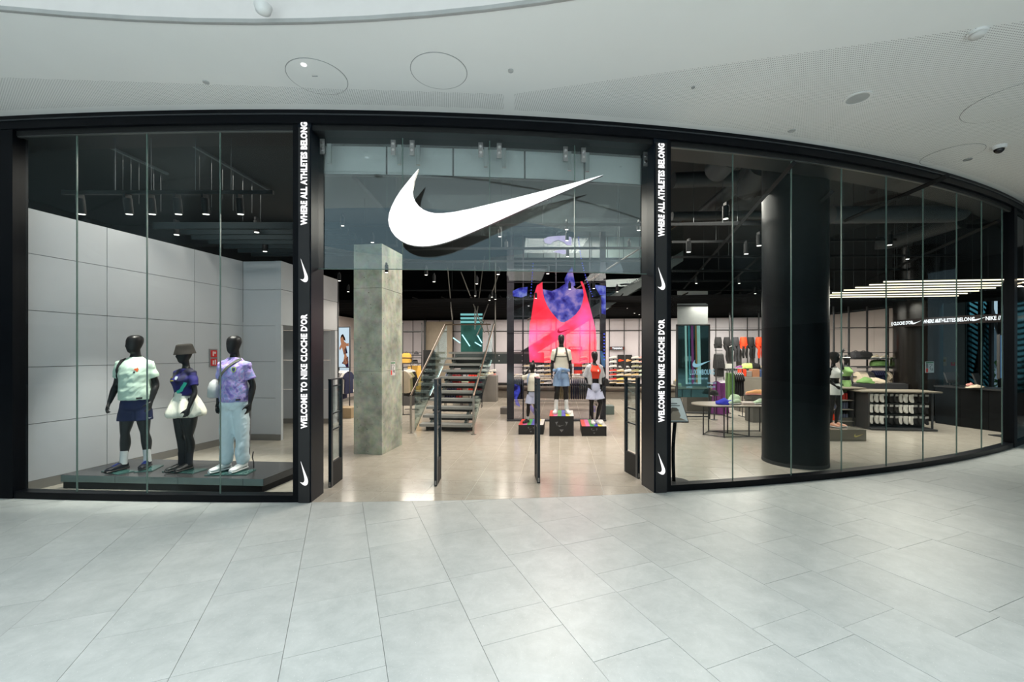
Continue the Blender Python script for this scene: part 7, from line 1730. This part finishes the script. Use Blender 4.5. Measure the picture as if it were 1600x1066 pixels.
# ---- second black column, cash desk, end glazing
pc2 = V(dp(1433, 0, 12.3).x, 12.3, 0)
t = thing('black_column', 'wide glossy black column at the far right behind the sock counter', 'column', pc2)
mb = MB(); mb.erings([(pc2.x, pc2.y, z, .53, .53) for z in (0, .05, 2.4, 2.405, 4.9)], 56); mb.build('shaft', mat('column_brown_black', (.008, .007, .006), .2, spec=.3), t, smooth=40)
DESK = mat('desk_black', (.004, .0045, .005), .35, spec=.15)
t = thing('cash_desk', 'long black cash desk at the far right of the shop', 'counter', (12.0, 11.4, 0))
D = [wp(1461, 661), wp(1500, 667), wp(1545, 673), wp(1580, 678)]
for i in range(3):
    a, b = D[i], D[i + 1]; d_ = (b - a).normalized(); n_ = V(-d_.y, d_.x, 0)
    mb = MB(); mb.hexa([a + d_ * .004, b - d_ * .004, b + n_ * .7, a + n_ * .7], [p + V(0, 0, .98) for p in (a + d_ * .004, b - d_ * .004, b + n_ * .7, a + n_ * .7)]); mb.build('front_panel', DESK, t)
    mb = MB(); k_ = V(0, 0, .98); mb.hexa([p + k_ for p in (a - n_ * .04, b - n_ * .04, b + n_ * .75, a + n_ * .75)], [p + k_ + V(0, 0, .04) for p in (a - n_ * .04, b - n_ * .04, b + n_ * .75, a + n_ * .75)]); mb.build('worktop', mat('desk_top', (.02, .021, .022), .3), t)
def laptop(p, rz, lab):
    t = thing('till_monitor', lab, 'monitor', p, rz)
    mb = MB(); mb.box((0, 0, .008), (.24, .18, .016)); mb.build('foot', BLACKM, t, local=True); mb = MB(); mb.box((0, .03, .10), (.04, .03, .18)); mb.build('stem', BLACKM, t, local=True); mb = MB(); mb.box((0, 0, .22), (.42, .03, .28), 0, 0, -.3); mb.build('screen_back', BLACKM, t, local=True)
laptop(V(*(D[1] + V(.15, .35, 0)).xy, 1.02), .2, 'black till monitor at the left of the cash desk'); laptop(V(*(D[2] + V(.1, .35, 0)).xy, 1.02), .5, 'black till monitor in the middle of the cash desk')
crumple(V(*(D[1] + V(.6, .3, 0)).xy, 1.02), 'pink', 'small pink item on the cash desk', .16, .12, .08, 3, 'small_goods'); crumple(V(*(D[2] + V(-.1, .2, 0)).xy, 1.02), 'beige', 'beige goods lying on the cash desk', .4, .2, .07, 5, 'small_goods')
# hanging lettered light band
Bp = [(1398, 510, 12.2), (1470, 500, 11.0), (1540, 496, 10.3), (1583, 491, 10.0)]
t = thing('ticker_band', 'thin dark hanging band with glowing white lettering above the cash desk', 'sign', dp(1480, 500, 11.2))
bt = mat('band_dark', (.010, .008, .008), .8, spec=.1)
for i in range(3):
    a, b = dp(*Bp[i]), dp(*Bp[i + 1]); b.z = a.z = 2.62 + .0 * i; d_ = (b - a); e_ = V(0, 0, .20)
    n_ = V(d_.y, -d_.x, 0).normalized(); a += V(0, 0, -.0)
    mb = MB(); mb.hexa([a, b, b - n_ * .03, a - n_ * .03], [p + e_ for p in (a, b, b - n_ * .03, a - n_ * .03)]); mb.build('band', bt, t)
    c_ = (a + b) / 2 + V(0, 0, .1) + n_ * .006; dd_ = d_.normalized()
    if i == 0: text('lettering', "E CLOCHE D'OR", .13, a.lerp(b, .17) + V(0, 0, .1) + n_ * .006, dd_, (0, 0, 1), LETTER, t, .002, .62, .004); text('lettering', 'WHERE ALL', .13, a.lerp(b, .82) + V(0, 0, .1) + n_ * .006, dd_, (0, 0, 1), LETTER, t, .002, .62, .004); mb = MB(); tick(mb, a.lerp(b, .5) + V(0, 0, .1) + n_ * .006, dd_, (0, 0, 1), .26, .002); mb.build('tick_emblem', LETTER, t)
    if i == 1: text('lettering', 'ATHLETES BELONG', .13, a.lerp(b, .33) + V(0, 0, .1) + n_ * .006, dd_, (0, 0, 1), LETTER, t, .002, .62, .004); mb = MB(); tick(mb, a.lerp(b, .86) + V(0, 0, .1) + n_ * .006, dd_, (0, 0, 1), .26, .002); mb.build('tick_emblem', LETTER, t)
    if i == 2: text('lettering', 'NIKE // YOU', .13, c_, dd_, (0, 0, 1), LETTER, t, .002, .62, .004)
# glowing light lines
TUBE = emis('tube_warm', (1, .86, .62), 2.6)
rows = [(1380, 1640, 8.9), (1358, 1630, 9.3), (1336, 1582, 9.7), (1318, 1556, 10.1), (1300, 1530, 10.55), (1285, 1512, 11.0), (1270, 1498, 11.45)]
for i, (xa_, xb_, Yd) in enumerate(rows):
    a = V(dp(xa_, 0, Yd).x, Yd, 3.37); b = V(dp(xb_, 0, Yd - .35).x, Yd - .35, 3.37); d_ = b - a
    t = thing('light_line', 'long warm glowing ceiling light line, %s of seven counted from the front' % ['first', 'second', 'third', 'fourth', 'fifth', 'sixth', 'seventh'][i], 'light', (a + b) / 2, math.atan2(d_.y, d_.x), 'glowing light lines at the right')
    mb = MB(); mb.box((0, 0, .03), (d_.length, .03, .025)); mb.build('housing', BLACKM, t, local=True); mb = MB(); mb.box((0, 0, .005), (d_.length - .02, .024, .022)); mb.build('glowing_tube', TUBE, t, local=True)
    mb = MB()
    for q in (-.35, .35): mb.tube([(q * d_.length, 0, .04), (q * d_.length, 0, 2.7)], .003, 4)
    mb.build('hanging_wire', WIRE, t, local=True)
# rear right: pale notice wall, teal glazing with slatted blinds, bright gap to the outside
nw = struct_empty('wall_right_notice', 'pale greenish wall with notices at the far right')
mb = MB(); mb.box(((dp(1460, 0, 14.5).x + dp(1512, 0, 14.5).x) / 2, 14.5, 1.8), (dp(1512, 0, 14.5).x - dp(1458, 0, 14.5).x, .08, 3.6)); mb.build('wall_board', mat('notice_wall', srgb(120, 128, 128), .5), nw)
mb = MB(); mb.bb((12.2, 13.1, 0), (12.9, 14.5, 3.3)); mb.build('dark_return', BLACKM, nw)
for (x, y, w_, h_, m_, lab) in ((1475, 565, .16, .30, mat('notice_beige', srgb(150, 150, 130), .5), 'pale warning notice with red strip on the far right wall'), (1489, 569, .13, .12, RED, 'small red square notice on the far right wall')):
    p = dp(x, y, 14.44); mb = MB(); mb.box(p, (w_, .015, h_)); 
    tt_ = thing('wall_notice', lab, 'sign', p); mb.build('plate', m_, tt_)
    mb = MB(); mb.box(p + V(0, -.01, .03), (w_ * .5, .006, w_ * .5)); mb.build('symbol', mat('notice_symbol', (.25, .16, .03), .5), tt_)
GW = struct_empty('window_4', 'tall end glazing with slatted blinds at the far right')
gx0, gy0, gx1, gy1 = dp(1508, 0, 14.5).x, 14.5, 16.4, 10.4
TG = glass('teal_glass', (.30, .52, .55), .4); d_ = V(gx1 - gx0, gy1 - gy0, 0); Lg = d_.length; d_.normalize(); ng_ = V(d_.y, -d_.x, 0); rzg = math.atan2(d_.y, d_.x)
def G(t_, z=0., o=0.): return V(gx0, gy0, z) + d_ * t_ + ng_ * o
def gpx(px):
    s_ = (px - CX) / F; return (s_ * gy0 - gx0) / (d_.x - s_ * d_.y)
cuts = [0, gpx(1532), gpx(1549), gpx(1563), gpx(1585), Lg]
for i in range(5):
    a, b = cuts[i] + .03, cuts[i + 1] - .03
    mb = MB(); mb.hexa([G(a, 0), G(b, 0), G(b, 0, .01), G(a, 0, .01)], [G(a, 4.3), G(b, 4.3), G(b, 4.3, .01), G(a, 4.3, .01)]); mb.build('glass_pane', TG if i != 2 else glass('clear_end', (.96, .98, 1), .3), GW)
    mb = MB(); mb.box(G(cuts[i], 2.15), (.07, .12, 4.3), rzg); mb.build('mullion', BLACKM, GW)
mb = MB(); mb.box(G(Lg / 2, .35), (Lg, .1, .7), rzg); mb.build('sill_panel', BLACKM, GW)
for i in (0, 1, 3, 4):
    a, b = cuts[i] + .05, cuts[i + 1] - .05; z = .8
    while z < 4.1:
        mb = MB(); mb.hexa([G(a, z + .12 * (1 if i else 1), -.05), G(b, z - .12, -.05), G(b, z - .12, -.09), G(a, z + .12, -.09)], [G(a, z + .19, -.05), G(b, z - .05, -.05), G(b, z - .05, -.09), G(a, z + .19, -.09)])
        mb.build('blind_slat', mat('slat', (.012, .02, .022), .5), GW); z += .17
mb = MB(); mb.tube([G(cuts[1], 4.2, -.1), G(cuts[3], 2.2, -.1)], .06, 6); mb.tube([G(cuts[0] + .2, 1.2, -.12), G(cuts[2], 4.2, -.12)], .06, 6); mb.build('diagonal_brace', mat('brace', (.03, .045, .05), .5), GW)
# outside: pale building and shrubs beyond the end glazing
ob = thing('pale_building', 'pale building with windows seen through the end glazing', 'building', (24, 19, 0))
mb = MB(); mb.bb((20, 20, 0), (34, 21, 3.3)); mb.build('facade', mat('out_facade', srgb(190, 200, 205), .7), ob)
for i in range(8):
    for j in range(1): mb = MB(); mb.bb((20.6 + i * 1.6, 19.95, 1.2 + j * 3), (21.5 + i * 1.6, 20, 3 + j * 3)); mb.build('window', mat('out_window', (.10, .14, .16), .2), ob)
rs = random.Random(5)
for k, (x, y) in enumerate(((18.2, 15.6), (20.0, 16.6), (22.5, 16.5), (19.5, 12.2))):
    mb = MB()
    for i in range(130):
        a, b_ = rs.uniform(0, 6.28), rs.uniform(-1, 1); r = .75 * rs.uniform(.6, 1); c = V(x + r * math.cos(a) * math.sqrt(1 - b_ * b_), y + r * math.sin(a) * math.sqrt(1 - b_ * b_), 1.0 + r * b_); e1 = V(rs.uniform(-1, 1), rs.uniform(-1, 1), rs.uniform(-1, 1)).normalized() * .14; e2 = e1.cross(V(.3, .5, .8)).normalized() * .07
        mb.add([c - e1, c + e2, c + e1, c - e2], [(0, 1, 2, 3)])
    tt_ = thing('shrub', 'green shrub outside the end glazing, %s' % ['nearest the bright gap', 'behind the nearest one', 'farthest back', 'right of the others'][k], 'shrub', (x, y, 0)); mb.build('foliage', mat('leaf_green', srgb(70, 120, 60), .6), tt_, fixn=False)
    mb = MB(); mb.cyl((x, y, 0), (x, y, .8), .06, .04, 8); mb.build('stem', mat('bark', srgb(90, 70, 50), .8), tt_)
mb = MB(); mb.quad((12.8, 12, -.02), (40, -5, -.02), (40, 34, -.02), (12.8, 34, -.02)); o = mb.build('ground_outside', mat('ground_out', srgb(150, 150, 144), .8), fixn=False); o['kind'] = 'structure'
# blue screen
a, b = dp(1563.5, 524, 9.6), dp(1583, 591, 9.6)
t = thing('blue_display', 'portrait pale blue display screen near the right end of the window', 'screen', ((a.x + b.x) / 2, 9.6, 0))
mb = MB(); mb.bb((a.x - .02, 9.6, b.z - .02), (b.x + .02, 9.66, a.z + .02)); mb.build('housing', BLACKM, t); mb = MB(); mb.bb((a.x, 9.585, b.z), (b.x, 9.598, a.z)); mb.build('lit_panel', emis('blue_panel', srgb(110, 160, 215), .85), t)
mb = MB(); mb.bb(((a.x + b.x) / 2 - .03, 9.62, 0), ((a.x + b.x) / 2 + .03, 9.65, b.z)); mb.bb(((a.x + b.x) / 2 - .2, 9.5, 0), ((a.x + b.x) / 2 + .2, 9.8, .02)); mb.build('stand', BLACKM, t)
# roof over the right-hand outside gap
mb = MB(); mb.bb((12.9, 9.2, 5.6), (18, 16, 5.8)); o = mb.build('ceiling_4', DARK); o['kind'] = 'structure'
